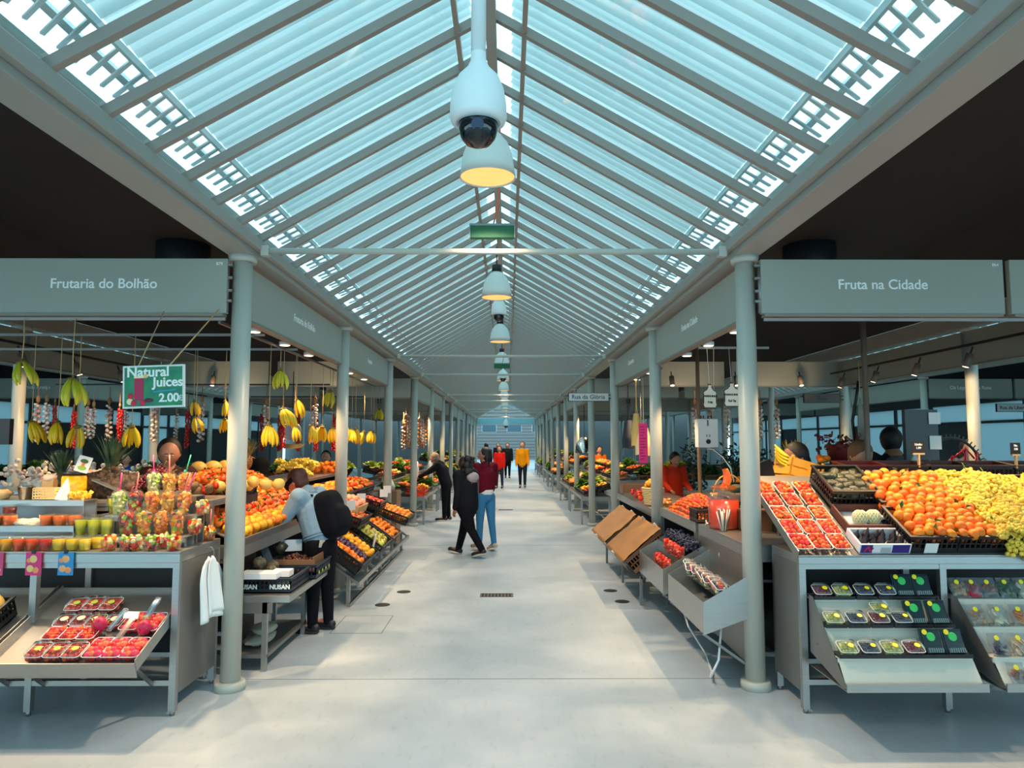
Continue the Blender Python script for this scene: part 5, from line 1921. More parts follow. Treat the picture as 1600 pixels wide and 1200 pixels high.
for r_, (y, z, row) in enumerate(((5.0, .776, (('potato', 3.13), ('beet', 3.23), ('brown', 3.34), ('green', 3.46), ('white', 3.58), ('mush', 3.70))),
                                  (4.81, .636, (('potato', 3.13), ('white', 3.27), ('squash', 3.41), ('beet', 3.55), ('green', 3.69))),
                                  (4.63, .496, (('aubergine', 3.14), ('mush', 3.27), ('beans', 3.39), ('brown', 3.52), ('squash', 3.64))),
                                  (4.50, .352, (('brown', 3.16), ('aubergine', 3.33), ('mush', 3.41), ('potato', 3.54))))):
    for k, x in row:
        V[k].put((x, y - .03, z + .001), (rad(-30), rb(-.06, .06), rb(-.1, .1)), 'clear bag of %s on the %s step of the bag bin' % (VN[k], ('top', 'second', 'third', 'lowest')[r_]), None, .95)

# ================================================================== stall R2 along the aisle (x > 1.85, y 5.6 .. 12)
counter(1.86, 2.75, 5.60, 7.0, 1.05, 'steel counter behind the corner column carrying the juice jar', .10, side=('x0',))
counter(1.86, 2.75, 7.12, 8.75, 1.05, 'steel counter with the cherry tomato heap at the pink sheet column', .10, side=())
counter(1.86, 2.75, 9.1, 12.2, .98, 'long steel counter behind the brown paper sheets', .10, side=())


def aisle_bin(y0, y1, label, x0=1.48, x1=1.86, zt=.86, zl=.64, zb=.42, mid=True):
    """tilted bin hung on the counter front, open to the aisle (towards -x)"""
    t = thing('tilted_bin', label, 'bin', (x1, (y0 + y1) / 2, 0))
    w = (y1 - y0) / 2
    d = x1 - x0
    MB().quad((0, -w, zt - .30), (0, w, zt - .30), (-d, w, zb), (-d, -w, zb)).build('bin_floor', STEELD, t)
    MB().box(-d - .006, -d, -w, w, zb - .01, zl).build('front_lip', STEEL, t)
    for s, nm_ in ((-1, 'a'), (1, 'b')):
        y = s * w
        c = MB()
        vs = [(0, y, zt), (-d - .006, y, zl), (-d - .006, y, zb - .02), (0, y, zt - .32)]
        vs += [(a, b + s * .006, c_) for a, b, c_ in vs]
        c.add(vs, [(0, 1, 2, 3), (7, 6, 5, 4), (0, 4, 5, 1), (1, 5, 6, 2), (2, 6, 7, 3), (3, 7, 4, 0)])
        c.build('side_cheek', STEEL, t)
    if mid:
        MB().box(-d * .48, -d * .46, -w, w, zt - .25, zt - .10).box(-d * .48, 0, -w, w, zt - .22, zt - .212).build('divider_shelf', STEEL, t)
    br = MB().bar((-d, -w + .05, zb - .02), (.02, -w + .05, .12), .02, .02, up=(0, 1, 0)).bar((-d, w - .05, zb - .02), (.02, w - .05, .12), .02, .02, up=(0, 1, 0))
    br.build('stay', STEELD, t)
    return t


aisle_bin(5.46, 6.62, 'tilted steel bin with small fruit cups below the juice jar')
aisle_bin(6.85, 8.05, 'tilted steel bin with strawberry cups next before the paper sheets')
CUPS = fruit_cup(21, [2, 2, 6], .042, .03, .10, False, 'strawberry_cup')
for i in range(5):
    CUPS.put((1.68, 6.98 + i * .15, .70), rb(0, 6), 'clear cup of strawberry pieces in the upper row of the bin', 'upper row strawberry cups')
for i in range(4):
    for j in range(1):
        CUPS.put((1.55, 7.0 + i * .14, .58), rb(0, 6), 'clear cup of strawberry pieces in the lower row of the bin', 'lower row strawberry cups')
tag(MB().box(1.86, 2.1, 6.9, 8.0, .78, .80).build('berry_shelf', STEELD), 'dark shelf behind the strawberry cup bin', 'shelf')
bb = MB()
for i in range(620):
    bb.ball((1.80 + rb(-.07, .10), 7.4 + rb(-.55, .55), .80 + rb(0, .09)), .013, 6)
tag(bb.build('blueberry_heap', mat('blueberry2', (30, 44, 70), .5)), 'dark blue heap of blueberries above the strawberry cups', 'blueberries', kind='stuff')
MINI = punnet(.10, .075, .055, (3, 3, .014, [REDS[0], MIX[4], MIX[5], MIX[6]]), seed=22, name='small_fruit_box')
for i in range(8):
    MINI.put((1.62 + rb(-.01, .01), 5.54 + i * .133, .70), (0, rad(-25), rad(90) + rb(-.2, .2)), 'small lidded box of mixed fruit in the near tilted bin', 'fruit boxes in the near tilted bin', 1.2)
tag(MB().box(1.88, 2.2, 5.7, 6.9, .74, .76).build('melon_shelf', STEELD), 'steel shelf under the counter carrying two green melons', 'shelf')
P_GMELON.put((1.95, 6.33, .86), 0, 'pale green melon under the counter, nearer the column', None, 1.0)
P_GMELON.put((1.97, 6.56, .86), (0, .3, 1), 'pale green melon under the counter, nearer the blueberries', None, 1.0)

# juice jar
t = thing('juice_dispenser', 'glass jar of orange red juice with a small tap', 'juice dispenser', (2.0, 6.62, 1.05))
MB().lathe([(.001, 0), (.13, .0), (.14, .03), (.14, .27), (.125, .31), (.085, .335), (.085, .36), (.10, .37)], 32).build('jar', CLEAR, t)
MB().lathe([(.001, .006), (.126, .006), (.134, .03), (.134, .26), (.001, .26)], 28).build('juice', mat('jar_juice', (224, 62, 24), .25), t)
MB().lathe([(.12, .36), (.115, .39), (.06, .40), (.02, .405), (.001, .43)], 28).build('lid', clear_mat('amber_lid', (240, 190, 140), fog=.25, fogcol=(230, 150, 90)), t)
MB().tube([(-.14, -.02, .05), (-.18, -.03, .05)], .012, 10).tube([(-.175, -.03, .03), (-.175, -.03, .08)], .009, 8).build('tap', mat('polished_metal', (220, 214, 204), .12, metal=1), t)
t = thing('straw_holder', 'glass of white and black patterned paper straws before the juice jar', 'straw holder', (1.93, 6.40, 1.05))
MB().lathe([(.001, 0), (.03, 0), (.042, .11)], 18).build('glass', CLEAR, t)
for i in range(22):
    a = i * 2.4
    q = .008 * math.sqrt(i)
    MB().tube([(q * math.cos(a) * .5, q * math.sin(a) * .5, .005), (q * math.cos(a) * 1.9, q * math.sin(a) * 1.9, rb(.17, .20))], .0042, 6).build('straw', mat('straw_white', (236, 234, 226), .5) if i % 3 else mat('straw_black', (50, 46, 44), .5), t)
t = thing('cup_stack', 'stack of white cups beside the corner column', 'cup stack', (2.03, 6.12, 1.05))
for i in range(10):
    MB().lathe([(.028, i * .02), (.038, i * .02 + .07), (.041, i * .02 + .072)], 16).build('cup', WHITEP, t)
# fruit on the first counter
o = MB()
o.lathe([(.001, 0), (.05, .006), (.10, .04), (.12, .09), (.122, .095), (.001, .095)], 28)
me = o
t = thing('melon_slice', 'orange fleshed melon wedge standing on the juice jar side', 'melon slice', (2.06, 7.0, 1.50), (rad(75), .4, .3))
wv = MB()
n = 12
pts_o = [(.12 * math.cos(a), .12 * math.sin(a)) for a in [rad(-60 + 120 * i / n) for i in range(n + 1)]]
pts_i = [(.06 + .05 * math.cos(a), .05 * math.sin(a)) for a in [rad(-60 + 120 * i / n) for i in range(n + 1)]]
vs = [(x, y, 0) for x, y in pts_o] + [(x * .55, y * .95, 0) for x, y in pts_o] + [(x, y, .05) for x, y in pts_o] + [(x * .55, y * .95, .05) for x, y in pts_o]
k = n + 1
fs = []
for i in range(n):
    fs += [(i, i + 1, k + i + 1, k + i), (2 * k + i, 3 * k + i, 3 * k + i + 1, 2 * k + i + 1), (i, 2 * k + i, 2 * k + i + 1, i + 1), (k + i, k + i + 1, 3 * k + i + 1, 3 * k + i)]
wv.add(vs, fs).build('flesh', mat('melon_flesh', (246, 110, 56), .4), t)
rd = MB()
rd.tube([(x * 1.01, y * 1.01, .025) for x, y in pts_o], .02, 8).build('rind', mat('melon_green_rind', (190, 190, 110), .5), t)
counter(2.1, 2.9, 6.75, 7.15, 1.36, 'small raised steel stand behind the juice jar', .04)
t = thing('watermelon', 'dark green watermelon lying behind the juice jar', 'watermelon', (2.42, 6.95, 1.46), (0, 1.4, .1))
MB().ball((0, 0, 0), .10, 24, 0, (1, 1, 1.6)).build('rind', mat('watermelon_rind', (22, 110, 50), .3, col2=(16, 70, 34), vscale=10, stretch=(1, 1, .15)), t)
P_AVO.put((2.2, 6.86, 1.40), (1.5, .3, 1), 'green avocado lying beside the watermelon on the raised stand')
tag(MB().box(-.15, .15, -.1, .1, 0, .17).box(-.16, .16, -.11, .11, .17, .19).build('wooden_box', mat('dark_wood', (96, 62, 36), .6, var=.2), loc=(2.25, 6.5, 1.05)), 'dark wooden box beside the juice jar', 'box')

# cherry tomato / small fruit heap
F_ = frame((2.22, 8.0, 1.07), (0, 1, 0), (-1, 0, .32))
F_ = frame((2.2, 7.98, 1.10), (0, -1, 0), (.95, 0, .30))
heap([P_CHERRY], F_, 1.35, .60, .040, 'small red orange fruit in the heap beside the pink sheet', 'small red fruits of the heap', h=dome(.16), layers=2, limit=290)
tag(crate_mesh(.36, .30, .13).build('shallow_basket', mat('dark_basket', (58, 40, 34), .6), loc=(2.05, 7.22, 1.05)), 'dark woven basket of nuts between tomato heap and juice jar', 'basket')
for i in range(24):
    P_CHEST.put((2.05 + rb(-.14, .14), 7.22 + rb(-.11, .11), 1.17 + rb(0, .02)), (rb(0, 3), 0, 0), 'brown nut in the dark basket by the juice jar', 'nuts in the dark basket', 1.0)
for i in range(7):
    P_AVO.put((2.35 + rb(-.09, .09), 7.25 + rb(-.15, .15), 1.20 + rb(0, .08)), (1.5, rb(0, 3), rb(0, 3)), 'small green avocado behind the dark nut basket', 'avocados behind the nut basket', .8)
# wicker basket with yellow fruit
t = thing('wicker_basket', 'round pale wicker basket of yellow fruit by the second column', 'basket', (1.98, 9.75, 1.0))
wk = MB()
for j in range(9):
    z = .01 + j * .026
    r0 = .10 + .035 * j / 8
    wk.tube([((r0 + .006 * ((i + j) % 2)) * math.cos(2 * math.pi * i / 24), (r0 + .006 * ((i + j) % 2)) * math.sin(2 * math.pi * i / 24), z) for i in range(25)], .0135, 6, caps=False)
wk.disc((0, 0, .01), .10, 20)
wk.build('weave', mat('wicker', (206, 186, 134), .6), t)
for i in range(22):
    P_YFRUIT.put((1.98 + rb(-.08, .08), 9.75 + rb(-.08, .08), 1.22 + rb(0, .10)), (rb(0, 3), 0, 0), 'yellow orange fruit heaped in the round wicker basket', 'fruit in the wicker basket')
for i in range(40):
    P_TOM.put((2.0 + rb(-.1, .2), 10.6 + rb(-.45, .45), 1.03 + rb(0, .09)), (rb(0, 3), 0, 0), 'red tomato lying beyond the wicker basket', 'tomatoes beyond the wicker basket', .9)


# brown paper covered crates
def paper_crate(y0, y1, label, lbc, seed):
    o = crate_mesh(y1 - y0, .52, .20).build('produce_crate', mat('brown_crate', (104, 74, 50), .6))
    F_ = frame((1.66, (y0 + y1) / 2, .52), (0, -1, 0), (.72, 0, .62))
    o.matrix_world = F_
    tag(o, lbc, 'crate')
    rr = random.Random(seed)
    w, d = (y1 - y0) / 2 + .02, .29
    N = 16
    vs = []
    for j in range(N + 1):
        for i in range(N + 1):
            u, v = i / N, j / N
            vs.append(((u - .5) * 2 * w, (v - .5) * 2 * d, .215 + .018 * noise.noise(Vector((u * 3.2, v * 2.4, seed))) + .012 * noise.noise(Vector((u * 9, v * 7, seed + 4)))))
    fs = [(j * (N + 1) + i, j * (N + 1) + i + 1, (j + 1) * (N + 1) + i + 1, (j + 1) * (N + 1) + i) for j in range(N) for i in range(N)]
    p = MB().add(vs, fs, 0, True)
    p.add([(-w, -d, .215), (w, -d, .215), (w, -d - .01, .08), (-w, -d - .01, .10)], [(0, 1, 2, 3)])
    s = p.build('paper_sheet', KRAFT)
    s.matrix_world = F_
    so = s.modifiers.new('s', 'SOLIDIFY')
    so.thickness = .002
    tag(s, label, 'paper sheet')
    for i, (a, b) in enumerate(((-w * .5, d), (w * .6, d), (0, -d))):
        c = MB().box(-.02, .02, -.012, .012, -.03, .02).build('clip', mat('clip_pale', (206, 200, 184), .4), s, loc=(a, b, .225))


paper_crate(8.18, 9.48, 'brown paper sheet over a tilted crate, nearer the strawberry cups', 'tilted crate under the nearer brown paper sheet', 1)
paper_crate(9.72, 11.1, 'brown paper sheet over a tilted crate, farther down the aisle', 'tilted crate under the farther brown paper sheet', 5)
t = thing('crate_rack', 'low steel rack under the two paper covered crates', 'rack', (1.72, 9.6, 0))
rkk = MB()
for y in (-1.4, -.1, 1.4):
    rkk.box(.06, .10, y, y + .04, 0, .62).bar((-.2, y + .02, .30), (.08, y + .02, .56), .03, .03).bar((-.2, y + .02, .0), (-.2, y + .02, .32), .03, .03)
rkk.build('rack_frame', STEELD, t)
for i in range(16):
    P_ONION.put((1.98 + rb(-.1, .1), 9.15 + rb(-.25, .25), 1.0 + rb(0, .06)) if i > 99 else (1.93 + rb(-.02, .2), 9.3 + rb(-.1, .14), 1.02 + rb(0, .07)), (rb(0, 3), 0, 0), 'onion lying above the paper covered crate', 'onions above the paper covered crate')

# heater, pole, hose, signs, bags
t = thing('water_heater', 'white wall boiler box fixed to a slim pole', 'water heater', (3.08, 11.0, 1.76))
MB().box(-.155, .155, -.10, .10, 0, .44).build('casing', WHITEP, t, bevel=.01)
MB().tube([(0, -.10, .09), (0, -.108, .09)], .036, 20).build('black_knob', DARKM, t)
MB().box(-.012, .004, -.106, -.10, .33, .42).build('slot', DARKM, t)
MB().box(-.03, -.015, -.104, -.10, .16, .2).box(.015, .03, -.104, -.10, .16, .2).build('small_label', STEELD, t)
for dx in (-.08, -.04, .03, .08):
    MB().tube([(dx, 0, .44), (dx, 0, .49)], .012, 8).build('pipe_stub', mat('copper', (150, 84, 60), .35, metal=.8), t)
tag(MB().tube([(3.0, 11.14, 0), (3.0, 11.14, 3.5)], .03, 14).build('slim_pole', mat('pole_bronze', (150, 122, 96), .4)), 'slim bronze coloured pole rising behind the white boiler', 'pole')
tag(MB().tube([(3.5, 6.9, 0), (3.5, 6.9, 3.26)], .026, 14).build('slim_pole', mat('pole_bronze2', (110, 96, 84), .4)), 'slim dark pole rising behind the orange heap', 'pole')
tag(MB().tube([(3.08, 10.95, 1.74), (3.16, 10.9, 1.73), (3.28, 10.85, 1.62), (3.38, 10.8, 1.45), (3.42, 10.8, 1.25), (3.4, 10.8, 1.05)], .014, 10).build('silver_hose', mat('polished_metal', (220, 214, 204), .12, metal=1)), 'shiny curved hose under the white boiler', 'hose')


def bottle_sign(x, y, z, lb, l1, l2, rz):
    t = thing('bottle_shaped_sign', lb, 'sign', (x, y, z), (0, 0, rz))
    prof = [(.018, .245), (.018, .215), (.032, .20), (.034, .19), (.062, .178), (.082, .16), (.074, .14), (.074, .05), (.082, .03), (.066, .0)]
    for nm_, sc, y0, m in (('dark_back', 1.0, 0.004, mat('sign_brown', (66, 52, 42), .5)), ('cream_face', .9, -.001, mat('sign_cream', (224, 216, 196), .5))):
        vs = [(a * sc, y0, (b - .12) * sc + .12) for a, b in prof] + [(-a * sc, y0, (b - .12) * sc + .12) for a, b in prof[::-1]]
        k = len(vs)
        vs += [(a, b - .008, c) for a, b, c in vs]
        MB().add(vs, [list(range(k)), [i + k for i in range(k)][::-1]] + [(i, (i + 1) % k, (i + 1) % k + k, i + k) for i in range(k)]).build(nm_, m, t)
    dk = mat('sign_dark_letter', (50, 40, 34), .6)
    text(l1, .026, t, (0, -.0105, .122), '-y', dk, bold=.001)
    text(l2, .032, t, (0, -.0105, .062), '-y', dk, bold=.001)
    MB().tube([(-.0, 0, .245), (-.02, .0, .60)], .0018, 5).build('cord', CARD, t)
    MB().tube([(.05, 0, .18), (.06, .0, .60)], .0018, 5).build('cord', CARD, t)


bottle_sign(2.0, 7.0, 2.175, 'bottle shaped cream sign hanging nearer the second column', 'BARRIGUINHA', 'Feliz', .35)
bottle_sign(2.22, 7.0, 2.19, 'bottle shaped cream sign hanging next to the corner column', 'BARRIGUINHA', 'Sul Sp', 0)


def hanging_bag(x, y, ztop, zhook, w, h, m, lb, fold=0.0):
    w *= 1.5
    t = thing('hanging_bag', lb, 'bag', (x, y, 0))
    N = 12
    vs = []
    for j in range(N + 1):
        v = j / N
        for i in range(N + 1):
            u = i / N
            ww = w * (.55 + .45 * min(1, v * 1.6) - .25 * fold * v * v)
            a = math.pi * u * 2
            vs.append((ww / 2 * math.cos(a) * .45, ww / 2 * math.sin(a) * 1.0 + .02 * v, ztop - v * h * (1 - .3 * fold * abs(u - .5)) - .012 * math.sin(a * 3) * v))
    fs = [(j * (N + 1) + i, j * (N + 1) + i + 1, (j + 1) * (N + 1) + i + 1, (j + 1) * (N + 1) + i) for j in range(N) for i in range(N)]
    MB().add(vs, fs, 0, True).build('bag_body', m, t)
    s = MB()
    s.tube([(0, -w * .22, ztop - .01), (0, -.02, ztop + .12), (0, 0, zhook)], .006, 6).tube([(0, w * .22, ztop - .01), (0, .02, ztop + .12), (0, 0, zhook)], .006, 6)
    s.build('straps', m, t)


BW = 1.5
CANV = mat('canvas', (216, 196, 150), .85)
hanging_bag(1.98, 10.9, 2.28, 2.80, .22, .50, mat('yellow_canvas', (232, 190, 110), .8), 'narrow pale yellow cloth bag hanging by its long straps')
hanging_bag(2.02, 10.55, 2.05, 2.80, .34, .40, CANV, 'wide cream cotton bag hanging beside the pink sheet')
hanging_bag(1.99, 11.7, 2.20, 2.80, .30, .46, mat('dark_canvas', (54, 58, 64), .85), 'dark grey bag hanging nearest the street name sign')
hanging_bag(2.1, 11.2, 1.92, 2.80, .30, .28, mat('grey_canvas', (112, 118, 124), .85), 'grey patterned bag hanging lowest in the group')
t = thing('pink_paper_sheet', 'long bright pink paper price list hanging on the second column', 'paper sheet', (1.86, 9.75, 0))
MB().box(-.06, .06, -.002, .002, 1.56, 2.10).build('sheet', mat('pink_paper', (236, 48, 128), .7), t)
ln_ = MB()
for i in range(12):
    ln_.box(-.045, -.045 + rb(.05, .09), -.004, -.003, 2.05 - i * .04, 2.058 - i * .04)
ln_.build('handwriting', mat('dark_magenta', (130, 16, 76), .7), t)
MB().tube([(0, 0, 2.1), (0, 0, 2.78)], .002, 5).build('string', CORD, t)

tag(MB().tube([(1.66, 5.62, .46), (1.60, 5.52, .2), (1.56, 5.6, .05), (1.64, 5.85, .012), (1.72, 6.3, .012), (1.72, 6.9, .10), (1.70, 7.1, .28)], .009, 8).build('white_cable', WHITEP), 'white cable looping to the floor under the tilted steel bins', 'cable')

# ------ goods deeper in the right block
counter(2.9, 3.4, 7.6, 11.8, 1.05, 'inner steel counter behind the cherry tomato heap', .06)
tag(crate_mesh(1.0, .3, .26, True).build('yellow_crate', YWOOD, loc=(3.35, 8.4, 1.06)), 'long yellow wooden crate behind the watermelon', 'crate')
t = thing('wooden_fruit_crate', 'yellow wooden slat crate beside the standing bananas', 'crate', (2.60, 6.45, 1.44), (.0, .25, .3))
sl_ = MB()
for z in (0, .085, .17):
    sl_.box(-.18, .18, -.12, -.108, z, z + .07).box(-.18, .18, .108, .12, z, z + .07).box(-.18, -.168, -.12, .12, z, z + .07).box(.168, .18, -.12, .12, z, z + .07)
sl_.box(-.18, .18, -.12, .12, -.01, 0)
for a in (-1, 1):
    for b in (-1, 1):
        sl_.box(a * .165 - .01, a * .165 + .01, b * .105 - .01, b * .105 + .01, 0, .26)
sl_.build('slats', YWOOD, t)
tag(MB().box(2.36, 2.9, 6.25, 6.65, 0, 1.42).build('crate_plinth', DARKM), 'dark plinth carrying the yellow slat crate', 'plinth')
t = thing('banana_hand', 'yellow bananas lying on top of the yellow slat crate', 'bananas', (2.46, 6.5, 1.76), (0, 0, .4))
for i in range(4):
    o = bpy.data.objects.new('banana', banana_mesh().mesh('banana', BAN['yellow']))
    COL.objects.link(o)
    o.parent = t
    o.location = (-.02, 0, -i * .03 + .06)
    o.rotation_euler = (0, rad(70), rad(90))
tag(MB().box(-.13, .13, -.01, .01, 0, .22).build('leaning_panel', BLACKP, loc=(2.25, 6.3, 1.46), rot=(.3, -.35, 0)), 'leaning black plastic panel before the yellow slat crate', 'panel')  # thin black panel leant before the crate
t = thing('handled_basket', 'yellow wicker basket with a high handle over garlic bulbs', 'basket', (2.88, 9.3, 1.06))
MB().lathe([(.10, 0), (.18, .10), (.185, .12), (.17, .11), (.09, .01)], 20, wob=lambda a, z: 1.3 if abs(math.cos(a)) > .7 else 1).build('weave', mat('wicker_gold', (222, 166, 84), .6), t)
MB().tube([(.2 * math.cos(a), 0, .10 + .26 * math.sin(a)) for a in [math.pi * i / 12 for i in range(13)]], .011, 8).build('handle', mat('wicker_gold', (222, 166, 84), .6), t)
GARL = mat('garlic_skin', (232, 222, 206), .55, rnd=.5, col2=(196, 150, 150), vscale=12)
P_GAR = fruit('garlic_bulb', 'garlic', .024, GARL, .8, stem=True, n=10, stemmat=mat('garlic_stem', (200, 186, 150), .7))
for i in range(60):
    P_GAR.put((2.9 + rb(-.2, .45), 9.2 + rb(-.35, .2), 1.10 + rb(0, .06)), (rb(0, 3), rb(0, 3), 0), 'pale bulb spread around the handled basket', 'bulbs around the handled basket')
t = thing('blender_jug', 'clear jug of yellow juice on the inner counter', 'jug', (2.95, 8.2, 1.06))
MB().lathe([(.06, 0), (.085, .25), (.087, .25)], 20).build('jug', CLEAR, t)
MB().lathe([(.001, .005), (.057, .005), (.07, .12), (.001, .12)], 20).build('juice', mat('juice_pale', (240, 200, 80), .2), t)
MB().tube([(0, 0, .25), (0, 0, .28)], .088, 20).build('lid', BLACKP, t)
# red flower pot, striped plant, arch, scales etc.
t = thing('potted_red_plant', 'potted plant with dark red leaves on a dark stand', 'potted plant', (3.72, 8.0, 1.60))
MB().lathe([(.001, 0), (.09, 0), (.13, .2), (.135, .22), (.12, .22)], 24).build('pot', mat('red_pot', (120, 36, 28), .5), t)
lv = MB()
for i in range(120):
    a, ph = rb(0, 6.28), rb(0, 1.4)
    r0 = rb(.08, .24)
    c = Vector((r0 * math.cos(a), r0 * math.sin(a), .24 + r0 * rb(-.4, .5)))
    d1 = Vector((rb(-1, 1), rb(-1, 1), rb(-1, 1))).normalized() * .03
    d2 = Vector((rb(-1, 1), rb(-1, 1), rb(-1, 1))).normalized() * .022
    lv.add([c - d1, c + d2, c + d1, c - d2], [(0, 1, 2, 3)])
tag(lv.build('foliage', mat('red_foliage', (104, 30, 26), .6), t), kind='stuff')
tag(MB().box(3.4, 3.98, 7.8, 8.2, 1.52, 1.6).box(3.42, 3.46, 7.82, 7.86, 0, 1.52).box(3.92, 3.96, 7.82, 7.86, 0, 1.52).box(3.42, 3.46, 8.14, 8.18, 0, 1.52).box(3.92, 3.96, 8.14, 8.18, 0, 1.52).box(3.5, 3.88, 7.86, 8.14, .9, 1.4).build('plant_stand', DARKM), 'dark stand under the red potted plant', 'stand')
for i in range(8):
    P_ORANGE.put((3.46 + rb(-.02, .1), 7.88 + rb(-.05, .1), 1.64 + rb(0, .05)), (rb(0, 3), 0, 0), 'orange lying at the foot of the red potted plant', 'oranges by the red plant')
t = thing('striped_leaf_plant', 'plant with stiff yellow edged leaves behind the dark clad person', 'potted plant', (3.05, 7.6, 1.52))
MB().lathe([(.001, 0), (.07, 0), (.09, .14), (.08, .14)], 20).build('pot', DARKM, t)
lv = MB()
for i in range(16):
    a = i * 2.4
    o_ = rb(.25, .9)
    b = Vector((.03 * math.cos(a), .03 * math.sin(a), .12))
    e = b + Vector((o_ * .18 * math.cos(a), o_ * .18 * math.sin(a), .26 - o_ * .06))
    s_ = Vector((-math.sin(a), math.cos(a), 0)) * .02
    m_ = (b + e) / 2
    for k, (f0, f1) in enumerate(((-1, -.55), (-.55, .55), (.55, 1))):
        lv.add([b + s_ * f0 * .7, b + s_ * f1 * .7, m_ + s_ * f1, m_ + s_ * f0], [(0, 1, 2, 3)], 0 if k == 1 else 1)
        lv.add([m_ + s_ * f0, m_ + s_ * f1, e], [(0, 1, 2)], 0 if k == 1 else 1)
lv.build('leaves', [mat('leaf_dark', (44, 62, 30), .5), mat('leaf_yellow', (206, 184, 60), .5)], t)
tag(MB().box(2.86, 3.24, 7.45, 7.75, 0, 1.52).build('plant_plinth', DARKM), 'dark plinth under the yellow edged plant', 'plinth')
t = thing('black_arch_rack', 'black toothed arch standing among the rear goods before the blue blind', 'rack', (5.25, 8.4, 1.45))
ar = MB()
pts = [(.36 * math.cos(a), 0, .02 + .42 * math.sin(a)) for a in [math.pi * i / 24 for i in range(25)]]
ar.tube(pts, .016, 8)
for p in pts[1:-1]:
    ar.bar(p, (p[0] * 1.14, 0, (p[2]) * 1.12), .006, .014)
ar.build('arch', BLACKP, t)
t = thing('red_candle_figures', 'bright red glossy figures standing under the black arch', 'figures', (5.42, 8.4, 1.45))
rf = MB()
for i, (x, h) in enumerate(((-.16, .24), (0, .34), (.13, .30))):
    rf.lathe([(.001, 0), (.05, 0), (.04, .03), (.015, .07), (.03, h * .5), (.012, h * .7), (.026, h * .85), (.001, h)], 14, c=(x, 0, 0))
rf.tube([(-.16, 0, .2), (0, 0, .32), (.1, 0, .2)], .012, 6)
rf.build('red_body', mat('red_gloss', (200, 20, 36), .2), t)
tag(MB().box(4.8, 5.75, 8.2, 8.6, 1.40, 1.45).box(4.82, 4.88, 8.22, 8.28, 0, 1.4).box(5.66, 5.72, 8.22, 8.28, 0, 1.4).box(4.82, 4.88, 8.52, 8.58, 0, 1.4).box(5.66, 5.72, 8.52, 8.58, 0, 1.4).build('rear_table', DARKM), 'dark table carrying the black arch', 'table')
t = thing('hanging_apron', 'long pale apron with dark edge hanging behind the rear customers', 'apron', (4.24, 8.5, 1.80))
MB().tube([(0, 0, 0), (0, 0, .18), (0, 0, .42), (0, 0, .58)], [.05, .10, .085, .01], 16, sq=.25).build('cloth', mat('apron_grey', (150, 146, 136), .8), t)
MB().tube([(-.07, .02, 0), (-.09, .02, .3), (-.03, .02, .6), (0, .02, .78)], .018, 8).build('dark_edge', DARKM, t)
MB().tube([(0, .0, .58), (0, 0, 1.0)], .004, 6).build('hanger', CORD, t)
tag(MB().box(-.17, .17, -.03, .03, 0, .52).build('grey_notice_board', mat('board_grey', (66, 74, 80), .5), loc=(4.28, 7.35, 1.66)), 'grey board with white notices behind the chalk card', 'board')
for i, z in enumerate((2.03, 1.84)):
    tag(MB().box(-.06, .06, -.004, .004, 0, .12 if i == 0 else .14).build('white_notice', CARD, loc=(4.41, 7.31, z - .07 * i)), ('white notice pinned at the top of the grey board', 'white notice pinned lower on the grey board')[i], 'notice')
tag(MB().tube([(4.28, 7.38, 0), (4.28, 7.38, 1.7)], .02, 10).build('board_post', DARKM), 'dark post carrying the grey notice board', 'post')
t = thing('soap_bottle', 'clear pump bottle standing behind the rear crates', 'bottle', (3.72, 6.48, 1.47))
MB().lathe([(.001, 0), (.035, 0), (.035, .22), (.015, .27), (.012, .30)], 16).build('bottle', mat('pale_bottle', (170, 196, 206), .2), t)
MB().tube([(0, 0, .30), (0, 0, .34), (.05, 0, .335)], .008, 6).build('pump', WHITEP, t)

# ================================================================== stall L2: display along the aisle behind the corner column
counter(-3.4, -2.15, 5.80, 8.55, 1.02, 'steel counter under the persimmon and tangerine display by the denim jacket shopper', .11, side=())


def l2(x, y, up=0.0):
    return Vector((x, y, 1.05 + .42 * (-2.15 - x) + up))


F2 = frame(l2(-2.75, 7.2, -.01), (0, -1, 0), (-1, 0, .42))
o = MB().box(-1.4, 1.4, -.66, .66, -.012, -.002).box(-1.4, 1.4, -.67, -.66, -.03, .045).build('display_slope', STEELD)
o.matrix_world = F2
tag(o, 'sloping sheet under the persimmon display', 'display slope')


def l2_fr(y0, y1, x0, x1):
    return frame(l2((x0 + x1) / 2, (y0 + y1) / 2), (0, -1, 0), (-1, 0, .42)), y1 - y0, abs(x1 - x0) * 1.08


F_, w_, d_ = l2_fr(5.85, 8.4, -2.17, -2.34)
heap([P_TANG, P_YFRUIT], F_, w_, d_, .066, 'tangerine in the front strip of the sloping display', 'tangerines in the front strip', z0=.035, layers=2, h=dome(.03))
F_, w_, d_ = l2_fr(5.85, 8.4, -2.34, -2.58)
heap([P_KAKI], F_, w_, d_, .072, 'red orange persimmon in the second strip of the display', 'persimmons in the second strip', z0=.04, layers=1, h=dome(.05))
F_ = frame(l2(-2.62, 6.75, .03), (0, -1, 0), (-1, 0, .42))
F_ = Matrix.Translation(l2(-2.62, 6.75, .02)) @ Euler((rad(10), 0, 0)).to_matrix().to_4x4()
crate(.42, .34, .13, F_, 'black crate of brown kiwis with a white card on the persimmon display', card=.0)
heap([P_KIWI], F_, .36, .28, .058, 'brown kiwi in the black crate on the persimmon display', 'kiwis in the display crate', z0=.10, h=dome(.05), layers=1)
F_, w_, d_ = l2_fr(7.15, 8.5, -2.58, -2.78)
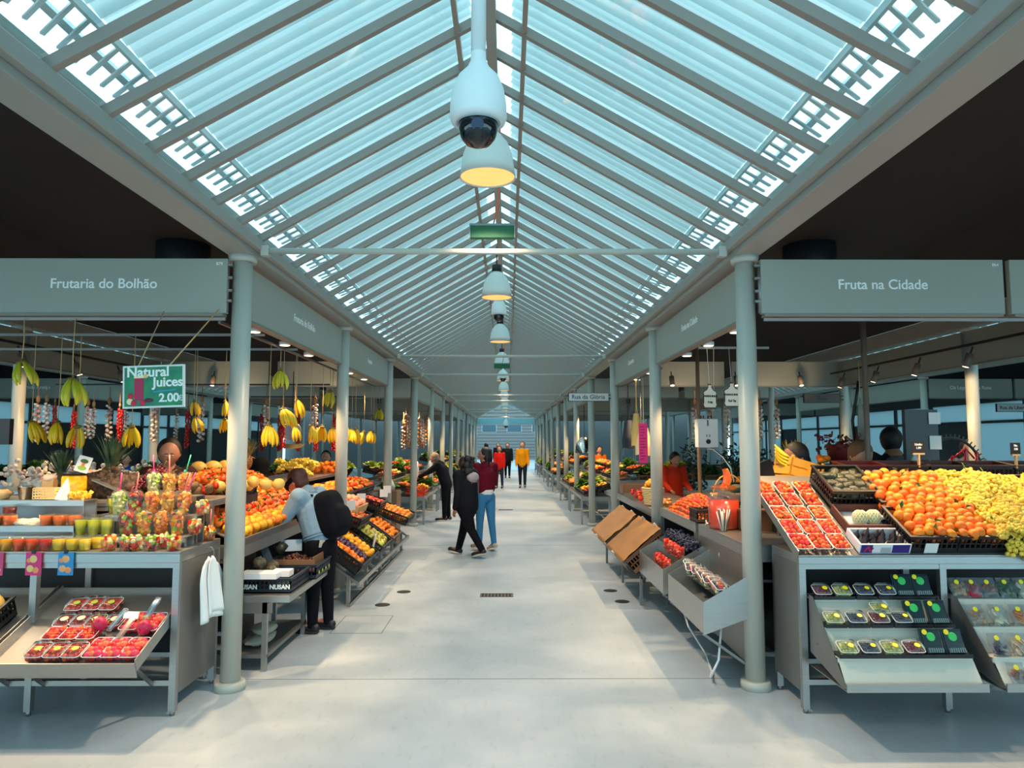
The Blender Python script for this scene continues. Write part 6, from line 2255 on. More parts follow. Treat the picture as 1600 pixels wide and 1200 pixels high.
heap([P_YFRUIT, P_TANG], F_, w_, d_, .075, 'yellow orange fruit heaped behind the kiwi crate', 'yellow fruit behind the kiwi crate', z0=.04, h=dome(.06), layers=2)
F_, w_, d_ = l2_fr(6.95, 8.4, -2.78, -3.15)
heap([P_ORANGE, P_KAKI], F_, w_, d_, .085, 'large orange red fruit at the back of the display by the column', 'orange red fruit at the display back', z0=.05, h=dome(.07), layers=2)
for i, (x, y, z) in enumerate(((-3.25, 7.9, 1.56), (-3.22, 8.15, 1.56), (-3.2, 8.4, 1.55), (-3.3, 7.65, 1.56))):
    P_MELON.put((x, y, z), (1.5, rb(-.3, .3), rb(0, 3)), 'yellow melon on top of the orange heap before the black clad vendor', 'melons before the black clad vendor', .95)
pp.put((-3.05, 8.35, 1.52), (0, .1, 0), 'pineapple standing among oranges in front of the black clad vendor', None, .95)
counter(-3.9, -2.2, 8.7, 12.2, 1.0, 'long steel counter under the far orange crates of the banana stall', .10, side=())
# grapes on the slope
counter(-3.55, -2.75, 8.75, 12.1, 1.34, 'raised inner steel shelf with white grapes at the banana stall', .04)
for i in range(26):
    P_GRAPE[i % 2].put((-3.05 + rb(-.28, .28), 10.5 + rb(-.9, .7), 1.40 + rb(0, .14)), (rb(-.3, .3), rb(-.3, .3), rb(0, 6)), 'white grape bunch on the raised inner shelf behind the shopper', 'grapes on the inner shelf')
for i in range(80):
    P_ORANGE.put((-2.97 + rb(-.3, .22), 11.6 + rb(-.45, .45), 1.38 + rb(0, .12)), (rb(0, 3), rb(0, 3), 0), 'orange on the far end of the raised inner shelf', 'oranges on the inner shelf')
for i, y in enumerate((9.35, 10.05, 10.75, 11.45)):
    F_ = frame((-2.43, y + .1, 1.07), (0, -1, 0), (-1, 0, .30))
    crate(.62, .42, .15, F_, 'dark crate of oranges in the upper row beyond the backpack', BLACKP, group='upper orange crates beyond the backpack')
    heap([P_ORANGE, P_YFRUIT] if i < 2 else [P_ORANGE, P_KAKI], F_, .56, .36, .078, 'orange in the upper crate row beyond the backpack', 'oranges of the upper crate row', z0=.10, h=dome(.08), layers=2)
F_ = frame((-2.16, 9.75, .93), (0, -1, 0), (-1, 0, .35))
crate(.62, .36, .13, F_, 'pale wooden box of pink fruit below the upper orange crates', WOOD, 'wooden_box', 'box', slots=False, rim=0)
P_PINKF = fruit('pomelo_half', 'fruit', .044, mat('pink_flesh', (240, 110, 100), .4, rnd=.8, col2=(250, 170, 140), vscale=14), .9, stem=False)
heap([P_PINKF], F_, .54, .30, .085, 'pink fruit in the pale wooden box beyond the backpack', 'pink fruit in the wooden box', z0=.10, h=dome(.06))

# lower projecting shelf with the chestnut crate
t = thing('low_steel_shelf', 'low steel shelf jutting into the aisle under the chestnut crate', 'shelf', (-1.97, 6.5, 0))
MB().box(-.30, .20, -.60, .62, .545, .60).build('shelf_top', STEEL, t, bevel=.003)
MB().box(-.30, .06, -.60, -.585, .46, .545).build('front_apron', STEELD, t)
for y in (-.58, .52):
    for x in (-.28, .0):
        lg = MB().box(x - .02, x + .02, y - .02, y + .02, .0, .545).build('leg', STEEL, t)
MB().box(-.30, .02, -.58, .56, .10, .13).build('lower_shelf', STEELD, t)
tag(MB().ball((0, 0, 0), .12, 16, 0, (1, 1.6, .35), lump=.4).build('paper_sack', mat('sack_grey', (170, 170, 156), .8), loc=(-2.12, 6.25, .175)), 'grey sack lying on the lower shelf under the chestnut crate', 'sack')
tag(MB().ball((0, 0, 0), .11, 16, 0, (1, 1.5, .35), lump=.4, seed=3).build('paper_sack', mat('sack_grey', (170, 170, 156), .8), loc=(-2.10, 6.3, .245)), 'second grey sack lying on top of the other one', 'sack')
NAVY = mat('navy_crate', (24, 36, 50), .45)
F_ = Matrix.Translation((-2.03, 6.28, .602)) @ Euler((0, 0, 0)).to_matrix().to_4x4()
o = crate(.47, .56, .12, F_, 'dark navy crate with pale letters holding custard apples and chestnuts', NAVY)
text('NUSAN', .05, o, (.15, -.293, .05), '-y', WHITE, bold=.002)
text('NUSAN', .05, o, (-.12, -.293, .05), '-y', WHITE, bold=.002)
F_ = Matrix.Translation((-2.0, 6.84, .602))
o = crate(.52, .52, .13, F_, 'dark navy crate with green marks heaped with chestnuts', NAVY)
for k in range(4):
    MB().ball((.268, -.18 + .12 * k, .05), .022, 8, 0, (.15, 1, .8)).build('green_mark', mat('green_mark', (170, 196, 60), .5), o)
tag(MB().box(-.22, .22, -.2, .2, 0, .006).box(-.22, .22, -.206, -.2, 0, .10).box(.2, .206, -.2, .2, 0, .12).build('cardboard_liner', CARDB, loc=(-1.99, 6.84, .67)), 'torn cardboard liner around the chestnut heap', 'cardboard')
for i in range(150):
    a, r0 = rb(0, 6.28), math.sqrt(rb(0, 1))
    P_CHEST.put((-2.0 + .19 * r0 * math.cos(a), 6.84 + .20 * r0 * math.sin(a), .70 + (1 - r0) * .08 + rb(0, .02)), (rb(0, 3), rb(0, 3), rb(0, 3)), 'glossy chestnut in the heap on the low shelf', 'chestnuts of the heap')
for i, (x, y, z) in enumerate(((-2.20, 6.18, .70), (-2.10, 6.14, .70), (-2.17, 6.30, .74), (-2.06, 6.30, .72), (-2.21, 6.42, .74), (-2.09, 6.43, .74), (-2.14, 6.24, .80))):
    P_CHERI.put((x, y, z), (rb(-.5, .5), rb(-.5, .5), rb(0, 6)), 'dark scaly custard apple in the navy crate by the column', 'custard apples in the navy crate')
tag(MB().box(-.11, .20, -.09, .09, 0, .045).build('polystyrene_tray', WHITEP, loc=(-2.1, 6.04, .722)), 'white polystyrene tray lying over the front of the navy crate', 'tray')
tag(MB().box(-.075, .075, -.06, .06, 0, .05).build('white_card_box', CARD, loc=(-1.90, 6.12, .722)), 'small white card box beside the polystyrene tray', 'box')
tag(MB().box(-.10, .10, -.005, .005, 0, .11).build('price_card', mat('card_blue_white', (196, 214, 226), .5), loc=(-2.12, 7.08, .78), rot=(-.2, 0, .3)), 'white and blue rounded price card behind the chestnuts', 'price card')
tag(MB().box(-.035, .035, -.004, .004, 0, .13).build('price_card', mat('card_dark', (60, 70, 80), .5), loc=(-2.18, 6.62, .76), rot=(-.2, -.4, .3)), 'dark slanted price card by the custard apples', 'price card')
tag(MB().ball((0, 0, 0), .06, 14, 0, (1, 1, .9), lump=.5).build('wrapped_bag', mat('dark_bag', (52, 54, 40), .4), loc=(-2.16, 6.88, .84)), 'dark wrapped bag beside the chestnut heap', 'bag')

# ---- L3: tilted crates facing the aisle
def l3_crate(y, x, z, w, d, label, protos, flabel, fgroup, ang=.62, sp=.072, m=BLACKP, lay=1, h=.14, hh=.03):
    F_ = frame((x, y, z), (0, -1, 0), (-math.cos(ang), 0, math.sin(ang)))
    crate(w, d, h, F_, label, m)
    heap(protos, F_, w - .07, d - .07, sp, flabel, fgroup, z0=h * .62, h=dome(hh), layers=lay)
    return F_


F_ = frame((-1.92, 8.62, .50), (0, -1, 0), (-math.cos(.62), 0, math.sin(.62)))
crate(.98, .52, .15, F_, 'wide black tilted crate with plums between orange and yellow fruit')
for k, (pr, u, lb, g_) in enumerate(((P_TANG, -.34, 'orange tangerine beside the plums in the wide tilted crate', 'tangerines beside the plums'), (P_PLUM, -.05, 'dark purple plum in the wide tilted crate', 'plums of the tilted crate'), (P_YFRUIT, .28, 'yellow orange in the wide tilted crate past the plums', 'yellow oranges past the plums'))):
    heap([pr], F_ @ Matrix.Translation((u, 0, 0)), .27 if k < 2 else .36, .44, .070 if k != 1 else .056, lb, g_, z0=.10, h=dome(.03), layers=1)
l3_crate(9.85, -1.92, .50, .72, .50, 'black tilted crate of pears, with plums beyond it', [P_PEAR], 'pear in the tilted crate with the white paper bag', 'pears of the tilted crate', sp=.075)
l3_crate(10.75, -1.92, .50, .80, .50, 'pale edged tilted crate of tangerines near the third column', [P_TANG], 'tangerine in the tilted crate near the third column', 'tangerines near the third column', m=mat('crate_grey_brown', (80, 70, 62), .6))
l3_crate(9.55, -2.10, .80, .72, .40, 'black crate of onions above the pear crate', [P_ONION, P_KAKI], 'brown red onion in the crate above the pears', 'onions above the pears', .35, .075)
l3_crate(11.75, -1.86, .62, .86, .55, 'wide black tilted crate of red and yellow apples by the third column', [P_APPLE, P_APPLE, P_YFRUIT], 'red and yellow apple in the wide crate by the third column', 'apples by the third column', .35, .075, lay=2, hh=.05)
l3_crate(11.0, -2.10, .86, .56, .36, 'small crate of red tomatoes above the tangerine crate', [P_TOM], 'red tomato in the small crate above the tangerines', 'tomatoes above the tangerines', .3, .07)
t = thing('crate_rack', 'low steel rack under the tilted fruit crates beyond the backpack', 'rack', (-1.9, 10.1, 0))
rkk = MB()
for y in (-1.9, -.9, .1, 1.1, 2.1):
    rkk.bar((.22, y, .24), (-.25, y, .58), .03, .03).bar((.10, y, .0), (.10, y, .34), .04, .04).bar((-.24, y, 0), (-.24, y, .58), .03, .03)
rkk.bar((.22, -1.95, .25), (.22, 2.1, .25), .03, .05).bar((.12, -1.95, .02), (.12, 2.1, .02), .03, .03)
rkk.build('rack_frame', STEEL, t)
t = thing('white_paper_bag', 'white paper bag hanging on the pear crate', 'paper bag', (-1.72, 9.25, .52), (0, .2, .2))
MB().box(-.01, .01, -.10, .10, -.12, .14).box(-.014, -.01, -.09, .09, .14, .20).build('bag_body', CARD, t)
for i, (y, x, z) in enumerate(((9.15, -2.0, .98), (11.3, -1.95, .98), (11.9, -2.0, 1.0), (10.4, -2.12, .98))):
    price_card(Matrix.Translation((x, y, z)) @ Euler((0, 0, .5)).to_matrix().to_4x4(), 'white price card stuck between the tilted fruit crates', CARD, .13, .12, group='white cards between the tilted crates')
# lettuce and paper near third column
P_LET = None


def leafy(nm_, lb, cat, cols, r=.12, n=34, up=.6, seed=1):
    rr = random.Random(seed)
    t = thing(nm_, lb, cat)
    mb = MB()
    for i in range(n):
        a = i * 2.4
        k = i / n
        out = 1.25 * k + .1
        base = Vector((.02 * math.cos(a), .02 * math.sin(a), .02))
        mid = base + Vector((math.cos(a) * out * r * .6, math.sin(a) * out * r * .6, r * (1.1 - k * .6)))
        tip = base + Vector((math.cos(a) * out * r * 1.15, math.sin(a) * out * r * 1.15, r * (1.35 - k * 1.0)))
        s = Vector((-math.sin(a), math.cos(a), 0)) * r * .33 * (.6 + k * .6)
        j = lambda: Vector((rr.uniform(-1, 1), rr.uniform(-1, 1), rr.uniform(-1, 1))) * r * .08
        v = [base, mid - s + j(), mid + j() * .5 + Vector((0, 0, -r * .08)), mid + s + j(), tip - s * .8 + j(), tip + j(), tip + s * .8 + j()]
        mb.add(v, [(0, 2, 1), (0, 3, 2), (1, 2, 5, 4), (2, 3, 6, 5)], rr.randrange(len(cols)), True)
    mb.build('leaves', cols, t)
    return Proto(t)


GL = mat('lettuce_green', (110, 156, 50), .5, var=.25, vscale=14)
GD = mat('cabbage_green', (52, 96, 44), .5, var=.25, vscale=14)
GY = mat('lettuce_yellow', (182, 190, 76), .5, var=.2, vscale=14)
P_LET = leafy('lettuce', 'x', 'lettuce', [GL, GY], .12, seed=2)
P_CAB = leafy('cabbage', 'x', 'cabbage', [GD, GL], .15, seed=3)
P_GRN = leafy('leafy_greens', 'x', 'greens', [GD], .13, seed=4)
P_CAU = fruit('cauliflower', 'cauliflower', .085, mat('cauliflower_head', (222, 212, 176), .7, bump=1, bscale=60), .7, stem=False, lump=.25)
P_CARR = Proto(tag(MB().lathe([(.001, -.09), (.010, -.05), (.017, .05), (.012, .08), (.001, .085)], 10).build('carrot', mat('carrot_skin', (236, 108, 30), .5, rnd=.5)), 'x', 'carrot'))
for i in range(3):
    P_LET.put((-2.2 + .06 * i, 12.72 + .1 * i, 1.0), (0, 0, i), 'green lettuce head lying beside the third column with white paper', 'lettuces by the third column', .8)
tag(MB().ball((0, 0, 0), .12, 14, 0, (1, 1, 1.2), lump=.8, lf=3).build('crumpled_paper', CARD, loc=(-2.15, 12.78, 1.1)), 'crumpled white paper over the lettuce by the third column', 'paper')
tag(MB().box(-2.42, -1.95, 12.62, 13.1, 0, .98).build('brown_cabinet', mat('cabinet_brown', (132, 100, 76), .6)), 'brown cabinet at the end of the banana stall', 'cabinet')
tag(MB().box(-3.3, -2.45, 12.6, 13.1, 0, 1.15).build('brown_cabinet', mat('cabinet_brown', (132, 100, 76), .6)), 'taller brown cabinet beside the lane at the banana stall end', 'cabinet')
tag(MB().box(2.03, 2.6, 12.55, 13.1, 0, 1.1).build('brown_cabinet', mat('cabinet_brown', (132, 100, 76), .6)), 'brown cabinet on the lane behind the paper covered crates', 'cabinet')


# ================================================================== braids hanging in the stalls
def braid(nm_, lb, cat, m, r, n, L_, w=1.0, seed=1):
    rr = random.Random(seed)
    t = thing(nm_, lb, cat)
    mb = MB()
    for i in range(n):
        z = -L_ * (i + .5) / n
        a = i * 2.2
        q = r * 1.1 * w
        mb.ball((q * math.cos(a), q * math.sin(a), z), r * rr.uniform(.85, 1.2), 7, 0, (1, 1, .85 if nm_ != 'chili_braid' else 2.2), (rr.uniform(-.5, .5), rr.uniform(-.5, .5), 0))
    mb.build('strung_bulbs' if nm_ != 'chili_braid' else 'strung_chilies', m, t)
    MB().tube([(0, 0, -L_), (0, 0, 0), (0, 0, .25)], .006, 5).ball((0, 0, .06), r * 1.1, 7, 0, (1, 1, 2)).build('cord', mat('straw_cord', (150, 110, 70), .8), t)
    return Proto(t)


BR_G = braid('garlic_braid', 'x', 'garlic', GARL, .026, 22, .50)
BR_R = braid('chili_braid', 'x', 'chilies', mat('chili_red', (176, 16, 18), .35), .014, 34, .50, 1.4)
BR_O = braid('onion_braid', 'x', 'onions', mat('onion_braid_skin', (196, 116, 66), .4, rnd=.6), .036, 16, .48)
for i in range(11):
    x = -6.2 + i * .36
    p, nm_ = ((BR_G, 'garlic'), (BR_R, 'red chili'), (BR_G, 'garlic'), (BR_R, 'red chili'))[i % 4]
    p.put((x, 9.4 + .2 * (i % 3), 2.35 - .08 * (i % 2)), rb(0, 6), '%s braid hanging across the rear of the juice stall' % nm_, '%s braids behind the juice stall' % nm_)
tag(MB().bar((-6.1, 9.6, 2.62), (-2.4, 9.6, 2.62), .02, .02).build('hanging_rail', DARKM), 'thin dark rail carrying the garlic and chili braids', 'rail')
for i in range(9):
    (BR_R if i % 3 == 1 else BR_G).put((-6.6 - (i % 2) * .2, 10.2 + i * .5, 2.40), rb(0, 6), 'braid hanging on the side aisle behind the garlic heap', 'braids on the side aisle')
for i in range(12):
    (BR_O if i % 2 else BR_G).put((-2.25 - .12 * (i % 3), 16.2 + i * .42, 2.45 - .1 * (i % 3)), rb(0, 6), '%s braid hanging over the vegetable stall with the orange crate' % ('onion' if i % 2 else 'garlic'), '%s braids over the vegetable stall' % ('onion' if i % 2 else 'garlic'), 1.2)
for i in range(5):
    BR_R.put((-2.9 - .3 * i, 11.9, 2.30), rb(0, 6), 'red chili braid behind the long banana row', 'chili braids behind the banana row', 1.2)
tag(MB().bar((-4.3, 11.9, 2.60), (-2.4, 11.9, 2.60), .02, .02).build('hanging_rail', DARKM), 'thin rail with chili braids behind the banana row', 'rail')
for i in range(6):
    BR_G.put((3.2 + .28 * i, 12.1, 2.45), rb(0, 6), 'dark braid hanging near the white boiler', 'braids near the white boiler', 1.1)
# heap of garlic on a table, side aisle stalls
counter(-6.05, -4.1, 8.0, 9.1, 1.30, 'dark rear table of the block under the garlic heap', .06)
for i in range(210):
    P_GAR.put((-5.0 + rb(-.85, .75), 8.5 + rb(-.4, .4), 1.34 + rb(0, .30) * (1 - abs(rb(-.5, .5)))), (rb(0, 3), rb(0, 3), 0), 'garlic bulb in the big pale heap at the rear of the juice stall', 'garlic bulbs of the big heap', 1.25)
tag(MB().ball((0, 0, 0), .36, 24, 0, (2.2, 1.0, .55), lump=.2).build('garlic_mound', GARL, loc=(-5.0, 8.55, 1.32)), 'mound of garlic under the loose bulbs at the rear', 'garlic', kind='stuff')
tag(MB().box(-.14, .16, -.03, .03, 0, .26).build('screen', BLACKP, loc=(-5.16, 7.2, 1.82)), 'black screen mounted on the tan column at the photo edge', 'screen')

# vendors' scale hanging
t = thing('hanging_scale', 'round grey scale dish hanging above the shopper in denim', 'scale', (-2.9, 9.6, 1.75))
MB().lathe([(.001, 0), (.12, .02), (.17, .07), (.175, .07)], 24).build('dish', STEEL, t)
MB().tube([(0, -.02, .12), (0, .02, .12)], .12, 24).build('dial', STEELD, t, loc=(0, 0, .12))
MB().tube([(0, 0, .3), (0, 0, 1.05)], .006, 6).build('hanger', DARKM, t)
t = thing('hanging_scale', 'shiny metal scale dish hanging before the far vegetable stall', 'scale', (2.05, 19.0, 1.55))
MB().lathe([(.25, 0), (.22, .25), (.1, .40), (.02, .42)], 24).build('dish', mat('polished_metal', (220, 214, 204), .12, metal=1), t)
MB().tube([(0, 0, .42), (0, 0, 1.25)], .008, 6).build('hanger', DARKM, t)


# ================================================================== far stalls along the aisle
def far_stall(side, y0, y1, seed, desc):
    rr = random.Random(seed)
    sg = -1 if side == 'L' else 1
    xe = XL if side == 'L' else XR
    xa, xb = sorted((xe - sg * .22, xe + sg * .45))
    t = counter(xa, xb, y0, y1, .62, 'low steel table before %s' % desc, .06, back=False, group='low tables of ' + desc)
    xa, xb = sorted((xe + sg * .48, xe + sg * 1.25))
    counter(xa, xb, y0, y1, .98, 'higher steel counter behind %s' % desc, .06, back=False, group='high counters of ' + desc)
    n = int((y1 - y0) / .62)
    for i in range(n):
        y = y0 + .31 + i * .62
        for lvl, (x, z) in enumerate(((xe + sg * .02, .62), (xe + sg * .32, .74), (xe + sg * .72, .98), (xe + sg * 1.05, 1.12))):
            F_ = frame((x, y, z + .01), (0, sg, 0), (sg, 0, .22)) if sg > 0 else frame((x, y, z + .01), (0, -1, 0), (-1, 0, .22))
            cm = rr.choice([BLACKP, BLACKP, mat('green_crate', (40, 70, 50), .5), CARDB])
            if side == 'L' and y0 < 17 and i == 0 and lvl == 0:
                cm = mat('orange_red_crate', (222, 58, 20), .45)
                crate(.58, .42, .16, F_, 'bright orange red crate of carrots on the low table', cm)
                pr = [P_CARR]
            else:
                crate(.56, .30, .13, F_, 'dark produce crate on %s' % desc, cm, group='crates on ' + desc)
                pr = rr.choice([[P_LET], [P_CAB], [P_GRN], [P_CAU], [P_TOM], [P_ORANGE], [P_LEMON], [P_CARR], [P_LET], [P_CAB]] if lvl < 2 else [[P_ORANGE], [P_TOM], [P_CAB], [P_YFRUIT], [P_LET], [P_KAKI], [P_PEAR]])
            big = pr[0] in (P_LET, P_CAB, P_GRN, P_CAU)
            nm_ = pr[0].o.name.split('.')[0].replace('_', ' ')
            if y0 > 30 and not big:
                pr = [P_LET] if i % 2 else [P_CAU]
                big = True
                nm_ = pr[0].o.name.replace('_', ' ').split('.')[0]
            heap(pr, F_, .48, .24, .19 if big else .085, '%s of %s' % (nm_, desc), '%s of %s' % (nm_, desc), z0=.06 if big else .10, h=dome(.05), rot='z' if big else 'rand', layers=1, scale=(.8, 1.1), far=(y0 > 19 or lvl > 1))


far_stall('L', 16.1, 19.1, 3, 'the stall with the orange crate')
far_stall('R', 16.1, 19.1, 4, 'the cabbage table stall')
far_stall('L', 19.5, 22.6, 5, 'the stall beyond the orange crate')
far_stall('R', 19.5, 22.6, 6, 'the stall beyond the cabbage table')
far_stall('L', 26.4, 29.4, 7, 'the third stall block, braid side')
far_stall('L', 29.9, 32.9, 17, 'the third stall block, braid side')
far_stall('R', 26.4, 29.4, 8, 'the third block, sign side')
far_stall('R', 29.9, 32.9, 18, 'the third block, sign side')
far_stall('L', 37.0, 39.7, 9, 'the last stall block, braid side')
far_stall('L', 40.3, 43.1, 19, 'the last stall block, braid side')
far_stall('R', 37.0, 39.7, 10, 'the last block, sign side')
far_stall('R', 40.3, 43.1, 20, 'the last block, sign side')
for x, y, lb in ((-2.2, 17.2, 'white plastic bag hanging on the carrot crate table'), (-2.0, 18.3, 'white plastic bag hanging near the leek heap')):
    tag(MB().ball((0, 0, 0), .12, 12, 0, (.6, 1, 1.8), lump=.4).build('plastic_bag', CARD, loc=(x, y, 1.15)), lb, 'bag')

# side aisle stalls behind the blocks (low detail, seen through the posts)
def back_stall(x0, x1, y0, y1, z, seed, desc):
    counter(x0, x1, y0, y1, z, 'steel counter of %s' % desc, .06, back=False)
    rr = random.Random(seed)
    nx = int((x1 - x0) / .62)
    for i in range(max(1, nx)):
        for y in (y0 + .25, y0 + .7):
            if y > y1 - .1:
                continue
            x = x0 + .33 + i * .62
            F_ = frame((x, y, z + .01 + (.12 if y > y0 + .5 else 0)), (1, 0, 0), (0, 1, .25))
            crate(.56, .38, .14, F_, 'produce crate of %s' % desc, rr.choice([BLACKP, CARDB, BLACKP]), group='crates of ' + desc)
            pr = rr.choice([[P_LET], [P_TOM], [P_ORANGE], [P_CAB], [P_YFRUIT], [P_LEMON], [P_GRN]])
            big = pr[0] in (P_LET, P_CAB, P_GRN)
            nm_ = pr[0].o.name.split('.')[0].replace('_', ' ')
            heap(pr, F_, .48, .32, .18 if big else .085, '%s of %s' % (nm_, desc), '%s of %s' % (nm_, desc), z0=.08, h=dome(.05), rot='z' if big else 'rand', layers=1, far=True)


back_stall(-5.9, -3.9, 10.6, 11.6, 1.05, 11, 'the rear stall under the chili braids')
back_stall(3.3, 5.5, 10.2, 11.6, 1.02, 12, 'the rear stall behind the boiler')
back_stall(-13, -9.8, 15.9, 17.0, 1.0, 13, 'the outer stall under the As Irmãs Araújo board')
back_stall(9.6, 12.6, 15.9, 17.0, 1.0, 14, 'the outer stall under the Os Legumes da Rosa board')
back_stall(-6.1, -3.2, 15.9, 16.9, 1.0, 15, 'the lane stall behind the brown cabinet')
back_stall(2.9, 5.8, 15.9, 16.9, 1.0, 16, 'the lane stall behind the hanging bags')
# dark plants behind the boiler
for i, (x, y) in enumerate(((4.3, 13.6), (4.9, 14.0), (3.7, 14.2))):
    t = thing('potted_bush', 'dark green potted bush standing in the lane behind the boiler', 'potted plant', (x, y, 0), 0, 'dark bushes behind the boiler')
    MB().lathe([(.001, 0), (.16, 0), (.22, .36), (.2, .36)], 18).build('pot', DARKM, t)
    lv = MB()
    for q in range(420):
        c = Vector((rb(-1, 1), rb(-1, 1), rb(-1, 1)))
        c = c.normalized() * rb(.25, 1)
        c = Vector((c.x * .34, c.y * .34, 1.25 + c.z * .75))
        d1 = Vector((rb(-1, 1), rb(-1, 1), rb(-1, 1))).normalized() * .06
        d2 = Vector((rb(-1, 1), rb(-1, 1), rb(-1, 1))).normalized() * .025
        lv.add([c - d1, c + d2, c + d1, c - d2], [(0, 1, 2, 3)])
    tag(lv.build('foliage', mat('bush_green', (26, 52, 34), .5), t), kind='stuff')
    MB().tube([(0, 0, .3), (0, 0, 1.4)], .02, 8).build('stem', CARDB, t)
# ================================================================== people
def cap(mb, a, b, ra, rb_, n=14):
    """tapered limb with round ends"""
    a = Vector(a)
    b = Vector(b)
    d = b - a
    L_ = d.length
    if L_ < 1e-5:
        return mb.ball(a, ra, n)
    d.normalize()
    pts, rr = [], []
    for k in range(5):
        t = math.pi / 2 * (1 - k / 4)
        pts.append(a - d * ra * math.sin(t))
        rr.append(max(.0015, ra * math.cos(t)))
    for k in range(1, 5):
        t = math.pi / 2 * k / 4
        pts.append(b + d * rb_ * math.sin(t))
        rr.append(max(.0015, rb_ * math.cos(t)))
    pts.insert(5, b)
    rr.insert(5, rb_)
    return mb.tube(pts, rr, n)


def voxel(mb, name, m, parent, vs=.012, smooth=4):
    me = mb.mesh(name + '_raw', m)
    o = bpy.data.objects.new('tmp', me)
    COL.objects.link(o)
    r = o.modifiers.new('r', 'REMESH')
    r.mode = 'VOXEL'
    r.voxel_size = vs
    r.use_smooth_shade = True
    s = o.modifiers.new('s', 'SMOOTH')
    s.iterations = smooth
    s.factor = .5
    dg = bpy.context.evaluated_depsgraph_get()
    dg.update()
    me2 = bpy.data.meshes.new_from_object(o.evaluated_get(dg))
    bpy.data.objects.remove(o)
    me2.materials.clear()
    me2.materials.append(m)
    me2.polygons.foreach_set('use_smooth', [True] * len(me2.polygons))
    n = bpy.data.objects.new(name, me2)
    me2.name = name
    COL.objects.link(n)
    if parent:
        n.parent = parent
    return n


def rotx(v, a):
    return Vector((v[0], v[1] * math.cos(a) - v[2] * math.sin(a), v[1] * math.sin(a) + v[2] * math.cos(a)))


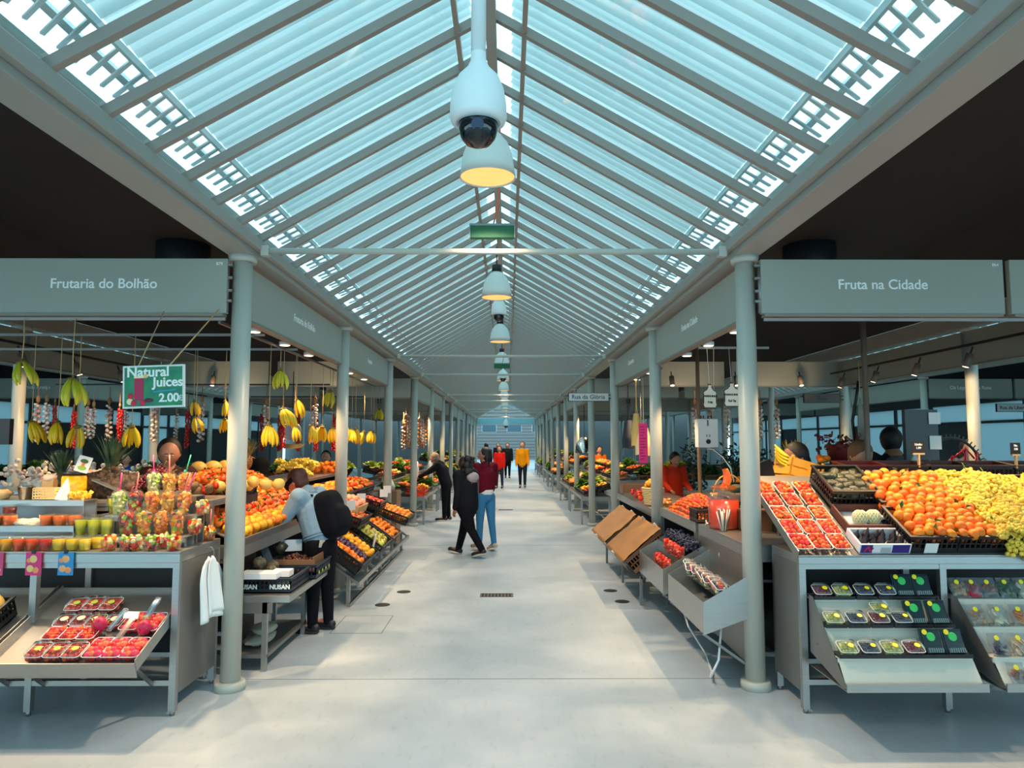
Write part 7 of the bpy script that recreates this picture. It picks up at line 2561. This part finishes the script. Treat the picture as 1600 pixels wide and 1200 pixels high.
def person(label, loc, rz, H=1.68, lean=0.0, legs=((0, 0), (0, 0)), arms=((.05, .15, .3), (.05, .15, .3)), head=(0, 0), build=1.0, skin=(196, 144, 116),
           top=None, top_hem=.0, pants=None, shoes=(30, 30, 32), sole=(210, 210, 205), hair=None, hair_style='short', hood=None, vs=.012, female=False, sleeve=1.0, collar=True, toe=(0, 0), seated=None):
    """faces local +y. legs: (hip pitch, knee bend) left,right; arms: (pitch forward, out, elbow bend); head: (nod, turn)"""
    t = thing('person', label, 'person', loc, rz)
    U = H
    hipw, shw = .052 * U * (1.05 if female else 1), .105 * U * (.92 if female else 1) * build
    pel = Vector((0, 0, .52 * U))
    r = lambda v: pel + rotx(Vector(v), -lean)
    chest = r((0, 0, .20 * U))
    neck = r((0, 0.005, .315 * U))
    headc = neck + rotx(Vector((0, .02 * U, .085 * U)), -lean * .6 - head[0])
    hips = [Vector((s * hipw, 0, .50 * U)) for s in (-1, 1)]
    knees, ankles, toes = [], [], []
    for i, s in enumerate((-1, 1)):
        hp, kb = legs[i]
        k = hips[i] + Vector((s * .004, math.sin(hp) * .242 * U, -math.cos(hp) * .242 * U))
        sa = hp - kb
        a = k + Vector((0, math.sin(sa) * .222 * U, -math.cos(sa) * .222 * U))
        knees.append(k)
        ankles.append(a)
        tp = toe[i]
        toes.append(a + rotx(Vector((s * .008, .105 * U, -.025 * U)), tp))
    low = min(min(a.z - .048 * U for a in ankles), min(q.z - .018 * U for q in toes))
    dz = Vector((0, 0, -low)) if seated is None else Vector((0, 0, seated))
    sh, el, wr = [], [], []
    for i, s in enumerate((-1, 1)):
        S = r((s * shw, 0, .285 * U))
        p, o_, e = arms[i]
        d = Vector((s * math.sin(o_), math.sin(p) * math.cos(o_), -math.cos(p) * math.cos(o_)))
        E_ = S + d * .170 * U
        p2 = p + e
        d2 = Vector((s * math.sin(o_) * .4 - s * .10 * e, math.sin(p2), -math.cos(p2))).normalized()
        Wp = E_ + d2 * .148 * U
        sh.append(S)
        el.append(E_)
        wr.append((Wp, d2))
    # ---- body
    b = MB()
    q = build
    for (A, B, ra, rb_) in ((pel, chest, .068, .074), (chest, neck - Vector((0, 0, .02)), .070, .045), (neck - Vector((0, 0, .03)), headc, .032, .032)):
        cap(b, A + dz, B + dz, ra * U * q if A is not neck else ra * U, rb_ * U * q)
    for i in (0, 1):
        cap(b, hips[i] + dz, knees[i] + dz, .052 * U * q, .033 * U)
        cap(b, knees[i] + dz, ankles[i] + dz, .033 * U, .021 * U)
        cap(b, ankles[i] + dz, toes[i] + dz, .022 * U, .018 * U)
        cap(b, chest + dz, sh[i] + dz, .045 * U * q, .032 * U * q)
        cap(b, sh[i] + dz, el[i] + dz, .029 * U * q, .022 * U)
        Wp, d2 = wr[i]
        cap(b, el[i] + dz, Wp + dz, .023 * U, .0145 * U)
        # hand: palm, four unequal fingers, thumb from the palm's side
        side = d2.cross(Vector((1, 0, 0)))
        if side.length < .1:
            side = Vector((0, 1, 0))
        side.normalize()
        inw = Vector((-(-1, 1)[i], 0, 0))
        pc = Wp + d2 * .028 * U
        cap(b, Wp + dz, pc + dz, .014 * U, .017 * U)
        pe = Wp + d2 * .052 * U
        for k in range(4):
            off = side * (k - 1.5) * .0105 * U
            fl = (.036, .042, .040, .031)[k] * U
            k1 = pe + off + d2 * fl * .5
            k2 = k1 + (d2 * .8 + inw * .55).normalized() * fl * .55
            cap(b, pc + off * .9 + dz, k1 + dz, .0062 * U, .0052 * U, 8)
            cap(b, k1 + dz, k2 + dz, .0052 * U, .0042 * U, 8)
        tb = Wp + d2 * .018 * U
        cap(b, tb + dz, tb + side * .022 * U + d2 * .022 * U + inw * .01 * U + dz, .007 * U, .005 * U, 8)
    # head with face
    hr = .062 * U
    HM = Matrix.Translation(headc + dz) @ Euler((-lean * .5 - head[0], 0, head[1])).to_matrix().to_4x4()

    def hb(mb, c, rr_, sc=(1, 1, 1), n=16):
        tmp = MB()
        tmp.ball(c, rr_, n, 0, sc)
        mb.add(tmp.v, tmp.f, 0, True, HM)
    hb(b, (0, -.004, .012), hr, (.86, 1.02, 1.05), 20)
    hb(b, (0, .018, -.038), hr * .68, (.86, .95, 1.0), 18)
    hb(b, (0, .034, -.068), hr * .30, (1.1, .8, .7))
    hb(b, (0, hr * 1.08, -.024), .0155, (.8, 1.15, .95))
    hb(b, (0, hr * .98, -.004), .0085, (.7, 1, 1.9))
    for s in (-1, 1):
        hb(b, (s * hr * .87, -.008, -.014), .018, (.35, .8, 1.2))
        hb(b, (s * .026, hr * .80, -.028), .018, (1, .7, .9))
    SK = mat('skin_%d_%d' % (skin[0], skin[1]), skin, .5, spec=.4)
    voxel(b, 'body', SK, t, min(vs, .010), 2)
    for s in (-1, 1):
        e = MB()
        e.ball((s * .025, hr * .93, -.003), .0105, 10, 0, (1.15, .6, .65)).ball((s * .025, hr * .93 + .004, -.003), .0062, 8, 1, (1, .5, 1))
        e.build('eye', [WHITEP, mat('iris', (34, 24, 20), .2)], t).matrix_local = HM
    MB().ball((0, hr * .93, -.050), .021, 10, 0, (1.1, .5, .36)).build('lips', mat('lips', (150, 74, 70), .5), t).matrix_local = HM
    MB().ball((-.025, hr * .97, .014), .016, 8, 0, (1.15, .35, .26)).ball((.025, hr * .97, .014), .016, 8, 0, (1.15, .35, .26)).build('eyebrows', mat('brow', (40, 28, 22), .8), t).matrix_local = HM
    # ---- hair
    if hair:
        h = MB()
        hb(h, (0, -.030, .030), hr * 1.10, (.88, .94, .98), 20)
        hb(h, (0, -.034, -.016), hr * .95, (.94, .8, 1.0), 18)
        if hair_style in ('long', 'curly', 'ponytail'):
            if hair_style == 'long':
                for s in (-1, 0, 1):
                    hb(h, (s * .038, -.055, -.06), hr * .62, (1, .7, 1.6))
                    hb(h, (s * .044, -.062, -.15), hr * .52, (1, .7, 1.8))
                    hb(h, (s * .034, -.066, -.24), hr * .38, (1, .7, 1.8))
            elif hair_style == 'curly':
                rr = random.Random(5)
                for k in range(26):
                    hb(h, (rr.uniform(-.10, .10), rr.uniform(-.16, -.01), rr.uniform(-.22, .09)), hr * rr.uniform(.4, .68), (1, 1, 1), 10)
            else:
                hb(h, (0, -.075, .02), hr * .5)
                for k in range(6):
                    hb(h, (0, -.10 - .004 * k, -.02 - .045 * k), hr * (.48 - .04 * k), (1, .8, 1.3))
        if hair_style == 'bun':
            hb(h, (0, -.095, .045), hr * .55)
            hb(h, (0, -.105, .02), hr * .42)
        voxel(h, 'hair', mat('hair_%d_%d' % (hair[0], hair[1]), hair, .55, var=.3, vscale=60, bump=.5, bscale=120), t, .008, 2)
    # ---- clothes
    if pants:
        c = MB()
        cap(c, pel + Vector((0, 0, .02)) + dz, pel + Vector((0, 0, -.01)) + dz, .078 * U * q, .080 * U * q)
        for i in (0, 1):
            cap(c, hips[i] + dz, knees[i] + dz, .062 * U * q * pants[1], .042 * U * pants[1])
            cap(c, knees[i] + dz, ankles[i].lerp(knees[i], -.02) + dz, .041 * U * pants[1], .030 * U * pants[1])
        voxel(c, 'trousers', pants[0], t, vs)
    if top:
        c = MB()
        low_ = r((0, 0, (top_hem - .02) * U))
        bk = top[1]
        for off in (-.035, .035):
            o2 = Vector((off * U, 0, 0))
            cap(c, low_ + o2 + dz, chest + o2 + dz, .062 * U * q * bk, .064 * U * q * bk)
            cap(c, chest + o2 + dz, neck - Vector((0, 0, .045)) + o2 * .4 + dz, .066 * U * q * bk, .044 * U * bk)
        cap(c, low_ + dz, chest + dz, .074 * U * q * bk, .079 * U * q * bk)
        cap(c, chest + dz, neck - Vector((0, 0, .05)) + dz, .078 * U * q * bk, .046 * U * bk)
        for i in (0, 1):
            cap(c, chest + dz, sh[i] + dz, .052 * U * q, .042 * U * q * bk)
            if sleeve > 0:
                cap(c, sh[i] + dz, el[i] + dz, .040 * U * q * bk, .032 * U * bk)
            if sleeve > .5:
                Wp, d2 = wr[i]
                cap(c, el[i] + dz, el[i].lerp(Wp, sleeve * .97) + dz, .033 * U * bk, .025 * U * bk)
        if collar:
            cap(c, neck + Vector((0, -.01, -.04)) + dz, neck + Vector((0, -.005, -.012)) + dz, .043 * U * bk, .040 * U * bk)
        if hood:
            pass
        voxel(c, 'jacket', top[0], t, vs)
    if hood:
        c = MB()
        p0 = r((0, -.075 * U * build ** .5, .262 * U)) + dz
        c.ball(p0, .070 * U, 16, 0, (1.2, .72, .80))
        c.ball(p0 + Vector((0, -.01, -.05 * U)), .05 * U, 16, 0, (1.1, .5, .8))
        voxel(c, 'hood', hood, t, vs)
    # ---- shoes
    for i, s in enumerate((-1, 1)):
        A, T = ankles[i] + dz, toes[i] + dz
        c = MB()
        f = (T - A)
        f2 = Vector((f.x, f.y, f.z))
        hl = A - Vector((0, f.normalized().y * .022 * U, .018 * U * 1.0))
        cap(c, A + Vector((0, 0, -.002)), hl, .026 * U, .026 * U)
        cap(c, hl, T + f.normalized() * .012, .027 * U, .022 * U)
        sh_o = voxel(c, 'shoe', mat('shoe_%d_%d' % (shoes[0], shoes[1]), shoes, .5), t, .008, 2)
        ang = math.atan2(T.z - hl.z, math.hypot(T.y - hl.y, T.x - hl.x))
        ctr = (hl + T) / 2
        so = MB().ball((0, 0, 0), .090 * U, 18, 0, (.38, 1, .15))
        so.build('sole', mat('sole_%d' % sole[0], sole, .6), sh_o, loc=ctr + Vector((0, 0, -.021 * U)), rot=(ang, 0, 0))
    return t, dict(pel=pel + dz, chest=chest + dz, neck=neck + dz, head=headc + dz, sh=[x + dz for x in sh], el=[x + dz for x in el], wr=[x[0] + dz for x in wr], r=r, dz=dz, U=U)


def cloth_mat(name, col, bump=.5, bs=9, rough=.85, **k):
    return mat(name, col, rough, spec=.12, bump=bump, bscale=bs, **k)


# woman in black jacket, walking towards the left of the aisle
p1, J = person('person walking in a black jacket with a grey hood and black trousers', (-.66, 11.72, 0), rad(55), 1.64, lean=.05,
               legs=((-.42, .22), (.36, .05)), arms=((-.05, .12, .25), (.1, .12, .35)), head=(.05, .1), build=1.24, skin=(150, 104, 84),
               top=(cloth_mat('black_jacket', (22, 24, 32), bump=.9), 1.2), top_hem=.0, pants=(cloth_mat('black_trousers', (16, 18, 24)), 1.08), hair=(14, 13, 14), hair_style='curly', hood=cloth_mat('grey_hood', (150, 142, 148)),
               female=True, toe=(-.25, .15), sole=(200, 196, 190))
pk = MB()
pk.box(-.10, .10, -.02, .0, 0, .26)
pk.build('grey_back_panel', cloth_mat('taupe_panel', (92, 78, 76)), p1, loc=J['chest'] + Vector((0.02, -.155, -.16)), bevel=.01)
# woman in maroon jumper and jeans
p2, J = person('person in a maroon jumper and blue jeans with long dark hair', (-.38, 12.25, 0), rad(38), 1.70, lean=.0,
               legs=((.05, .02), (-.12, .08)), arms=((-.15, .22, .75), (.2, .24, 1.0)), head=(.0, .85), build=1.05, skin=(172, 122, 98),
               top=(cloth_mat('maroon_jumper', (92, 14, 34)), 1.12), top_hem=.095, pants=(cloth_mat('blue_jeans', (58, 122, 168), bump=.3, var=.2, vscale=3), .92), hair=(18, 15, 16), hair_style='long', shoes=(176, 160, 146), sole=(226, 222, 214),
               female=True, toe=(.0, -.3))
wb = MB()
cap(wb, J['pel'] + Vector((0, 0, .10)), J['pel'] + Vector((0, 0, .055)), .142, .146)
voxel(wb, 'white_hem', cloth_mat('white_hem', (220, 220, 220)), p2, .012)
# bending shopper in denim with backpack
p3, J = person('shopper in a pale denim jacket with a black backpack bending over the fruit', (-1.84, 7.14, 0), rad(72), 1.64, lean=.34,
               legs=((.05, .04), (-.04, .02)), arms=((.55, .12, .75), (.75, .15, .55)), head=(.55, .0), build=1.10, skin=(196, 132, 104),
               top=(cloth_mat('pale_denim', (122, 152, 174), bump=.7, bs=14, var=.15, vscale=5), 1.16), top_hem=.05, pants=(cloth_mat('black_trousers', (16, 18, 24)), 1.0), hair=(66, 28, 20), hair_style='bun', shoes=(24, 26, 32), sole=(34, 36, 40),
               female=True, vs=.009)
# backpack, head band, boot shafts
bp_ = MB()
ctr = J['r']((0, -.19, .13 * 1.64)) + J['dz']
def boxy(mb, c, d, e=.55, n=28):
    o = MB().ball((0, 0, 0), 1, n)
    f = lambda v: math.copysign(abs(v) ** e, v)
    mb.add([(c[0] + f(x) * d[0], c[1] + f(y) * d[1], c[2] + f(z) * d[2]) for x, y, z in o.v], o.f, 0, True)


boxy(bp_, (0, 0, 0), (.155, .115, .24))
boxy(bp_, (0, -.07, -.07), (.115, .10, .13))
bk = voxel(bp_, 'backpack', cloth_mat('backpack_cloth', (14, 17, 24), bump=.3), p3, .012, 14)
bk.location = ctr
bk.rotation_euler = (-.35, 0, 0)
dt = MB()
rr_ = J['r']
for z, q in ((.05, .150), (.075, .148)):
    pts = [rr_((q * 1.22 * math.cos(a), q * .98 * math.sin(a), z)) + J['dz'] for a in [2 * math.pi * k / 28 for k in range(29)]]
    dt.tube(pts, .012, 8, caps=False)
dt.build('waistband', cloth_mat('denim_band', (104, 134, 156)), p3)
se = MB()
for i, s in enumerate((-1, 1)):
    w_ = J['wr'][i].lerp(J['el'][i], .12)
    d_ = (J['wr'][i] - J['el'][i]).normalized()
    a1 = d_.orthogonal().normalized()
    a2 = d_.cross(a1)
    se.tube([w_ + (a1 * math.cos(a) + a2 * math.sin(a)) * .044 for a in [2 * math.pi * k / 18 for k in range(19)]], .009, 6, caps=False)
se.build('cuffs', cloth_mat('denim_band', (104, 134, 156)), p3)
cl_ = MB()
nk = J['neck'] + Vector((0, -.01, -.035))
cl_.tube([nk + Vector((.078 * math.cos(a), .078 * math.sin(a) + .012, .02 * math.sin(a) * -1)) for a in [math.pi * (.62 + 1.76 * k / 20) - math.pi * .5 for k in range(21)]], .022, 8)
cl_.build('collar', cloth_mat('denim_band', (104, 134, 156)), p3)
st = MB()
for s in (-1, 1):
    pts = [J['r'](v) + J['dz'] for v in ((s * .09, -.10, .44), (s * .10, .02, .49), (s * .11, .13, .40), (s * .12, .12, .25), (s * .13, -.03, .12))]
    st.tube(pts, .017, 8, sq=.4)
st.build('backpack_strap', cloth_mat('backpack_cloth', (20, 24, 32), bump=.3), p3)
hbnd = MB()
hd = J['head']
for i in range(2):
    pts = [hd + rotx(Vector((.102 * math.cos(a) * .88, .012 + .108 * math.sin(a), .022 + i * .018)), -.76) for a in [2 * math.pi * k / 24 for k in range(25)]]
    hbnd.tube(pts, .016, 8, caps=False)
hbnd.build('head_band', cloth_mat('black_band', (14, 16, 22)), p3)
for s, a in ((-1, .0), (1, 0)):
    pass
ph = thing('phone', 'phone edge showing from the back pocket of the denim jacket shopper', 'phone', (-1.80, 6.98, .83), (.1, .1, 1.2))
MB().box(-.04, .04, -.005, .005, 0, .07).build('phone_body', mat('phone_pale', (190, 186, 178), .3), ph, bevel=.004)
# far couple
p4, J = person('tall person in a yellow hooded jacket and dark jeans, walking towards the camera', (.60, 28.6, 0), rad(176), 1.82, lean=.0,
               legs=((.16, .10), (-.16, .08)), arms=((.12, .12, .2), (.05, .14, .3)), build=1.0, skin=(206, 156, 130),
               top=(cloth_mat('yellow_jacket', (226, 148, 18)), 1.10), pants=(cloth_mat('dark_jeans', (30, 38, 52)), .95), hair=(92, 62, 40), hood=cloth_mat('yellow_jacket', (226, 148, 18)), vs=.014, shoes=(70, 70, 74), toe=(.1, -.2))
p5, J = person('person in a bright red hooded jacket walking beside the one in yellow', (-.32, 28.4, 0), rad(170), 1.66, lean=.0,
               legs=((-.12, .06), (.14, .10)), arms=((.1, .12, .2), (.15, .1, .3)), build=1.0, skin=(190, 134, 108),
               top=(cloth_mat('red_jacket', (214, 30, 26)), 1.10), pants=(cloth_mat('navy_jeans', (40, 54, 74)), .95), hair=(30, 20, 18), hair_style='long', hood=cloth_mat('red_jacket', (214, 30, 26)), vs=.014, female=True)
for i, (x, y, lb) in enumerate(((-1.0, 33.5, 'dark silhouetted person far behind the one in red'), (.0, 36.5, 'small dark person at the far end of the aisle'), (-.55, 41, 'smallest dark person near the far exit'))):
    person(lb, (x, y, 0), rad(180 if i else 0), 1.76, legs=((.1, .05), (-.1, .05)), top=(cloth_mat('dark_coat', (26, 28, 34)), 1.15), pants=(cloth_mat('black_trousers', (16, 18, 24)), 1.0), hair=(20, 18, 18), vs=.018)
# person choosing vegetables beyond
person('grey haired person in a black coat reaching for the leeks', (-1.45, 16.9, 0), rad(80), 1.64, lean=.35, legs=((.03, .03), (-.05, .02)), arms=((.9, .1, .2), (1.0, .1, .1)), head=(.4, 0), skin=(206, 150, 120),
       top=(cloth_mat('dark_coat', (26, 28, 34)), 1.15), pants=(cloth_mat('black_trousers', (16, 18, 24)), 1.0), hair=(150, 128, 108), vs=.014)
# vendors in the left block
person('vendor with dark pulled back hair looking over the red grapes', (-3.33, 7.04, 0), rad(205), 1.87, head=(.15, 0), arms=((.3, .1, .6), (.3, .1, .6)), skin=(176, 122, 98),
       top=(cloth_mat('dark_brown_top', (60, 36, 36)), 1.08), pants=(cloth_mat('black_trousers', (16, 18, 24)), 1.0), hair=(24, 18, 16), hair_style='bun', female=True, vs=.010)
person('vendor all in black standing behind the bunch of yellow bananas', (-3.32, 9.15, 0), rad(150), 1.90, head=(.3, .3), arms=((.2, .2, .5), (.2, .2, .5)), build=1.2, skin=(150, 104, 84),
       top=(cloth_mat('black_top', (10, 12, 16)), 1.2), pants=(cloth_mat('black_trousers', (16, 18, 24)), 1.0), hair=(16, 14, 14), hair_style='long', vs=.014)
person('person with long dark hair standing behind the garlic heap', (-6.65, 10.6, 0), rad(200), 1.70, arms=((.2, .1, .6), (.2, .1, .6)), top=(cloth_mat('black_top', (10, 12, 16)), 1.1), pants=(cloth_mat('black_trousers', (16, 18, 24)), 1.0), hair=(26, 22, 20), hair_style='long', vs=.016)
person('person in a blue top seen between the tan columns', (-7.6, 14.3, 0), rad(190), 1.60, arms=((.2, .1, .6), (.2, .1, .6)), top=(cloth_mat('blue_top', (24, 70, 130)), 1.1), pants=(cloth_mat('black_trousers', (16, 18, 24)), 1.0), hair=(26, 22, 20), vs=.016)
person('person in a dark red top behind the far banana bunches', (-3.45, 13.6, 0), rad(185), 1.66, arms=((.2, .1, .6), (.2, .1, .6)), top=(cloth_mat('dark_red_top', (150, 14, 22)), 1.15), pants=(cloth_mat('black_trousers', (16, 18, 24)), 1.0), hair=(26, 22, 20), vs=.016)
# right block
person('short haired person in a grey and black hooded top seen from behind', (4.40, 8.1, 0), rad(-10), 2.0, arms=((.3, .12, .7), (.3, .12, .7)), head=(.1, -.3), build=1.2, skin=(150, 106, 84),
       top=(cloth_mat('grey_black_hoodie', (34, 36, 40)), 1.15), pants=(cloth_mat('black_trousers', (16, 18, 24)), 1.0), hair=(18, 14, 14), hood=cloth_mat('mid_grey_hood', (96, 98, 102)), vs=.012)
person('person with brown hair bowing over goods behind the maroon crate', (3.56, 7.3, 0), rad(170), 1.90, lean=.12, arms=((.3, .1, .7), (.3, .1, .7)), head=(.6, .3), skin=(196, 146, 120),
       top=(cloth_mat('black_top', (10, 12, 16)), 1.1), pants=(cloth_mat('black_trousers', (16, 18, 24)), 1.0), hair=(110, 76, 50), hair_style='short', vs=.010)
person('dark haired person in black looking sideways behind the avocado crate', (2.92, 7.0, 0), rad(95), 1.84, arms=((.3, .1, .9), (.3, .1, .9)), head=(.35, .1), skin=(140, 92, 76),
       top=(cloth_mat('black_top', (10, 12, 16)), 1.1), pants=(cloth_mat('black_trousers', (16, 18, 24)), 1.0), hair=(16, 13, 13), hair_style='ponytail', female=True, vs=.010)
person('person in a pale grey coat standing beyond the side aisle', (7.25, 11.2, 0), rad(170), 1.86, arms=((.2, .1, .6), (.2, .1, .6)), top=(cloth_mat('grey_coat', (130, 124, 120)), 1.15), pants=(cloth_mat('black_trousers', (16, 18, 24)), 1.0), hair=(40, 32, 28), hair_style='long', vs=.016)
person('vendor with dark hair among red goods behind the tomato heap', (3.0, 12.9, 0), rad(190), 1.66, arms=((.3, .1, .9), (.3, .1, .9)), head=(.4, .1), skin=(170, 120, 96),
       top=(cloth_mat('red_orange_top', (190, 50, 26)), 1.1), pants=(cloth_mat('black_trousers', (16, 18, 24)), 1.0), hair=(16, 13, 13), vs=.014)
person('person in an orange top at the far stall by the shiny scale', (2.95, 22.9, 0), rad(190), 1.68, arms=((.3, .1, .9), (.3, .1, .9)), top=(cloth_mat('orange_top', (220, 110, 40)), 1.1), pants=(cloth_mat('black_trousers', (16, 18, 24)), 1.0), hair=(60, 40, 30), vs=.016)
PL = {'orange': 'oranges', 'tangerine': 'tangerines'}
for k_, (mb_, m_) in UNDER.items():
    tag(mb_.build('heaped_' + k_ + '_mass', m_), 'further %s lying under and behind the single ones' % (k_.replace('_', ' ') + ' fruit'), 'fruit', kind='stuff')
# put away prototypes that were never used
for o in list(SC.objects):
    if o.parent is None and o.get('label') == 'x':
        for c in list(o.children_recursive):
            bpy.data.objects.remove(c)
        bpy.data.objects.remove(o)
